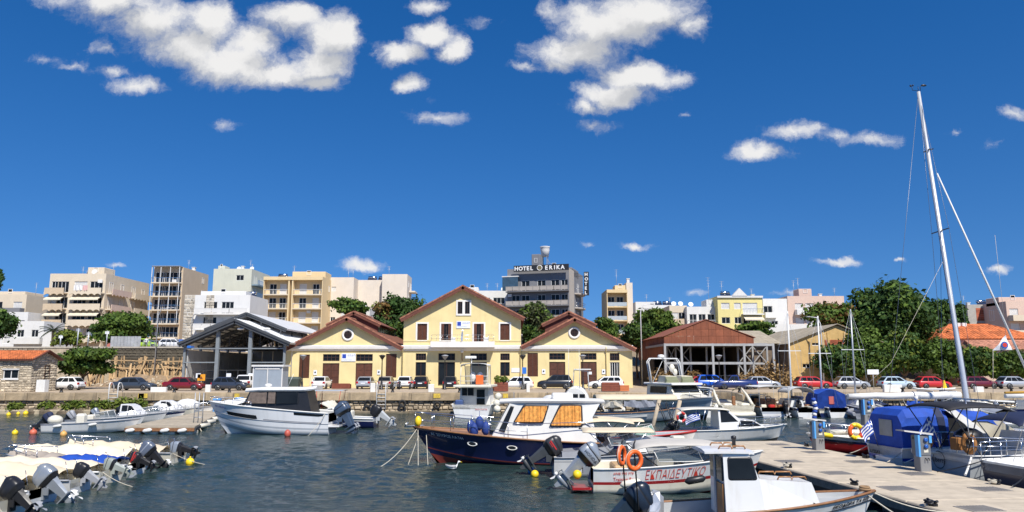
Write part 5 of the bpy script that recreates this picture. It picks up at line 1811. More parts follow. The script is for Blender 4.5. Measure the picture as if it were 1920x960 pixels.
# laundry and odd cloths on the balconies of the wavy block
for i, (x_, z_, w_, c_) in enumerate(((.52, 1, 1.6, (.72, .70, .68)), (.68, 1, .9, (.66, .40, .38)), (.9, 4, .8, (.3, .4, .6)), (.2, 4, .9, (.68, .66, .6)))):
 zf = hA - .7 - z_ * 3.0
 q = MB()
 q.loft([[(x_ * wA + w_ * k / 8, -1.46 + .05 * math.sin(k * 2), zf + 1.3), (x_ * wA + w_ * k / 8, -1.44 + .08 * math.sin(k * 1.6), zf + .25 + .1 * (k % 3))] for k in range(9)], cap=False, ring_closed=False)
 q.build('laundry', mat('laundry_%d' % i, c_, .9), bA)
wr = thing('overhead_wire', 'thin overhead wires spanning between hotel and slim apricot tower', 'wire', (0, 150, 0))
for k in range(2):
 MB().tube([at(1098, 603 + 4 * k, 150) - Vector((0, 150, 0)) + Vector((0, 0, -.5 * math.sin(math.pi * u / 8))) if False else at(lerp0, 603 + 4 * k + 6 * u / 8, 150) - Vector((0, 150, 0)) for u, lerp0 in ((u, 1098 + 44 * u / 8) for u in range(9))], .03, 4).build('cable', BLACK, wr)
# ================================================================ CARS
PAINTS = {}


def paint(name, col, metal=.0):
 return mat('car_paint_' + name, col, .3, metal, var=.05, sc=1.2, coat=.6)


LAMP_R = mat('red_lamp', (.35, .01, .01), .25)
LAMP_C = mat('clear_lamp', (.6, .6, .58), .15)
ALU = mat('alloy_rim', (.45, .46, .47), .35, .7)
CAR_SHAPES = {  # station x (fraction of length), belt/top heights; greenhouse
 'saloon': dict(L=4.4, W=1.76, gb=(-.40, .24), gt=(-.24, .08), belt=.90, roof=1.44, hood=.86, boot=.98, xb=.36),
 'hatch': dict(L=3.95, W=1.68, gb=(-.475, .25), gt=(-.33, .03), belt=.92, roof=1.47, hood=.90, boot=.95, xb=.485),
 'suv': dict(L=4.2, W=1.80, gb=(-.48, .25), gt=(-.39, .06), belt=1.05, roof=1.66, hood=1.0, boot=1.05, xb=.485),
 'estate': dict(L=4.3, W=1.72, gb=(-.48, .24), gt=(-.38, .05), belt=.92, roof=1.45, hood=.88, boot=.95, xb=.49),
 'pickup': dict(L=4.9, W=1.78, gb=(-.08, .22), gt=(-.04, .10), belt=1.0, roof=1.65, hood=1.0, boot=1.0, xb=.1)}


def car(label, px, Y, hd, kind, pm, z=QZ, group='cars parked along the quay', name='parked_car', cat='car', py=722):
 c = CAR_SHAPES[kind]
 L, Wd = c['L'], c['W']
 w = Wd / 2
 o = thing(name, label, cat, (X(px, Y, py), Y, z), R(hd), group)
 gb0, gb1, gt0, gt1 = [q * L for q in (*c['gb'], *c['gt'])]
 bl, rf = c['belt'], c['roof']
 wr = w * .78
 # lower body: stations front to back, eight points round
 mb = MB()

 def ring(x, zb, zt, wt, wb=None):
  wb = wb or w * .94
  m = zb + (zt - zb) * .5
  return [(x, -wb, zb), (x, -wt * 1.0, m), (x, -wt * .985, zt - .06), (x, -wt * .90, zt), (x, wt * .90, zt), (x, wt * .985, zt - .06), (x, wt * 1.0, m), (x, wb, zb)]
 h = L / 2
 mb.loft([ring(-h, .42, .72, w * .86), ring(-h + .05, .26, c['boot'] - .1, w * .93), ring(-h + .16, .22, c['boot'], w * .97), ring(gb0 + .02 if gb0 > -h + .3 else -h + .3, .2, max(bl, c['boot']), w), ring((gb0 + gb1) / 2, .2, bl, w), ring(gb1, .2, bl - .01, w * .99),
    ring(gb1 + (h - gb1) * .55, .2, c['hood'] - .03, w * .965), ring(h - .18, .22, c['hood'] - .16, w * .92), ring(h - .05, .26, c['hood'] - .26, w * .86), ring(h, .40, c['hood'] - .36, w * .78)], sm=True)
 # greenhouse
 zb = bl - .05
 q = [(gb0, -w * .95, zb), (gb1, -w * .95, zb), (gb1, w * .95, zb), (gb0, w * .95, zb)]
 t_ = [(gt0, -wr, rf), (gt1, -wr, rf), (gt1, wr, rf), (gt0, wr, rf)]
 mid_ = [(a[0] * .12 + b_[0] * .88, a[1] * .12 + b_[1] * .88, a[2] * .1 + b_[2] * .9) for a, b_ in zip(q, t_)]
 top_ = [(a[0] + (.1 if i in (0, 3) else -.12), a[1] * .86, rf + .015) for i, a in enumerate(t_)]
 mb.loft([q, mid_, top_])
 if kind == 'pickup':
  mb.box(-h + .15, gb0 - .1, -w * .9, -w * .84, .9, 1.12).box(-h + .15, gb0 - .1, w * .84, w * .9, .9, 1.12)
 mb.build('body', pm, o)

 def gp(u, v, s):        # point on the side glass plane
  b_, e = gb0 + (gb1 - gb0) * u, gt0 + (gt1 - gt0) * u
  x_ = b_ + (e - b_) * v
  y_ = w * .95 + (mid_[0][1] * -1 - w * .95) * v / .88 if False else w * .95 + (wr - w * .95) * v
  return (x_, s * (y_ + .008), zb + (rf - zb) * v)
 spl = [(.07, .34), (.37, .63), (.66, .93)] if kind in ('hatch', 'suv', 'estate') else [(.12, .5), (.53, .93)]
 for s in (-1, 1):
  for a, b_ in spl:
   MB().poly([gp(a, .12, s), gp(b_, .12, s), gp(b_, .82, s), gp(a, .82, s)]).build('side_window', GLASS, o)
 for nm, gb, gt, dx in (('windscreen', gb1, gt1, .012), ('rear_window', gb0, gt0, -.012)):
  f = lambda v, s: (gb + (gt - gb) * v + dx, s * (w * .95 + (wr - w * .95) * v) * .90, zb + (rf - zb) * v + .008)
  MB().quad(f(.14, -1), f(.14, 1), f(.84, 1), f(.84, -1)).build(nm, GLASS, o)
 for xw in (-h + L * .2, h - L * .195):
  for s in (-1, 1):
   yw = s * (w - .07)
   tw = MB().lathe([(.16, -.1), (.29, -.1), (.315, -.05), (.315, .05), (.29, .1), (.16, .1)], (0, 0, 0), 16, axis='y').build('wheel', RUBBER, o, loc=(xw, yw, .315))
   MB().lathe([(.02, s * .085), (.17, s * .098), (.2, s * .104), (.2, s * .07)], (0, 0, 0), 12, axis='y').build('rim', ALU, tw)
   MB().torus((xw, s * (w * .985), .315), .345, .035, 'y', 14, 5, a0=-.15, a1=math.pi + .15).build('wheel_arch', BLACK, o)
 for s in (-1, 1):
  MB().ball((h - .2, s * w * .70, c['hood'] - .28), (.16, .16, .09), 8).build('headlight', LAMP_C, o)
  MB().box(-h - .005, -h + .2, s * w * .64, s * w * .945, c['boot'] - .32, c['boot'] - .08).build('tail_light', LAMP_R, o)
  MB().ball((gb1 - .15, s * (w + .08), bl + .05), (.06, .09, .06), 8).build('mirror', pm, o)
 MB().box(-h - .03, -h + .1, -.26, .26, .62, .74).build('number_plate', SIGNW, o)
 MB().box(-h - .015, -h + .06, -w * .84, w * .84, .27, .42).box(h - .1, h + .012, -w * .72, w * .72, .26, .40).build('bumper', BLACK, o)
 return o


PWH, PSI, PBK, PRD = paint('white', (.74, .74, .73)), paint('silver', (.42, .44, .46), .3), paint('black', (.012, .013, .016)), paint('bright_red', (.50, .02, .02))
car('white hatchback parked in the shade between hut and round tree', 121, 85, 180, 'hatch', PWH)
car('dark slate coupe-like saloon in front of the timber shoring', 253, 84, 0, 'saloon', paint('slate', (.035, .045, .06)))
car('dark red saloon in front of the open shed', 347, 84, 0, 'saloon', paint('dark_red', (.16, .008, .012)))
car('dark blue-grey hatchback beside the grey kiosk', 433, 84, 0, 'hatch', paint('blue_grey', (.028, .036, .055)))
car('white car nosed in between dark hatchback and kiosk', 466, 89, 90, 'suv', PWH)
car('white hatchback with its rear to the water by the first wooden door', 604, 91, 90, 'hatch', PWH)
car('silver saloon with its rear to the water below the second wooden door', 687, 91, 90, 'saloon', PSI)
car('beige hatchback with its rear to the water by a lamp post', 725, 91, 90, 'hatch', paint('beige', (.42, .37, .30), .2))
car('white hatchback with its rear to the water behind the motorbikes', 761, 92, 90, 'hatch', PWH)
car('black hatchback with its rear to the water left of the main doors', 791, 91, 90, 'hatch', PBK)
car('black car by the main doors beside the white fishing boat', 845, 91, 90, 'hatch', PBK)
car('white estate car behind the planter with plants', 966, 89, 180, 'estate', PWH)
car('black off-road car behind the white covered boat', 1040, 90, 180, 'suv', PBK)
car('white estate by the last wooden door behind the brown planter', 1135, 91, 180, 'estate', PWH)
car('dark grey car behind the motor yacht', 1262, 90, 0, 'hatch', paint('dark_grey', (.07, .075, .08)))
car('small red car left of the bright blue one', 1305, 91, 180, 'hatch', PRD)
car('bright blue car under the steel frame', 1337, 90, 0, 'suv', paint('bright_blue', (.012, .10, .52)))
car('dark blue pick-up beside the bright blue car', 1378, 88, 180, 'pickup', paint('navy', (.012, .03, .14)))
car('pale silver hatchback by the dry bushes', 1430, 90, 0, 'hatch', PSI)
car('red estate between two slim masts', 1524, 91, 0, 'estate', PRD)
car('silver hatchback in front of the tall thicket', 1596, 90, 0, 'hatch', PSI)
car('pale blue small hatchback left of the white radar arch', 1680, 90, 0, 'hatch', paint('pale_blue', (.42, .53, .62)))
car('bright red hatchback behind the surfboard', 1748, 90, 0, 'hatch', PRD)
car('maroon estate right of the tall mast', 1836, 91, 0, 'estate', paint('maroon', (.12, .008, .02)))
car('silver hatchback at the right edge of the quay', 1903, 90, 0, 'hatch', PSI)
car('lime green and white car on the upper street', 276, 107.5, 0, 'hatch', paint('lime', (.35, .55, .05)), 7.22, 'cars on the upper street', py=645)
car('white car on the upper street above the timber', 328, 107.5, 0, 'estate', PWH, 7.22, 'cars on the upper street', py=645)

# ================================================================ QUAY FURNITURE
for i, px in enumerate((567, 716, 834, 980, 1093, 1349)):
 Yl = 87.5
 o = thing('lamp_post', ['black quay lamp before the first brown shutter', 'black quay lamp between the silver and beige cars', 'black quay lamp by the first main door', 'black quay lamp at the joint of main block and right wing', 'black quay lamp by the right wing door', 'black quay lamp in front of the steel frame'][i],
     'lamp post', (X(px, Yl), Yl, QZ), 0, 'black lamp posts on the quay')
 hz_ = Z(668, Yl) - QZ
 MB().lathe([(.26, 0), (.26, .12), (.15, .2), (.12, .8), (.075, 1.0), (.055, hz_ - .5), (.09, hz_ - .48), (.05, hz_ - .4)], n=10).build('post', BLACK, o)
 MB().lathe([(.06, hz_ - .42), (.36, hz_ + .02), (.40, hz_ + .04), (.40, hz_ + .09), (.1, hz_ + .18)], n=14).build('lamp_head', GREYP if i in (0, 2, 4, 5) else BLACK, o)
for i, (px, Yl, pyt, zb, arm) in enumerate(((289, 101, 577, QZ, 1.6), (354, 122, 588, 7.2, 1.4), (1204, 108, 570, QZ, 1.5), (1544, 97, 594, QZ, -1.3))):
 o = thing('street_lamp', ['tall grey street lamp with curved arm above the timber shoring', 'grey street lamp before the stone and white block', 'tall white street lamp left of the rusty warehouse', 'white street lamp in front of the ochre gable'][i], 'street lamp', (X(px, Yl), Yl, zb), 0, 'tall street lamps')
 ht = Z(pyt, Yl) - zb
 MB().tube([(0, 0, 0), (0, 0, ht * .9), (arm * .25, 0, ht * .985), (arm, 0, ht)], [.1, .07, .06, .05], 8).build('post', GALV if i < 2 else RAILW, o)
 MB().ball((arm * 1.15, 0, ht), (.35, .14, .09), 10).build('lamp_head', GREYP, o)
# utility poles on the upper street
for i, (px, pyt) in enumerate(((140, 615), (108, 628), (160, 622), (195, 620))):
 o = thing('utility_post', ['post with a small sign by the palm', 'thin post beside the white villa', 'grey post in front of the wavy block', 'post behind the hoarding'][i], 'post', (X(px, 112), 112, 7.2), 0, 'posts on the upper street')
 MB().tube([(0, 0, 0), (0, 0, Z(pyt, 112) - 7.2)], .09, 6).build('post', GALV, o)
 MB().box(-.3, .3, -.05, .0, Z(pyt, 112) - 7.7, Z(pyt, 112) - 7.3).build('plate', SIGNW if i % 2 else GREYP, o)
for i, (px, py_, dk) in enumerate(((250, 640, 'tri'), (201, 648, 'round'))):
 o = thing('road_sign', ['triangular road sign seen from behind on the upper street', 'round red road sign on the upper street'][i], 'road sign', (X(px, 106.5), 106.5, 7.2), 0)
 MB().tube([(0, 0, 0), (0, 0, Z(py_, 106) - 7.2)], .04, 6).build('post', GALV, o)
 zt = Z(py_, 106) - 7.2
 if dk == 'tri':
  MB().prism([(-.45, zt), (.45, zt), (0, zt + .8)], 'y', -.06, -.02).build('plate', GALV, o)
 else:
  MB().lathe([(.35, -.06), (.35, -.02)], (0, 0, zt), 16, axis='y').build('plate', mat('faded_red_sign', (.5, .16, .12), .6), o)
# kiosk
KB = mat('blue_grey_sheet', (.30, .35, .40), .5, .15, var=.06, dirt=.12)
kx0, kx1, kY = X(474, 82.5), X(530, 82.5), 82.5
kz = Z(684, kY) - QZ
o = thing('kiosk', 'blue-grey box kiosk with white frame on the quay before the open shed', 'kiosk', (kx0, kY, QZ))
kw = kx1 - kx0
for a, e in ((.1, kw * .47), (kw * .52, kw - .1)):
 MB().box(a, e, 0, .06, .12, kz - .25).build('front_panel', KB, o)
MB().box(.05, kw - .05, .08, 2.3, .1, kz - .1).build('body', KB, o)
q = MB()
for xx in (.0, kw * .495 - .04, kw - .1):
 q.box(xx, xx + .1, -.05, .05, 0, kz - .2)
q.build('frame', RAILW, o)
MB().box(-.12, kw + .12, -.2, 2.5, kz - .2, kz).build('roof', RAILW, o)
MB().box(.25, kw * .9, -.06, -.03, kz - .5, kz - .38).build('light_strip', RAILW, o)
# planters
PLB = mat('brown_planter_wood', (.20, .055, .03), .75, var=.2, sc=3)
for i, (a, e, Yp, pl, lab, m_) in enumerate(((927, 953, 79, 1, 'red-brown wooden planter with green plants on the quay edge', PLB), (1128, 1161, 79, 0, 'large red-brown wooden planter left of the motor yacht', PLB), (1162, 1179, 79.6, 0, 'orange planter beside the large brown one', mat('orange_box', (.55, .17, .06), .7)),
           (915, 927, 80, 0, 'small orange box left of the planter with plants', mat('orange_box', (.55, .17, .06), .7)), (623, 657, 89, 0, 'low brown bench-like planter by the first wooden door', PLB))):
 x0, x1 = X(a, Yp), X(e, Yp)
 w_ = x1 - x0
 o = thing('planter', lab, 'planter', (x0, Yp, QZ), 0, 'planters on the quay')
 hp_ = .95 if i < 2 else .62
 for k in range(4):
  MB().box(0, w_, -.03, .03, .06 + hp_ * k / 4, .04 + hp_ * (k + 1) / 4).build('board', m_, o)
 MB().box(.03, w_ - .03, .04, .9, .05, hp_ - .05).build('box', m_, o)
 if pl:
  foliage([(w_ * .3, .4, hp_ + .2, w_ * .3, .5, .45), (w_ * .7, .4, hp_ + .3, w_ * .3, .5, .5)], 420, .16, 90, 'plants', [LEAFY, LEAF], o)
# litter of small quay things
o = thing('wheeled_bin', 'dark green wheeled waste container left of the first white hatchback', 'bin', (X(552, 88), 88, QZ))
MB().loft([[(-.6, -.5, .15), (.6, -.5, .15), (.6, .5, .15), (-.6, .5, .15)], [(-.7, -.6, 1.15), (.7, -.6, 1.15), (.7, .6, 1.15), (-.7, .6, 1.15)]]).build('tub', mat('dark_green_plastic', (.06, .08, .07), .5), o)
MB().loft([[(-.72, -.62, 1.16), (.72, -.62, 1.16), (.72, .62, 1.16), (-.72, .62, 1.16)], [(-.6, -.4, 1.45), (.6, -.4, 1.45), (.6, .5, 1.45), (-.6, .5, 1.45)]]).build('lid', mat('dark_green_plastic', (.06, .08, .07), .5), o)
for s in (-.5, .5):
 MB().lathe([(.12, -.05), (.12, .05)], (s, -.4, .12), 10, axis='y').build('wheel', RUBBER, o)
SG = mat('orange_sign', (.75, .32, .02), .6)
for i, (px, py_, w_, lab, m_) in enumerate(((378, 709, .9, 'orange notice board behind the dark red saloon', SG), (372, 704, .55, 'white square sign above the orange notice board', SIGNW), (429, 704, .55, 'white square sign behind the dark hatchback', SIGNW), (470, 704, .5, 'white square sign behind the white nosed-in car', SIGNW),
           (1637, 697, 1.3, 'white notice board on a post before the great thicket', SIGNW), (969, 707, .5, 'blue square sign on the joint lamp post', BLUE))):
 Yp = 88 if i < 4 else (86 if i == 4 else 87.3)
 px = 983 if i == 5 else px
 py_ = 696 if i == 5 else py_
 zt = Z(py_, Yp) - QZ
 o = thing('notice_board', lab, 'sign', (X(px, Yp), Yp, QZ), 0)
 MB().tube([(0, 0.05, 0), (0, .05, zt)], .035, 6).build('post', GALV, o)
 MB().box(-w_ / 2, w_ / 2, -.02, .02, zt - .3, zt + (.45 if i in (0, 5) else .25)).build('plate', m_, o)
 if i == 0:
  MB().prism([(-.2, zt - .12), (.2, zt - .12), (0, zt + .25)], 'y', -.03, -.021).build('warning_triangle', mat('brown_print', (.2, .06, .02), .6), o)
# white service boxes on the quay edge
for i, (px, w_, h_) in enumerate(((392, .5, .75), (300, 1.6, .5), (700, .5, .9), (809, .6, .8), (914, .4, .9), (1671, 1.9, .75), (1832, .9, .55), (990, .35, .8))):
 o = MB().cbox(-w_ / 2, w_ / 2, -.2, .2, 0, h_, .04).build('service_box', WPAINT, loc=(X(px, 78.4), 78.4, QZ))
 tag(o, ['white box on the quay edge between the two dark cars', 'long low white box right of the slate saloon', 'white service box below the silver saloon', 'white service box left of the white fishing boat', 'slim white box right of the white fishing boat', 'wide white box in front of the pale blue car', 'rounded white box near the tall mast', 'white box at the foot of the joint lamp post'][i], 'box', 'white boxes on the quay edge')
# motorbikes by the white car
for i, (px, Ym, rz, col) in enumerate(((750, 88.5, 100, BLACK), (772, 88.5, 80, PRD), (741, 88.8, 60, GREYP))):
 o = thing('motorbike', ['black motorbike left of the white hatchback', 'red motorbike right of the white hatchback', 'grey scooter leaning beside the black motorbike'][i], 'motorbike', (X(px, Ym), Ym, QZ), R(rz), 'motorbikes on the quay')
 for xw in (-.62, .62):
  MB().torus((xw, 0, .3), .25, .06, 'y', 16, 6).build('wheel', RUBBER, o)
 MB().ball((.1, 0, .78), (.38, .16, .16), 10).build('fuel_tank', col, o)
 MB().ball((-.42, 0, .74), (.36, .14, .08), 10).build('seat', BLACK, o)
 MB().cbox(-.25, .25, -.14, .14, .28, .62, .04).build('engine', GREYP, o)
 MB().tube([(.62, .07, .3), (.42, .07, .95)], .03, 6).tube([(.62, -.07, .3), (.42, -.07, .95)], .03, 6).tube([(.36, -.36, 1.03), (.42, 0, .97), (.36, .36, 1.03)], .02, 6).build('fork', STEEL, o)
 MB().ball((.5, 0, .88), (.1, .1, .1), 8).build('headlight', LAMP_C, o)
# a person walking on the upper street
po = thing('person', 'person in white shirt and dark trousers walking on the upper street', 'person', (X(273, 106.5, 650), 106.6, 7.2), R(20))


def skin_person(parent):
 vs = [(0, 0, .92), (0, 0, 1.12), (0, 0, 1.38), (0, 0, 1.48), (0, 0, 1.56), (0, 0, 1.70),
    (-.1, 0, .88), (-.13, .1, .48), (-.13, .02, .06), (-.13, -.12, .03), (.1, 0, .88), (.13, -.12, .48), (.13, .08, .07), (.13, -.04, .03),
    (-.19, 0, 1.36), (-.25, -.02, 1.08), (-.25, -.12, .84), (.19, 0, 1.36), (.25, .03, 1.08), (.25, -.04, .84)]
 es = [(0, 1), (1, 2), (2, 3), (3, 4), (4, 5), (0, 6), (6, 7), (7, 8), (8, 9), (0, 10), (10, 11), (11, 12), (12, 13), (2, 14), (14, 15), (15, 16), (2, 17), (17, 18), (18, 19)]
 rr = [.13, .12, .13, .06, .065, .10, .095, .06, .045, .035, .095, .06, .045, .035, .06, .045, .035, .06, .045, .035]
 me = bpy.data.meshes.new('body')
 me.from_pydata(vs, es, [])
 me.skin_vertices.new() if hasattr(me.skin_vertices, 'new') else None
 ob = bpy.data.objects.new('body', me)
 C.objects.link(ob)
 ob.parent = parent
 ob.modifiers.new('skin', 'SKIN')
 bpy.context.view_layer.update()
 if me.skin_vertices:
  for i, r0 in enumerate(rr):
   me.skin_vertices[0].data[i].radius = (r0, r0)
 ob.modifiers.new('sub', 'SUBSURF').levels = 1
 m = bpy.data.materials.new('clothed_person')
 m.use_nodes = True
 t = m.node_tree
 co = N(t, 'ShaderNodeTexCoord').outputs['Object']
 sz = N(t, 'ShaderNodeSeparateXYZ')
 t.links.new(co, sz.inputs[0])
 cr = N(t, 'ShaderNodeValToRGB')
 cr.color_ramp.interpolation = 'CONSTANT'
 e = cr.color_ramp.elements
 e[0].position, e[0].color = 0, (.03, .03, .04, 1)
 e[1].position, e[1].color = .47, (.75, .75, .73, 1)
 e2 = e.new(.72)
 e2.color = (.45, .27, .18, 1)
 e3 = e.new(.81)
 e3.color = (.03, .02, .015, 1)
 t.links.new(mth(t, 'DIVIDE', sz.outputs[2], 2.0), cr.inputs[0])
 t.links.new(cr.outputs[0], t.nodes['Principled BSDF'].inputs['Base Color'])
 me.materials.append(m)


skin_person(po)
# ================================================================ BOATS: shared builders (x forward, y to port, z up from the waterline)
def lerp(a, b_, t_):
 return a + (b_ - a) * t_


class Hull:
 def __init__(s, L, B, hs, hb, tr=.86, s0=.45, rake=None, draft=.35, pw=2.2, flare=.0, sheer=1.7, chine=.82):
  s.L, s.B, s.hs, s.hb, s.tr, s.s0, s.draft, s.pw, s.fl, s.sh, s.ch = L, B, hs, hb, tr, s0, draft, pw, flare, sheer, chine
  s.rake = L * .13 if rake is None else rake

 def b(s, t_):
  if t_ <= s.s0:
   return s.B / 2 * (1 - (1 - s.tr) * (1 - t_ / s.s0) ** 2)
  return s.B / 2 * max(.0, 1 - ((t_ - s.s0) / (1 - s.s0)) ** s.pw)

 def h(s, t_):
  return s.hs + (s.hb - s.hs) * t_ ** s.sh

 def pt(s, t_, u, side):
  """u: -1 keel, 0 chine, 1 sheer"""
  b_, h = s.b(t_), s.h(t_)
  if u < 0:
   yk, zk = 0, -s.draft * (1 - t_ ** 4 * .9)
   yc, zc = b_ * lerp(s.ch, .55, t_ ** 2), lerp(.02, h * .42, t_ ** 3.2)
   k = u + 1
   y, z = yc * k, lerp(zk, zc, k)
  else:
   yc, zc = b_ * lerp(s.ch, .55, t_ ** 2), lerp(.02, h * .42, t_ ** 3.2)
   y, z = lerp(yc, b_, u ** (1 + s.fl * t_)), lerp(zc, h, u)
  full = (z + s.draft) / (s.hb + s.draft)
  x = t_ * (s.L - s.rake * (1 - full))
  return Vector((x, side * y, z))

 def sheer(s, t_, side, ins=0., dz=0.):
  p = s.pt(t_, 1, side)
  p.y = side * max(0, s.b(t_) - ins)
  if ins and t_ > .9:
   p.x -= ins * (t_ - .9) * 10
  p.z += dz
  return p

 def at_x(s, x):
  return max(0, min(1, x / s.L))

 def build(s, root, mats, rows=(0, .12, .3, .55, .8, 1), rowm=None, n=18, name='hull', low=None):
  """mats list; rowm gives the material index of the bottom then each band up to the sheer"""
  us = [-1, -.35] + list(rows)
  rowm = rowm or [0] * len(rows)
  rm = [rowm[0], rowm[min(2, len(rowm) - 1)] if low is None else low] + list(rowm[1:])
  mb = MB()
  st = [1 - (1 - i / (n - 1)) ** 1.25 for i in range(n)]
  for side in (-1, 1):
   g_ = [[s.pt(t_, u, side) for u in us] for t_ in st]
   vs = [p for r_ in g_ for p in r_]
   m = len(us)
   for i in range(n - 1):
    for j in range(m - 1):
     mb_f = (i * m + j, i * m + j + 1, (i + 1) * m + j + 1, (i + 1) * m + j)
     if i == 0 and j == 0:
      mb.add(vs, [mb_f], rm[j], True)
      base = len(mb.v) - len(vs)
     else:
      mb.f.append(tuple(k + base for k in mb_f))
      mb.m.append(rm[j])
      mb.s.append(True)
      mb.t.append(.5)
  for j in range(len(us) - 1):     # transom
   a, b_ = s.pt(0, us[j], -1), s.pt(0, us[j + 1], -1)
   c, d = s.pt(0, us[j + 1], 1), s.pt(0, us[j], 1)
   mb.quad(a, b_, c, d, rm[j])
  return mb.build(name, mats, root)

 def deck(s, root, m, drops, ins=.09, name='deck', n=30):
  """inner sides and floor; drops = [(t0, t1, depth below the sheer)]"""
  mb = MB()
  ts = sorted({i / (n - 1) for i in range(n)} | {d[0] for d in drops} | {d[1] for d in drops})
  for t0, t1 in zip(ts[:-1], ts[1:]):
   tm = (t0 + t1) / 2
   dz = next((d[2] for d in drops if d[0] <= tm <= d[1]), .03)
   prof = []
   for t_ in (t0, t1):
    fl = s.h(t_) - dz
    prof.append([s.sheer(t_, -1), s.sheer(t_, -1, ins, .005), Vector((s.sheer(t_, -1, ins).x, s.sheer(t_, -1, ins).y * .97, fl)), Vector((s.sheer(t_, 1, ins).x, s.sheer(t_, 1, ins).y * .97, fl)), s.sheer(t_, 1, ins, .005), s.sheer(t_, 1)])
   mb.loft(prof, cap=False, ring_closed=False)
  for d in drops:                  # steps between levels
   for t_ in (d[0], d[1]):
    if .0 <= t_ < .999:
     a, b_ = s.sheer(t_, -1, ins), s.sheer(t_, 1, ins)
     mb.quad(a, b_, b_ - Vector((0, 0, d[2])), a - Vector((0, 0, d[2])))
  return mb.build(name, m, root)

 def rail(s, root, m, r=.035, dz=0., t0=0., t1=1., name='rub_rail', ins=-.01, both=True, u=None):
  for side in (-1, 1):
   pts = [s.sheer(lerp(t0, t1, i / 22), side, ins, dz) if u is None else s.pt(lerp(t0, t1, i / 22), u, side) + Vector((0, side * .012, 0)) for i in range(23)]
   MB().tube(pts, r, 6).build(name, m, root)

 def pulpit(s, root, t0, t1, h=.6, n=5, m=None, mid=True, ins=.08, bow=True, name='guard_rail'):
  mb = MB()
  sides = []
  for side in (-1, 1):
   pts = [s.sheer(lerp(t0, t1, i / 10), side, ins, h) for i in range(11)]
   sides.append(pts)
   for i in range(n):
    t_ = lerp(t0, t1, i / (n - 1))
    mb.tube([s.sheer(t_, side, ins), s.sheer(t_, side, ins, h)], .016, 5)
  if bow:
   mb.tube(sides[0] + sides[1][::-1], .02, 6)
   if mid:
    mb.tube([p - Vector((0, 0, h * .5)) for p in sides[0] + sides[1][::-1]], .011, 5)
  else:
   for q in sides:
    mb.tube(q, .02, 6)
    if mid:
     mb.tube([p - Vector((0, 0, h * .5)) for p in q], .011, 5)
  return mb.build(name, m or STEEL, root)


def boat(name, label, x, y, hd, cat='boat', group='boats in the harbour', roll=0):
 o = thing(name, label, cat, (x, y, 0), R(hd), group)
 if roll:
  o.rotation_euler = (R(roll), 0, R(hd))
 return o


def cabin(root, prof, wb, wt, m, name='cabin', taper=None, z0=None, z1=None):
 """side outline (x, z) pushed to both sides; half-width narrows with height and, by taper (xa, xb, f), towards the bow"""
 z0 = min(p[1] for p in prof) if z0 is None else z0
 z1 = max(p[1] for p in prof) if z1 is None else z1

 def Wd(x, z):
  w = lerp(wb, wt, (z - z0) / max(.01, z1 - z0))
  if taper:
   u = max(0, min(1, (x - taper[0]) / (taper[1] - taper[0])))
   w *= 1 - taper[2] * u * u
  return w
 mb = MB()
 a = [Vector((x, -Wd(x, z), z)) for x, z in prof]
 b_ = [Vector((x, Wd(x, z), z)) for x, z in prof]
 mb.loft([a, b_])
 o = mb.build(name, m, root)
 return o, Wd


def cabwin(par, pts, Wd, sides=(-1, 1), frame=BLACK, fw=.035, m=None, name='window', curtain=None):
 cx, cz = sum(p[0] for p in pts) / len(pts), sum(p[1] for p in pts) / len(pts)
 for s in sides:
  P = lambda x, z, o_: Vector((x, s * (Wd(x, z) + o_), z))
  k = len(pts)

  def grow(x, z, d):
   r_ = math.hypot(x - cx, z - cz)
   return (x + (x - cx) / r_ * d * 1.3, z + (z - cz) / r_ * d * 1.3)
  out = [P(*grow(*p, fw), .006) for p in pts]
  inn = [P(*p, .02) for p in pts]
  ob = MB().add(out + inn, [(i, (i + 1) % k, (i + 1) % k + k, i + k) for i in range(k)]).build(name, frame, par)
  MB().poly([P(*p, .012) for p in pts]).build('pane', m or GLASS, ob)
  if curtain:
   cu = MB()
   xs_ = [p[0] for p in pts]
   zs_ = [p[1] for p in pts]
   n = 26

   def span(x):
    lo, hi = None, None
    zz_ = []
    for i in range(k):
     (xa, za), (xb, zb) = pts[i], pts[(i + 1) % k]
     if (xa - x) * (xb - x) <= 0 and xa != xb:
      zz_.append(za + (zb - za) * (x - xa) / (xb - xa))
    return min(zz_), max(zz_)
   rows = []
   for i in range(n + 1):
    x = lerp(min(xs_) + .03, max(xs_) - .03, i / n)
    lo, hi = span(x)
    o_ = .045 + .024 * math.sin(i * 1.9 + math.sin(i))
    rows.append([P(x, lo + .03, o_), P(x, hi - .03, o_)])
   cu.loft(rows, cap=False, ring_closed=False)
   cu.build('curtain', curtain, ob)


def rounded(x0, x1, z0, z1, r=.08, sl0=0., sl1=0., k=3):
 """rounded quad: sl0 / sl1 lean the left / right edges by that much at the top"""
 q = [(x0, z0), (x1, z0), (x1 + sl1, z1), (x0 + sl0, z1)]
 out = []
 for i in range(4):
  p, a, b_ = Vector((*q[i], 0)), Vector((*q[i - 1], 0)), Vector((*q[(i + 1) % 4], 0))
  pa, pb = p + (a - p).normalized() * r, p + (b_ - p).normalized() * r
  for j in range(k + 1):
   t_ = j / k
   v = pa.lerp(p, t_).lerp(p.lerp(pb, t_), t_)
   out.append((v.x, v.y))
 return out


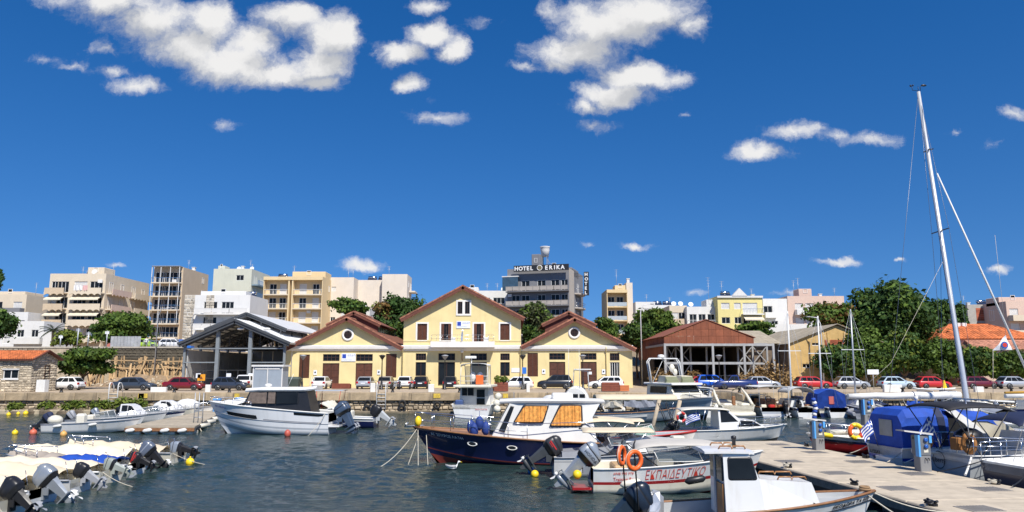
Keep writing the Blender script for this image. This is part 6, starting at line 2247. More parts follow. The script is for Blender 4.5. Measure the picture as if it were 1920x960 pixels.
def outboard(root, x, y, z, sc=1., cowl=BLACK, leg=GREYP, tilt=60, stripe=None, prop=GREYP, brand=None, mark=None, rzv=0):
 """outboard motor hung on the transom at (x, y, z), tilted up by that many degrees; x forward"""
 o = MB()
 # clamp bracket and tilted leg
 o.box(-.02, .06, -.13, .13, -.34, .06)
 o.box(-.16, -.02, -.15, -.11, -.2, .02).box(-.16, -.02, .11, .15, -.2, .02)
 n0 = len(o.v)
 # leg built upright with the swivel at the origin, power head above, gearcase below
 o.loft([[(-.30 + a * sx_, b_ * sy_, zz_) for a, b_ in ((-.5, -1), (.5, -1), (.62, 0), (.5, 1), (-.5, 1), (-.8, 0))] for zz_, sx_, sy_ in ((.12, .30, .13), (-.15, .24, .09), (-.55, .17, .055), (-.72, .17, .05))], sm=False)
 o.box(-.52, -.02, -.17, .17, -.59, -.56)                       # cavitation plate
 o.loft([[(xx, r_ * math.cos(a), -.76 + r_ * math.sin(a)) for a in [k * math.pi / 4 for k in range(8)]] for xx, r_ in ((-.50, .05), (-.42, .085), (-.2, .085), (-.02, .05), (.06, .012))], sm=True)
 o.prism([(-.38, -.82), (-.18, -.82), (-.28, -1.02), (-.36, -1.02)], 'y', -.014, .014)
 M_ = Matrix.Translation((x, y, z)) @ Matrix.Rotation(R(rzv), 4, 'Z') @ Matrix.Scale(sc, 4)
 T_ = Matrix.Translation((-.12, 0, -.05)) @ Matrix.Rotation(R(tilt), 4, 'Y') @ Matrix.Translation((.12, 0, .05))
 o.xf(M_ @ T_, n0)
 for i in range(n0):
  o.v[i] = tuple(M_ @ Vector(o.v[i]))
 mo = o.build('outboard_motor', leg, root)
 c = MB()
 rings = []
 se = lambda v: math.copysign(abs(v) ** .55, v)
 for zz_, x0, x1, w, tl in ((.06, -.50, -.06, .13, 0), (.09, -.56, -.02, .165, 0), (.20, -.60, .02, .185, 0), (.21, -.62, .05, .20, 0), (.25, -.63, .06, .205, .01), (.42, -.61, .06, .20, .04), (.435, -.60, .055, .192, .04), (.47, -.60, .055, .192, .04), (.485, -.595, .05, .195, .045), (.56, -.55, .02, .18, .06), (.615, -.46, -.04, .14, .07), (.63, -.36, -.12, .09, .07)):
  xm, xl = (x0 + x1) / 2, (x1 - x0) / 2
  rings.append([(xm + xl * se(math.cos(a)), w * se(math.sin(a)), zz_ - tl * math.cos(a)) for a in [k * math.pi / 10 for k in range(20)]])
 c.loft(rings, sm=False, rowmi=[2, 2, 2, 0, 0, 1 if stripe else 0, 1 if stripe else 2, 0, 0, 0, 0])
 c.s = [True] * len(c.s)
 c.xf(M_ @ T_)
 co = c.build('cowling', [cowl, stripe or cowl, BLACK], mo)
 if mark:
  q = MB()
  for s in (-1, 1):
   q.box(-.52, -.16, s * .203, s * .21, .34, .38).box(-.50, -.30, s * .20, s * .207, .29, .31)
  q.xf(M_ @ T_)
  q.build('stripes', mark, co)
 if brand:
  for s in (-1, 1):
   e = text(brand, .13, BLACK, co, (0, 0, 0), ext=.003)
   Mt = Matrix.Translation((-.50 if s < 0 else -.06, s * .208, .28)) @ (Matrix.Rotation(math.pi / 2, 4, 'X') if s < 0 else Matrix.Rotation(math.pi, 4, 'Z') @ Matrix.Rotation(math.pi / 2, 4, 'X'))
   e.matrix_basis = M_ @ T_ @ Mt
 q = MB().lathe([(.05, -.60), (.055, -.5)], (0, 0, -.76), 8, axis='x')
 for k in range(3):
  a = k * 2.094
  ca, sa = math.cos(a), math.sin(a)
  q.add([(-.53, ca * .04, -.76 + sa * .04), (-.58, ca * .20 - sa * .11, -.76 + sa * .20 + ca * .11), (-.55, ca * .24, -.76 + sa * .24), (-.52, ca * .20 + sa * .11, -.76 + sa * .20 - ca * .11)], [(0, 1, 2, 3)])
 q.xf(M_ @ T_)
 q.build('propeller', prop, mo)
 return mo


def canopy(root, x0, x1, hw, z, m, crown=.18, name='canopy', frame=True, posts=((0, 0), (1, 0)), foot=None, th=.03, sag=0., n=10, fm=None, endcurl=.0):
 """cloth or hard top, crowned across, x0..x1 long, with bent tube legs down to foot height"""
 mb = MB()
 rows, rows2 = [], []
 for i in range(n + 1):
  u = i / n
  x = lerp(x0, x1, u)
  dz = -sag * math.sin(u * math.pi) - endcurl * (abs(2 * u - 1) ** 3)
  rows.append([(x, hw * math.sin(lerp(-1, 1, j / 8) * math.pi / 2), z + dz + crown * math.cos(lerp(-1, 1, j / 8) * math.pi / 2)) for j in range(9)])
 for r_ in rows:
  rows2.append(r_ + [(a, b_, c - th) for a, b_, c in r_[::-1]])
 mb.loft(rows2, sm=True)
 o = mb.build(name, m, root)
 if frame:
  for u0, u1 in posts:
   xt, xb = lerp(x0, x1, u0), lerp(x0, x1, u1)
   zf = foot if foot is not None else z - 1.2
   dz = -endcurl * abs(2 * u0 - 1) ** 3 - sag * math.sin(u0 * math.pi)
   pts = [(xb, -hw * .96, zf), (xt, -hw * .97, z + dz - .02)] + [(xt, hw * math.sin(lerp(-1, 1, j / 8) * math.pi / 2) * .98, z + dz + crown * math.cos(lerp(-1, 1, j / 8) * math.pi / 2) - th - .02) for j in range(1, 8)] + [(xt, hw * .97, z + dz - .02), (xb, hw * .96, zf)]
   MB().tube(pts, .022, 6).build('canopy_frame', fm or STEEL, root)
 return o


def cover(root, H, t0, t1, m, peak=.35, seed=1, name='boat_cover', over=.12):
 """cloth cover stretched from gunwale to gunwale over a lengthwise pole, with wrinkles"""
 r_ = random.Random(seed)
 ph = [r_.uniform(0, 6.28) for _ in range(6)]
 rows = []
 n = 26
 for i in range(n + 1):
  t_ = lerp(t0, t1, i / n)
  a, b_ = H.sheer(t_, -1, -.03), H.sheer(t_, 1, -.03)
  pk = peak * (.55 + .45 * math.sin(math.pi * min(1, .15 + i / n * .9))) + .05 * math.sin(i * .9 + ph[0])
  row = []
  for j in range(13):
   v = j / 12 * 2 - 1
   z = (1 - abs(v) ** 1.35) * pk
   z += .022 * math.sin(i * 1.7 + ph[1] + v * 3) * (1 - v * v) + .016 * math.sin(i * 2.9 + v * 7 + ph[2])
   row.append((a.x, lerp(a.y, b_.y, j / 12), a.z + .03 + z - (over if abs(v) > .99 else 0)))
  rows.append(row)
 return MB().loft(rows, cap=False, ring_closed=False, sm=True).build(name, m, root)


def flag_gr(root, p, L_, Hh, rot, name='greek_flag', droop=.5, stripes=9, pole=True, polelen=1.0, seed=0, swing=0.0):
 """blue and white striped flag with a cross in the canton, hanging from a short staff"""
 o = MB()
 base = Vector(p)
 tip = base + Vector(rot) * polelen
 st = o.tube([base, tip], .015, 6).build('flag_staff', STEEL, root)
 d = Vector(rot).normalized()
 out = Vector((-d.z, swing, d.x)).normalized() if abs(d.z) < .99 else Vector((1, swing, 0)).normalized()
 dn = -d
 nx_, ny_ = 18, 18
 BLU, WH = mat('flag_blue', (.02, .07, .36), .8), mat('flag_white', (.78, .78, .78), .8)

 def P(u, v):
  q = tip + out * (u * L_) + dn * (v * Hh)
  q += Vector((0, .07 * math.sin(u * 7 + v * 2 + seed), 0)) * u + Vector((0, 0, -droop * L_ * u * u * .6))
  return q
 mb = MB()
 for i in range(nx_):
  for j in range(ny_):
   cu, cv = (i + .5) / nx_, (j + .5) / ny_
   k = int(cv * 9)
   white = k % 2 == 1
   if cu < .37 and cv < 5 / 9:
    white = abs(cu - .185) < .04 or abs(cv - 2.5 / 9) < .06
   mb.quad(P(i / nx_, j / ny_), P((i + 1) / nx_, j / ny_), P((i + 1) / nx_, (j + 1) / ny_), P(i / nx_, (j + 1) / ny_), 1 if white else 0)
 mb.s = [True] * len(mb.s)
 return mb.build('flag', [BLU, WH], st)


def rope(root, pts, r=.018, sag=.0, m=ROPE, name='mooring_rope', n=14):
 a, b_ = Vector(pts[0]), Vector(pts[-1])
 if len(pts) == 2:
  P_ = [a.lerp(b_, i / n) - Vector((0, 0, sag * 4 * (i / n) * (1 - i / n))) for i in range(n + 1)]
 else:
  P_ = [Vector(q) for q in pts]
 return MB().tube(P_, r, 5).build(name, m, root)


def fender(root, p, m=None, r=.11, L_=.5, name='fender', horiz=False):
 mb = MB().lathe([(.02, -L_ / 2 - r * .6), (r * .6, -L_ / 2 - r * .2), (r, -L_ / 2 + r * .4), (r, L_ / 2 - r * .4), (r * .6, L_ / 2 + r * .2), (.02, L_ / 2 + r * .6)], (0, 0, 0), 10)
 if horiz:
  mb.xf(Matrix.Rotation(R(80), 4, 'Y'))
 mb.xf(Matrix.Translation(p))
 if not horiz:
  mb.tube([(p[0], p[1], p[2] + L_ / 2), (p[0], p[1], p[2] + L_ / 2 + .35)], .01, 4)
 return mb.build(name, m or mat('white_fender', (.7, .69, .64), .5, dirt=.3), root)


def windscreen(root, H, x0, x1, hw, z0, hgt, m=None, fm=None, lean=.45, curve=.4):
 """small wrap-round windscreen standing on the deck: front at x1, wings back to x0"""
 n = 8
 bot, top = [], []
 for i in range(n + 1):
  a = lerp(-1, 1, i / n)
  y = hw * math.sin(a * math.pi / 2)
  x = lerp(x0, x1, math.cos(a * math.pi / 2) ** .8)
  bot.append(Vector((x, y, z0)))
  top.append(Vector((x - lean * hgt * (.6 + .4 * math.cos(a * 1.57)), y * .93, z0 + hgt * (.55 + .45 * math.cos(a * 1.4)))))
 q = MB().tube(top, .02, 5).tube(bot, .015, 5)
 for i in (0, 2, n // 2, n - 2, n):
  q.tube([bot[i], top[i]], .016, 5)
 f = q.build('windscreen', fm or FRAMEW, root)
 g_ = MB()
 vs = bot + top
 g_.add(vs, [(i, i + 1, i + n + 2, i + n + 1) for i in range(n)])
 g_.build('pane', m or mat('clear_screen', (.10, .13, .15), .08, spec=.4, alpha=.55), f)
 return f


RIBG = mat('grey_hypalon', (.25, .26, .28), .6, var=.06, dirt=.15)
RIBW = mat('white_hypalon', (.62, .62, .60), .6, var=.05, dirt=.2)


def rib(root, H, m, r=.23, t0=.0, t1=.97):
 pts = [H.sheer(lerp(t0, t1, i / 16), -1, -.02, -.08) for i in range(17)] + [H.sheer(lerp(t1, t0, i / 16), 1, -.02, -.08) for i in range(17)]
 return MB().tube(pts, [r * .75] + [r] * 32 + [r * .75], 10).build('inflatable_tube', m, root)
# ================================================================ THE BOATS
NAVY = mat('navy_gelcoat', (.007, .012, .06), .22, var=.1, sc=.8, coat=.4, dirt=.06)
ANTIF = mat('red_antifoul', (.20, .03, .02), .7, var=.25)
BLKB = mat('black_bottom', (.02, .022, .025), .6)
LGREY = mat('light_grey_gelcoat', (.40, .43, .46), .35, var=.05, dirt=.12)
CURTAIN = mat('orange_curtain', (.66, .29, .06), .85, var=.4, sc=9)
GRYINT = mat('grey_interior', (.42, .43, .43), .6, var=.06)
WOOD = mat('varnished_wood', (.32, .15, .05), .35, var=.2, sc=5)
BLKTXT = mat('black_print', (.02, .02, .025), .5)
REDTXT = mat('red_print', (.60, .05, .03), .5)
WHTXT = mat('white_print', (.75, .75, .75), .5)
BLUG = mat('blue_gelcoat', (.02, .11, .42), .3, coat=.3)
SILV = mat('silver_cowl', (.33, .36, .39), .3, .4)
WALL_HALF = math.pi / 2


def side_text(root, H, body, size, m, t_, u, side=-1, name='lettering', bold=.0, sx=1.):
 """flat lettering laid on the hull side; side -1 reads from stern to bow, side 1 from bow to stern"""
 o = text(body, size, m, root, (0, 0, 0), (0, 0, 0), name=name, ext=.002, bold=bold)
 g = -side
 Lp = (H.pt(min(1, t_ + .02), u, side) - H.pt(t_ - .02, u, side)).length / .04
 for v in o.data.vertices:
  t1 = t_ + g * v.co.x * sx / Lp
  hh = (H.pt(t1, 1, side) - H.pt(t1, 0, side)).length
  q = H.pt(t1, u + v.co.y / hh, side)
  v.co = q + Vector((0, side * (.014 + v.co.z), -.004))
 return o


def lifebuoy(label, p, r=.25, rot=(0, 0, 0), cols=(ORANGE,), th=.06):
 o = thing('lifebuoy', label, 'lifebuoy', p, 0, 'lifebuoys')
 o.rotation_euler = rot
 k = len(cols)
 for i, c in enumerate(cols):
  MB().torus((0, 0, 0), r, th, 'y', 24 // k, 8, 0, 2 * math.pi * i / k + .6, 2 * math.pi * (i + 1) / k + .6).build('ring' if k == 1 else 'ring_segment', c, o)
 MB().torus((0, 0, 0), r + th, .012, 'y', 20, 4).build('grab_line', ROPE, o)
 return o


# ---- 1 the white fishing boat in the foreground
B = boat('fishing_boat', 'white wooden-railed cabin boat in the foreground with name in black on the bow', 3.35, 20.3, 0)
H = Hull(6.25, 2.15, .80, 1.27, tr=.80, s0=.42, pw=2.4, draft=.3, flare=.25)
H.build(B, [WHITE, BLKB, LGREY], rows=(0, .3, .55, .8, 1), rowm=[1, 0, 0, 0, 0])
H.deck(B, GRYINT, [(0, .36, .52), (.36, .72, .2), (.72, 1, .10)], ins=.08)
H.rail(B, TEAK, .035, .02)
H.rail(B, BLACK, .014, u=.72, name='hull_line')
o, Wd = cabin(B, [(2.1, .70), (3.12, .78), (3.02, 1.62), (2.76, 2.33), (2.1, 2.33)], .74, .62, WHITE)
cabwin(o, rounded(2.24, 2.92, 1.68, 2.20, .07, 0, -.12), Wd)
q = MB().loft([[(x, -w, z), (x, -w * .5, z + .045), (x, w * .5, z + .045), (x, w, z), (x, w, z - .05), (x, -w, z - .05)] for x, w, z in ((1.62, .66, 2.36), (2.1, .70, 2.37), (2.75, .68, 2.36), (2.92, .60, 2.33))])
q.build('cabin_roof', WHITE, o)
MB().box(2.055, 2.095, -.62, -.05, .70, 1.55).build('door', WOOD, o)
MB().box(2.05, 2.09, -.60, -.08, 1.62, 2.2).build('aft_window', GLASS, o)
MB().box(2.05, 2.09, .12, .52, 1.62, 2.18).build('aft_window', GLASS, o)
MB().box(2.03, 2.1, -.06, .1, .66, 2.3).build('aft_wall_post', GRYINT, o)
fw = MB()
for a, e in ((-.55, -.03), (.03, .55)):
 fw.quad((3.045, a, 1.68), (3.045, e, 1.68), (2.83, e * .95, 2.22), (2.83, a * .95, 2.22))
fw.build('windscreen', GLASS, o)
o2, W2 = cabin(B, [(3.05, .75), (4.62, .98), (4.42, 1.56), (3.02, 1.66)], .72, .56, WHITE, 'trunk_cabin', taper=(3.0, 4.9, .42))
for xa, xe, yy, zz_ in ((2.05, 2.75, -.42, 2.41), (2.05, 2.75, .42, 2.41), (3.55, 4.3, -.42, 1.63), (3.3, 4.2, .35, 1.66)):
 MB().tube([(xa, yy, zz_), (xa + .04, yy, zz_ + .07), ((xa + xe) / 2 - .03, yy, zz_ + .07), ((xa + xe) / 2, yy, zz_), ((xa + xe) / 2 + .03, yy, zz_ + .07), (xe - .04, yy, zz_ + .07), (xe, yy, zz_)], .022, 6).build('grab_rail', WOOD, B)
MB().lathe([(.05, 2.39), (.05, 2.62), (.07, 2.63), (.07, 2.70), (.03, 2.72)], (2.55, -.1, 0), 10).build('masthead_lamp', BLACK, B)
side_text(B, H, 'ΘΕΟΔΩΡΑ ΤΑ 555', .145, BLKTXT, .795, .78, bold=.004, sx=1.05)
for yy, xx in ((.25, -.38), (-.15, -.12)):
 MB().tube([(xx + .1, yy, .5), (xx, yy, 2.5), (xx + .05, yy, 2.62)], .022, 6).build('stern_pole', BLACK, B)
outboard(B, -.05, .2, .70, 1.15, mat('dark_navy_cowl', (.012, .02, .035), .3), mat('navy_leg', (.02, .035, .055), .4), 52, prop=WPAINT)
cb = MB().ball((.42, .25, .82), (.32, .30, .42), 12)
r_ = random.Random(9)
cb.v = [(x + r_.uniform(-.05, .05), y + r_.uniform(-.05, .05), z + r_.uniform(-.07, .07)) for x, y, z in cb.v]
cb.s = [False] * len(cb.s)
cb.build('silver_cover', mat('silver_foil', (.55, .55, .54), .3, .6, var=.2), B)
rope(B, [(6.2, 0, 1.25), (8.6, .6, .62)], .018, .12)
rope(B, [(6.0, -.1, 1.2), (7.2, -2.2, .3), ], .022, .1)
rope(B, [(6.1, .1, 1.28), (7.6, 3.4, .66)], .02, .14)
MB().torus((6.0, 0, 1.33), .13, .03, 'z', 14, 5).torus((6.0, .02, 1.38), .11, .03, 'z', 14, 5).build('rope_coil', mat('brown_rope', (.3, .19, .1), .9), B)
q = MB().lathe([(.09, -.12), (.11, .1), (.03, .22)], (2.0, -1.12, .62), 10).build('fender', WPAINT, B)
lifebuoy('orange lifebuoy hanging in front on the stern pole of the foreground cabin boat', (3.22, 20.05, 2.10), .22, (0, 0, .5))
lifebuoy('orange lifebuoy partly behind another on the foreground cabin boat', (2.95, 20.5, 2.17), .22, (0, 0, 1.05))

# ---- 2 the training boat
B = boat('training_boat', 'white and red training boat with big red Greek lettering on its side', 2.95, 28.7, 0)
H = Hull(6.5, 2.5, .88, 1.42, tr=.88, pw=2.3, flare=.2, draft=.4)
DRED = mat('deep_red_gelcoat', (.30, .012, .015), .3, coat=.3)
H.build(B, [WHITE, ANTIF, DRED, CREAM], rows=(0, .16, .34, .46, .75, 1), rowm=[1, 3, 3, 2, 0, 0])
H.deck(B, CREAM, [(0, .52, .5), (.52, 1, .06)], ins=.16)
H.rail(B, WPAINT, .03, .0)
windscreen(B, H, 2.4, 4.6, .95, 1.12, .62)
side_text(B, H, 'ΕΚΠΑΙΔΕΥΤΙΚΟ', .50, REDTXT, .30, .53, sx=.60, bold=-.006)
side_text(B, H, 'Training Boat', .20, REDTXT, .115, .50, sx=.8)
side_text(B, H, '6948 745 978', .13, REDTXT, .115, .76)
outboard(B, -.1, -.1, .85, 1.28, SILV, SILV, 48, brand='HONDA', prop=WPAINT)
MB().box(-.75, -.05, -.9, .9, .12, .2).build('swim_platform', DRED, B)
canopy(B, 1.5, 5.0, 1.05, 1.72, mat('greyish_canvas', (.50, .47, .42), .85, var=.08), .12, posts=((.02, .25), (.98, .6)), foot=.95, endcurl=.16, fm=BLACK)
fender(B, (1.3, -1.3, .42), CREAM, .13, .62, horiz=True)
fender(B, (3.6, -1.36, .55), BLACK, .13, .62, horiz=True)
MB().ball((-.55, -.55, .62), .17, 12).build('yellow_float', YELLOW, B)
MB().cbox(.8, 1.8, -.7, .7, .5, .95, .06).build('seat', mat('tan_vinyl', (.55, .36, .18), .6), B)
MB().cbox(2.3, 3.0, -.7, -.1, .5, 1.25, .08).build('helm_seat', CREAM, B)

# ---- 3 white speedboat behind it with grey sun pad
B = boat('speedboat', 'white speedboat with tilted black outboard between navy boat and training boat', 1.75, 32.6, 0)
H = Hull(7.2, 2.4, .82, 1.35, tr=.88, pw=2.3, flare=.2)
H.build(B, [WHITE, BLKB, GRYINT], rows=(0, .25, .5, .75, .82, 1), rowm=[1, 2, 0, 0, 2, 0])
H.deck(B, WHITE, [(0, .3, .3), (.3, .55, .45), (.55, 1, .0)], ins=.18)
H.rail(B, GREYP, .03)
outboard(B, -.1, .0, .80, 1.25, mat('charcoal_cowl', (.03, .03, .033), .35), mat('charcoal_leg', (.05, .055, .06), .45), 56, mark=RED, prop=WPAINT)
MB().loft([[(x, -.8, z), (x, .8, z), (x, .7, z + .28), (x, -.7, z + .28)] for x, z in ((.35, .72), (1.2, .78), (2.2, .95), (2.5, 1.2))]).build('sun_pad', mat('grey_pad', (.22, .23, .25), .7), B)
o, Wd = cabin(B, [(3.2, 1.0), (6.2, 1.15), (5.6, 1.45), (3.6, 1.62), (3.0, 1.5)], .85, .62, WHITE, taper=(3.5, 6.4, .5))
cabwin(o, [(3.8, 1.25), (4.8, 1.27), (4.6, 1.44), (3.85, 1.5)], Wd)
windscreen(B, H, 2.4, 3.6, .85, 1.3, .5)
canopy(B, 1.2, 4.2, .95, 1.85, TAN, .1, posts=((.1, .4), (.9, .6)), foot=1.0)
for p_, m_ in (((-.8, -.7, .12), YELLOW), ((-.9, .5, .08), mat('blue_float', (.02, .22, .5), .4))):
 MB().ball(p_, .17, 12).build('float', m_, B)
# ---- 4 the navy blue boat
B = boat('navy_cabin_boat', 'navy blue cabin boat with white superstructure and orange curtains', 4.95, 36.8, 180)
H = Hull(9.75, 3.3, 1.0, 1.66, tr=.86, s0=.4, pw=2.5, flare=.35, draft=.5, rake=1.5, sheer=1.5)
H.build(B, [NAVY, ANTIF], rows=(0, .06, .3, .6, 1), rowm=[1, 1, 0, 0, 0], n=24)
H.deck(B, mat('brown_deck', (.24, .13, .08), .7, var=.2), [(0, .14, .5), (.14, 1, .05)], ins=.14)
H.rail(B, TEAK, .045, .02)
o, Wd = cabin(B, [(.95, .98), (5.95, 1.22), (5.05, 2.86), (.75, 2.9), (1.15, 2.2)], 1.30, 1.08, WPAINT, taper=(4.2, 6.4, .22))
cabwin(o, rounded(3.52, 4.86, 1.96, 2.74, .09, -.28, -.5), Wd, fw=.05, m=mat('tinted_pane', (.05, .035, .03), .1), curtain=CURTAIN)
cabwin(o, rounded(1.66, 3.16, 1.80, 2.76, .12, .02, -.52), Wd, fw=.05, m=mat('tinted_pane', (.05, .035, .03), .1), curtain=CURTAIN)
for s in (-1, 1):
 a = [(5.72, 1.5), (5.52, 1.42), (4.98, 2.68), (5.12, 2.68)]
 cabwin(o, [(5.55, 1.62), (5.28, 1.56), (4.86, 2.66), (5.02, 2.7)], Wd, sides=(s,), fw=.03)
fq = MB()
for a, e in ((-.85, -.33), (-.26, .26), (.33, .85)):
 fq.quad((5.81, a, 1.5), (5.81, e, 1.5), (5.17, e * .95, 2.7), (5.17, a * .95, 2.7))
fq.build('windscreen', GLASS, o)
MB().loft([[(x, -w, z), (x, -w * .6, z + .07), (x, w * .6, z + .07), (x, w, z), (x, w * .96, z - .09), (x, -w * .96, z - .09)] for x, w, z in ((.55, 1.15, 2.93), (2, 1.22, 2.96), (4.6, 1.2, 2.96), (5.55, 1.0, 2.92))], sm=False).build('cabin_roof', WPAINT, o)
for t_, s in ((.735, -1), (.735, 1), (.54, -1), (.54, 1)):
 p = H.pt(t_, .63, s)
 q = MB().torus((0, 0, 0), .2, .035, 'y', 20, 6)
 q.v = [(x * 1.1, y, z * .45) for x, y, z in q.v]
 d = H.pt(t_ + .03, .63, s) - p
 po_ = q.build('porthole', WPAINT, B, loc=p + Vector((0, s * .03, 0)))
 po_.rotation_euler = (0, -math.atan2(d.z, d.x), math.atan2(d.y, d.x))
 q = MB().lathe([(.18, -.012), (.18, .012)], (0, 0, 0), 16, axis='y')
 q.v = [(x * 1.1, y, z * .42) for x, y, z in q.v]
 q.build('pane', GLASS, po_)
side_text(B, H, 'ΑΓ ΣΠΥΡΟΣ ΛΑ 744', .21, WHTXT, .925, .76, side=1, sx=.95)
H.pulpit(B, .45, 1.0, .72, 7)
q = MB()
for s in (-1, 1):
 q.tube([H.sheer(.45, s, .08, .72), (1.6, s * 1.5, 2.0), (.6, s * 1.45, 1.5), (.6, s * 1.4, 1.0)], .018, 6)
q.build('side_rail', STEEL, B)
canopy(B, -.8, 1.75, 1.25, 1.95, TAN, .12, posts=((.1, .5), (.9, .4)), foot=1.0, endcurl=.05, sag=-.08)
bag = mat('blue_fender_cover', (.015, .045, .22), .7, var=.2)
for i, (x_, y_, z_) in enumerate(((6.5, .75, 1.75), (6.9, .55, 1.55), (6.2, .7, 1.5), (6.75, .8, 1.45))):
 fender(B, (x_, y_, z_ + .15), bag, .2, .45, 'fender')
MB().ball((9.5, .1, 1.95), (.17, .17, .25), 12).build('yellow_float', YELLOW, B)
MB().cbox(2.0, 3.0, -.4, .4, 3.04, 3.3, .06).build('roof_hatch', WPAINT, B)
rope(B, [(9.5, .15, 1.55), (9.3, 1.4, -.1)], .018)
rope(B, [(9.4, -.1, 1.5), (9.9, .6, -.1)], .018)
rope(B, [(9.55, .1, 1.6), (11.2, 1.6, -.1)], .018, .25)
rope(B, [(9.1, .2, 1.5), (8.9, .9, -.1)], .018)
q = MB().tube([(9.2, .1, 1.75), (10.1, .05, 1.72)], .03, 6).tube([(10.05, -.3, 1.85), (10.15, 0, 1.7), (10.05, .3, 1.85)], .035, 6).build('anchor', GALV, B)
# ---- seagull
sg = thing('seagull', 'white seagull floating on the water by the navy bow', 'seagull', (X(850, 34.2, 870), 34.2, 0), R(20))
vs = []
sgm = MB().loft([[(x, w * math.cos(a) * .8, z + w * .8 * math.sin(a)) for a in [k * math.pi / 4 for k in range(8)]] for x, w, z in ((-.34, .01, .17), (-.2, .07, .12), (-.02, .12, .09), (.12, .10, .11), (.18, .065, .19), (.20, .05, .27), (.23, .06, .33), (.29, .045, .335), (.33, .015, .325))], sm=True)
sgm.build('body', mat('white_feathers', (.78, .78, .76), .8), sg)
for s in (-1, 1):
 MB().loft([[(x, s * (w + .005), z - .02), (x, s * (w + .025), z), (x, s * w, z + .06)] for x, w, z in ((.1, .09, .13), (-.05, .105, .13), (-.2, .07, .15), (-.36, .02, .2))], sm=True).build('wing', mat('grey_feathers', (.35, .36, .38), .8), sg)
MB().loft([[(.32, -.014, .32), (.32, .014, .32), (.32, 0, .345)], [(.40, -.004, .305), (.40, .004, .305), (.40, 0, .315)]]).build('beak', YELLOW, sg)

# ---- 5 white motor cruiser on the left
B = boat('motor_cruiser', 'large white motor cruiser with dark windows and twin blue-grey outboards', X(622, 52.6, 800), 52.8, 180)
H = Hull(8.7, 3.0, 1.42, 2.18, tr=.92, s0=.5, pw=2.6, flare=.1, draft=.4, rake=1.5, sheer=1.15)
H.build(B, [mat('clean_white_gelcoat', (.77, .78, .78), .25, var=.03, coat=.4, dirt=.1), BLKB, LGREY], rows=(0, .2, .28, .62, .85, 1), rowm=[0, 0, 2, 0, 0, 0], n=22)
H.deck(B, GRYINT, [(0, .22, .6), (.22, 1, .03)], ins=.2)
H.rail(B, WPAINT, .05, .02)
H.rail(B, GREYP, .02, u=.5, name='hull_line')


def hullwin(B, H, t0, t1, u0, u1, cut=.03, m=GLASS, sides=(-1, 1), name='hull_window'):
 for s in sides:
  q = MB()
  k = 6
  rr = []
  for i in range(k + 1):
   t_ = lerp(t0, t1, i / k)
   ua, ub = (u0, u1) if 0 < i else (lerp(u0, u1, .35), u1)
   rr.append([H.pt(t_, ua, s) + Vector((0, s * .015, 0)), H.pt(t_, ub, s) + Vector((0, s * .015, 0))])
  q.loft(rr, cap=False, ring_closed=False)
  q.build(name, m, B)


hullwin(B, H, .60, .86, .48, .68)
hullwin(B, H, .04, .28, .84, .95)
hullwin(B, H, .06, .55, .50, .56, m=GREYP, name='grey_swoosh')
o, Wd = cabin(B, [(1.2, 1.4), (6.6, 1.95), (5.9, 2.18), (5.55, 2.95), (1.6, 2.95)], 1.15, 1.0, BLACK, taper=(4.5, 7, .4))
for a, e, m_ in ((4.35, 5.5, mat('curtained_glass', (.16, .12, .09), .15, var=.3, sc=4)), (3.75, 4.25, mat('curtained_glass', (.16, .12, .09), .15)), (2.2, 3.65, GLASS)):
 cabwin(o, [(a, 2.1), (e + (.25 if e > 5 else 0), 2.1), (e, 2.85), (a, 2.85)], Wd, m=m_, fw=.02)
fq = MB()
for a, e in ((-.75, -.04), (.04, .75)):
 fq.quad((5.98, a, 2.14), (5.98, e, 2.14), (5.6, e, 2.88), (5.6, a, 2.88))
fq.build('windscreen', GLASS, o)
MB().loft([[(x, -w, z), (x, -w * .8, z + .16), (x, w * .8, z + .16), (x, w, z), (x, w * .94, z - .1), (x, -w * .94, z - .1)] for x, w, z in ((1.0, .95, 3.12), (1.7, 1.15, 3.02), (4.8, 1.15, 3.02), (5.9, .9, 2.95))]).build('cabin_roof', WHITE, o)
o2, W2 = cabin(B, [(5.4, 1.85), (8.0, 2.12), (7.2, 2.32), (5.6, 2.36)], .95, .6, WHITE, 'foredeck_trunk', taper=(5.4, 8.3, .6))
MB().lathe([(.22, 3.18), (.26, 3.25), (.22, 3.38), (.05, 3.42)], (4.6, 0, 0), 14).build('radar_dome', WPAINT, B)
MB().tube([(3.0, .9, 3.15), (2.6, .9, 4.1)], .015, 5).tube([(2.0, -.9, 3.15), (1.8, -.9, 3.9)], .015, 5).tube([(1.8, -.9, 3.15), (1.6, -.9, 3.8)], .02, 5).build('antenna', RAILW, B)
H.pulpit(B, .62, 1, .35, 6, mid=False)
MB().box(-.75, .0, -1.25, 1.25, .52, .62).build('swim_platform', WHITE, B)
for s in (-.38, .38):
 outboard(B, -.55, s, 1.12, 1.45, mat('steel_blue_cowl', (.05, .075, .12), .3), mat('steel_blue_leg', (.05, .075, .12), .35), 30, prop=GREYP)
side_text(B, H, 'ΝΠ 1478 ΡΟΔ', .22, BLUETXT, .955, .78, side=1, sx=.9)
rope(B, [(.2, 1.4, 1.4), (1.2, 1.9, -.05)], .02, .1)
o = MB().ball((0, 0, 0), (.22, .22, .28), 12).build('mooring_buoy', mat('dull_red_buoy', (.45, .09, .06), .5), loc=(X(541, 50.6, 808), 50.4, .18))
tag(o, 'dull red buoy against the side of the motor cruiser', 'buoy', 'mooring buoys')
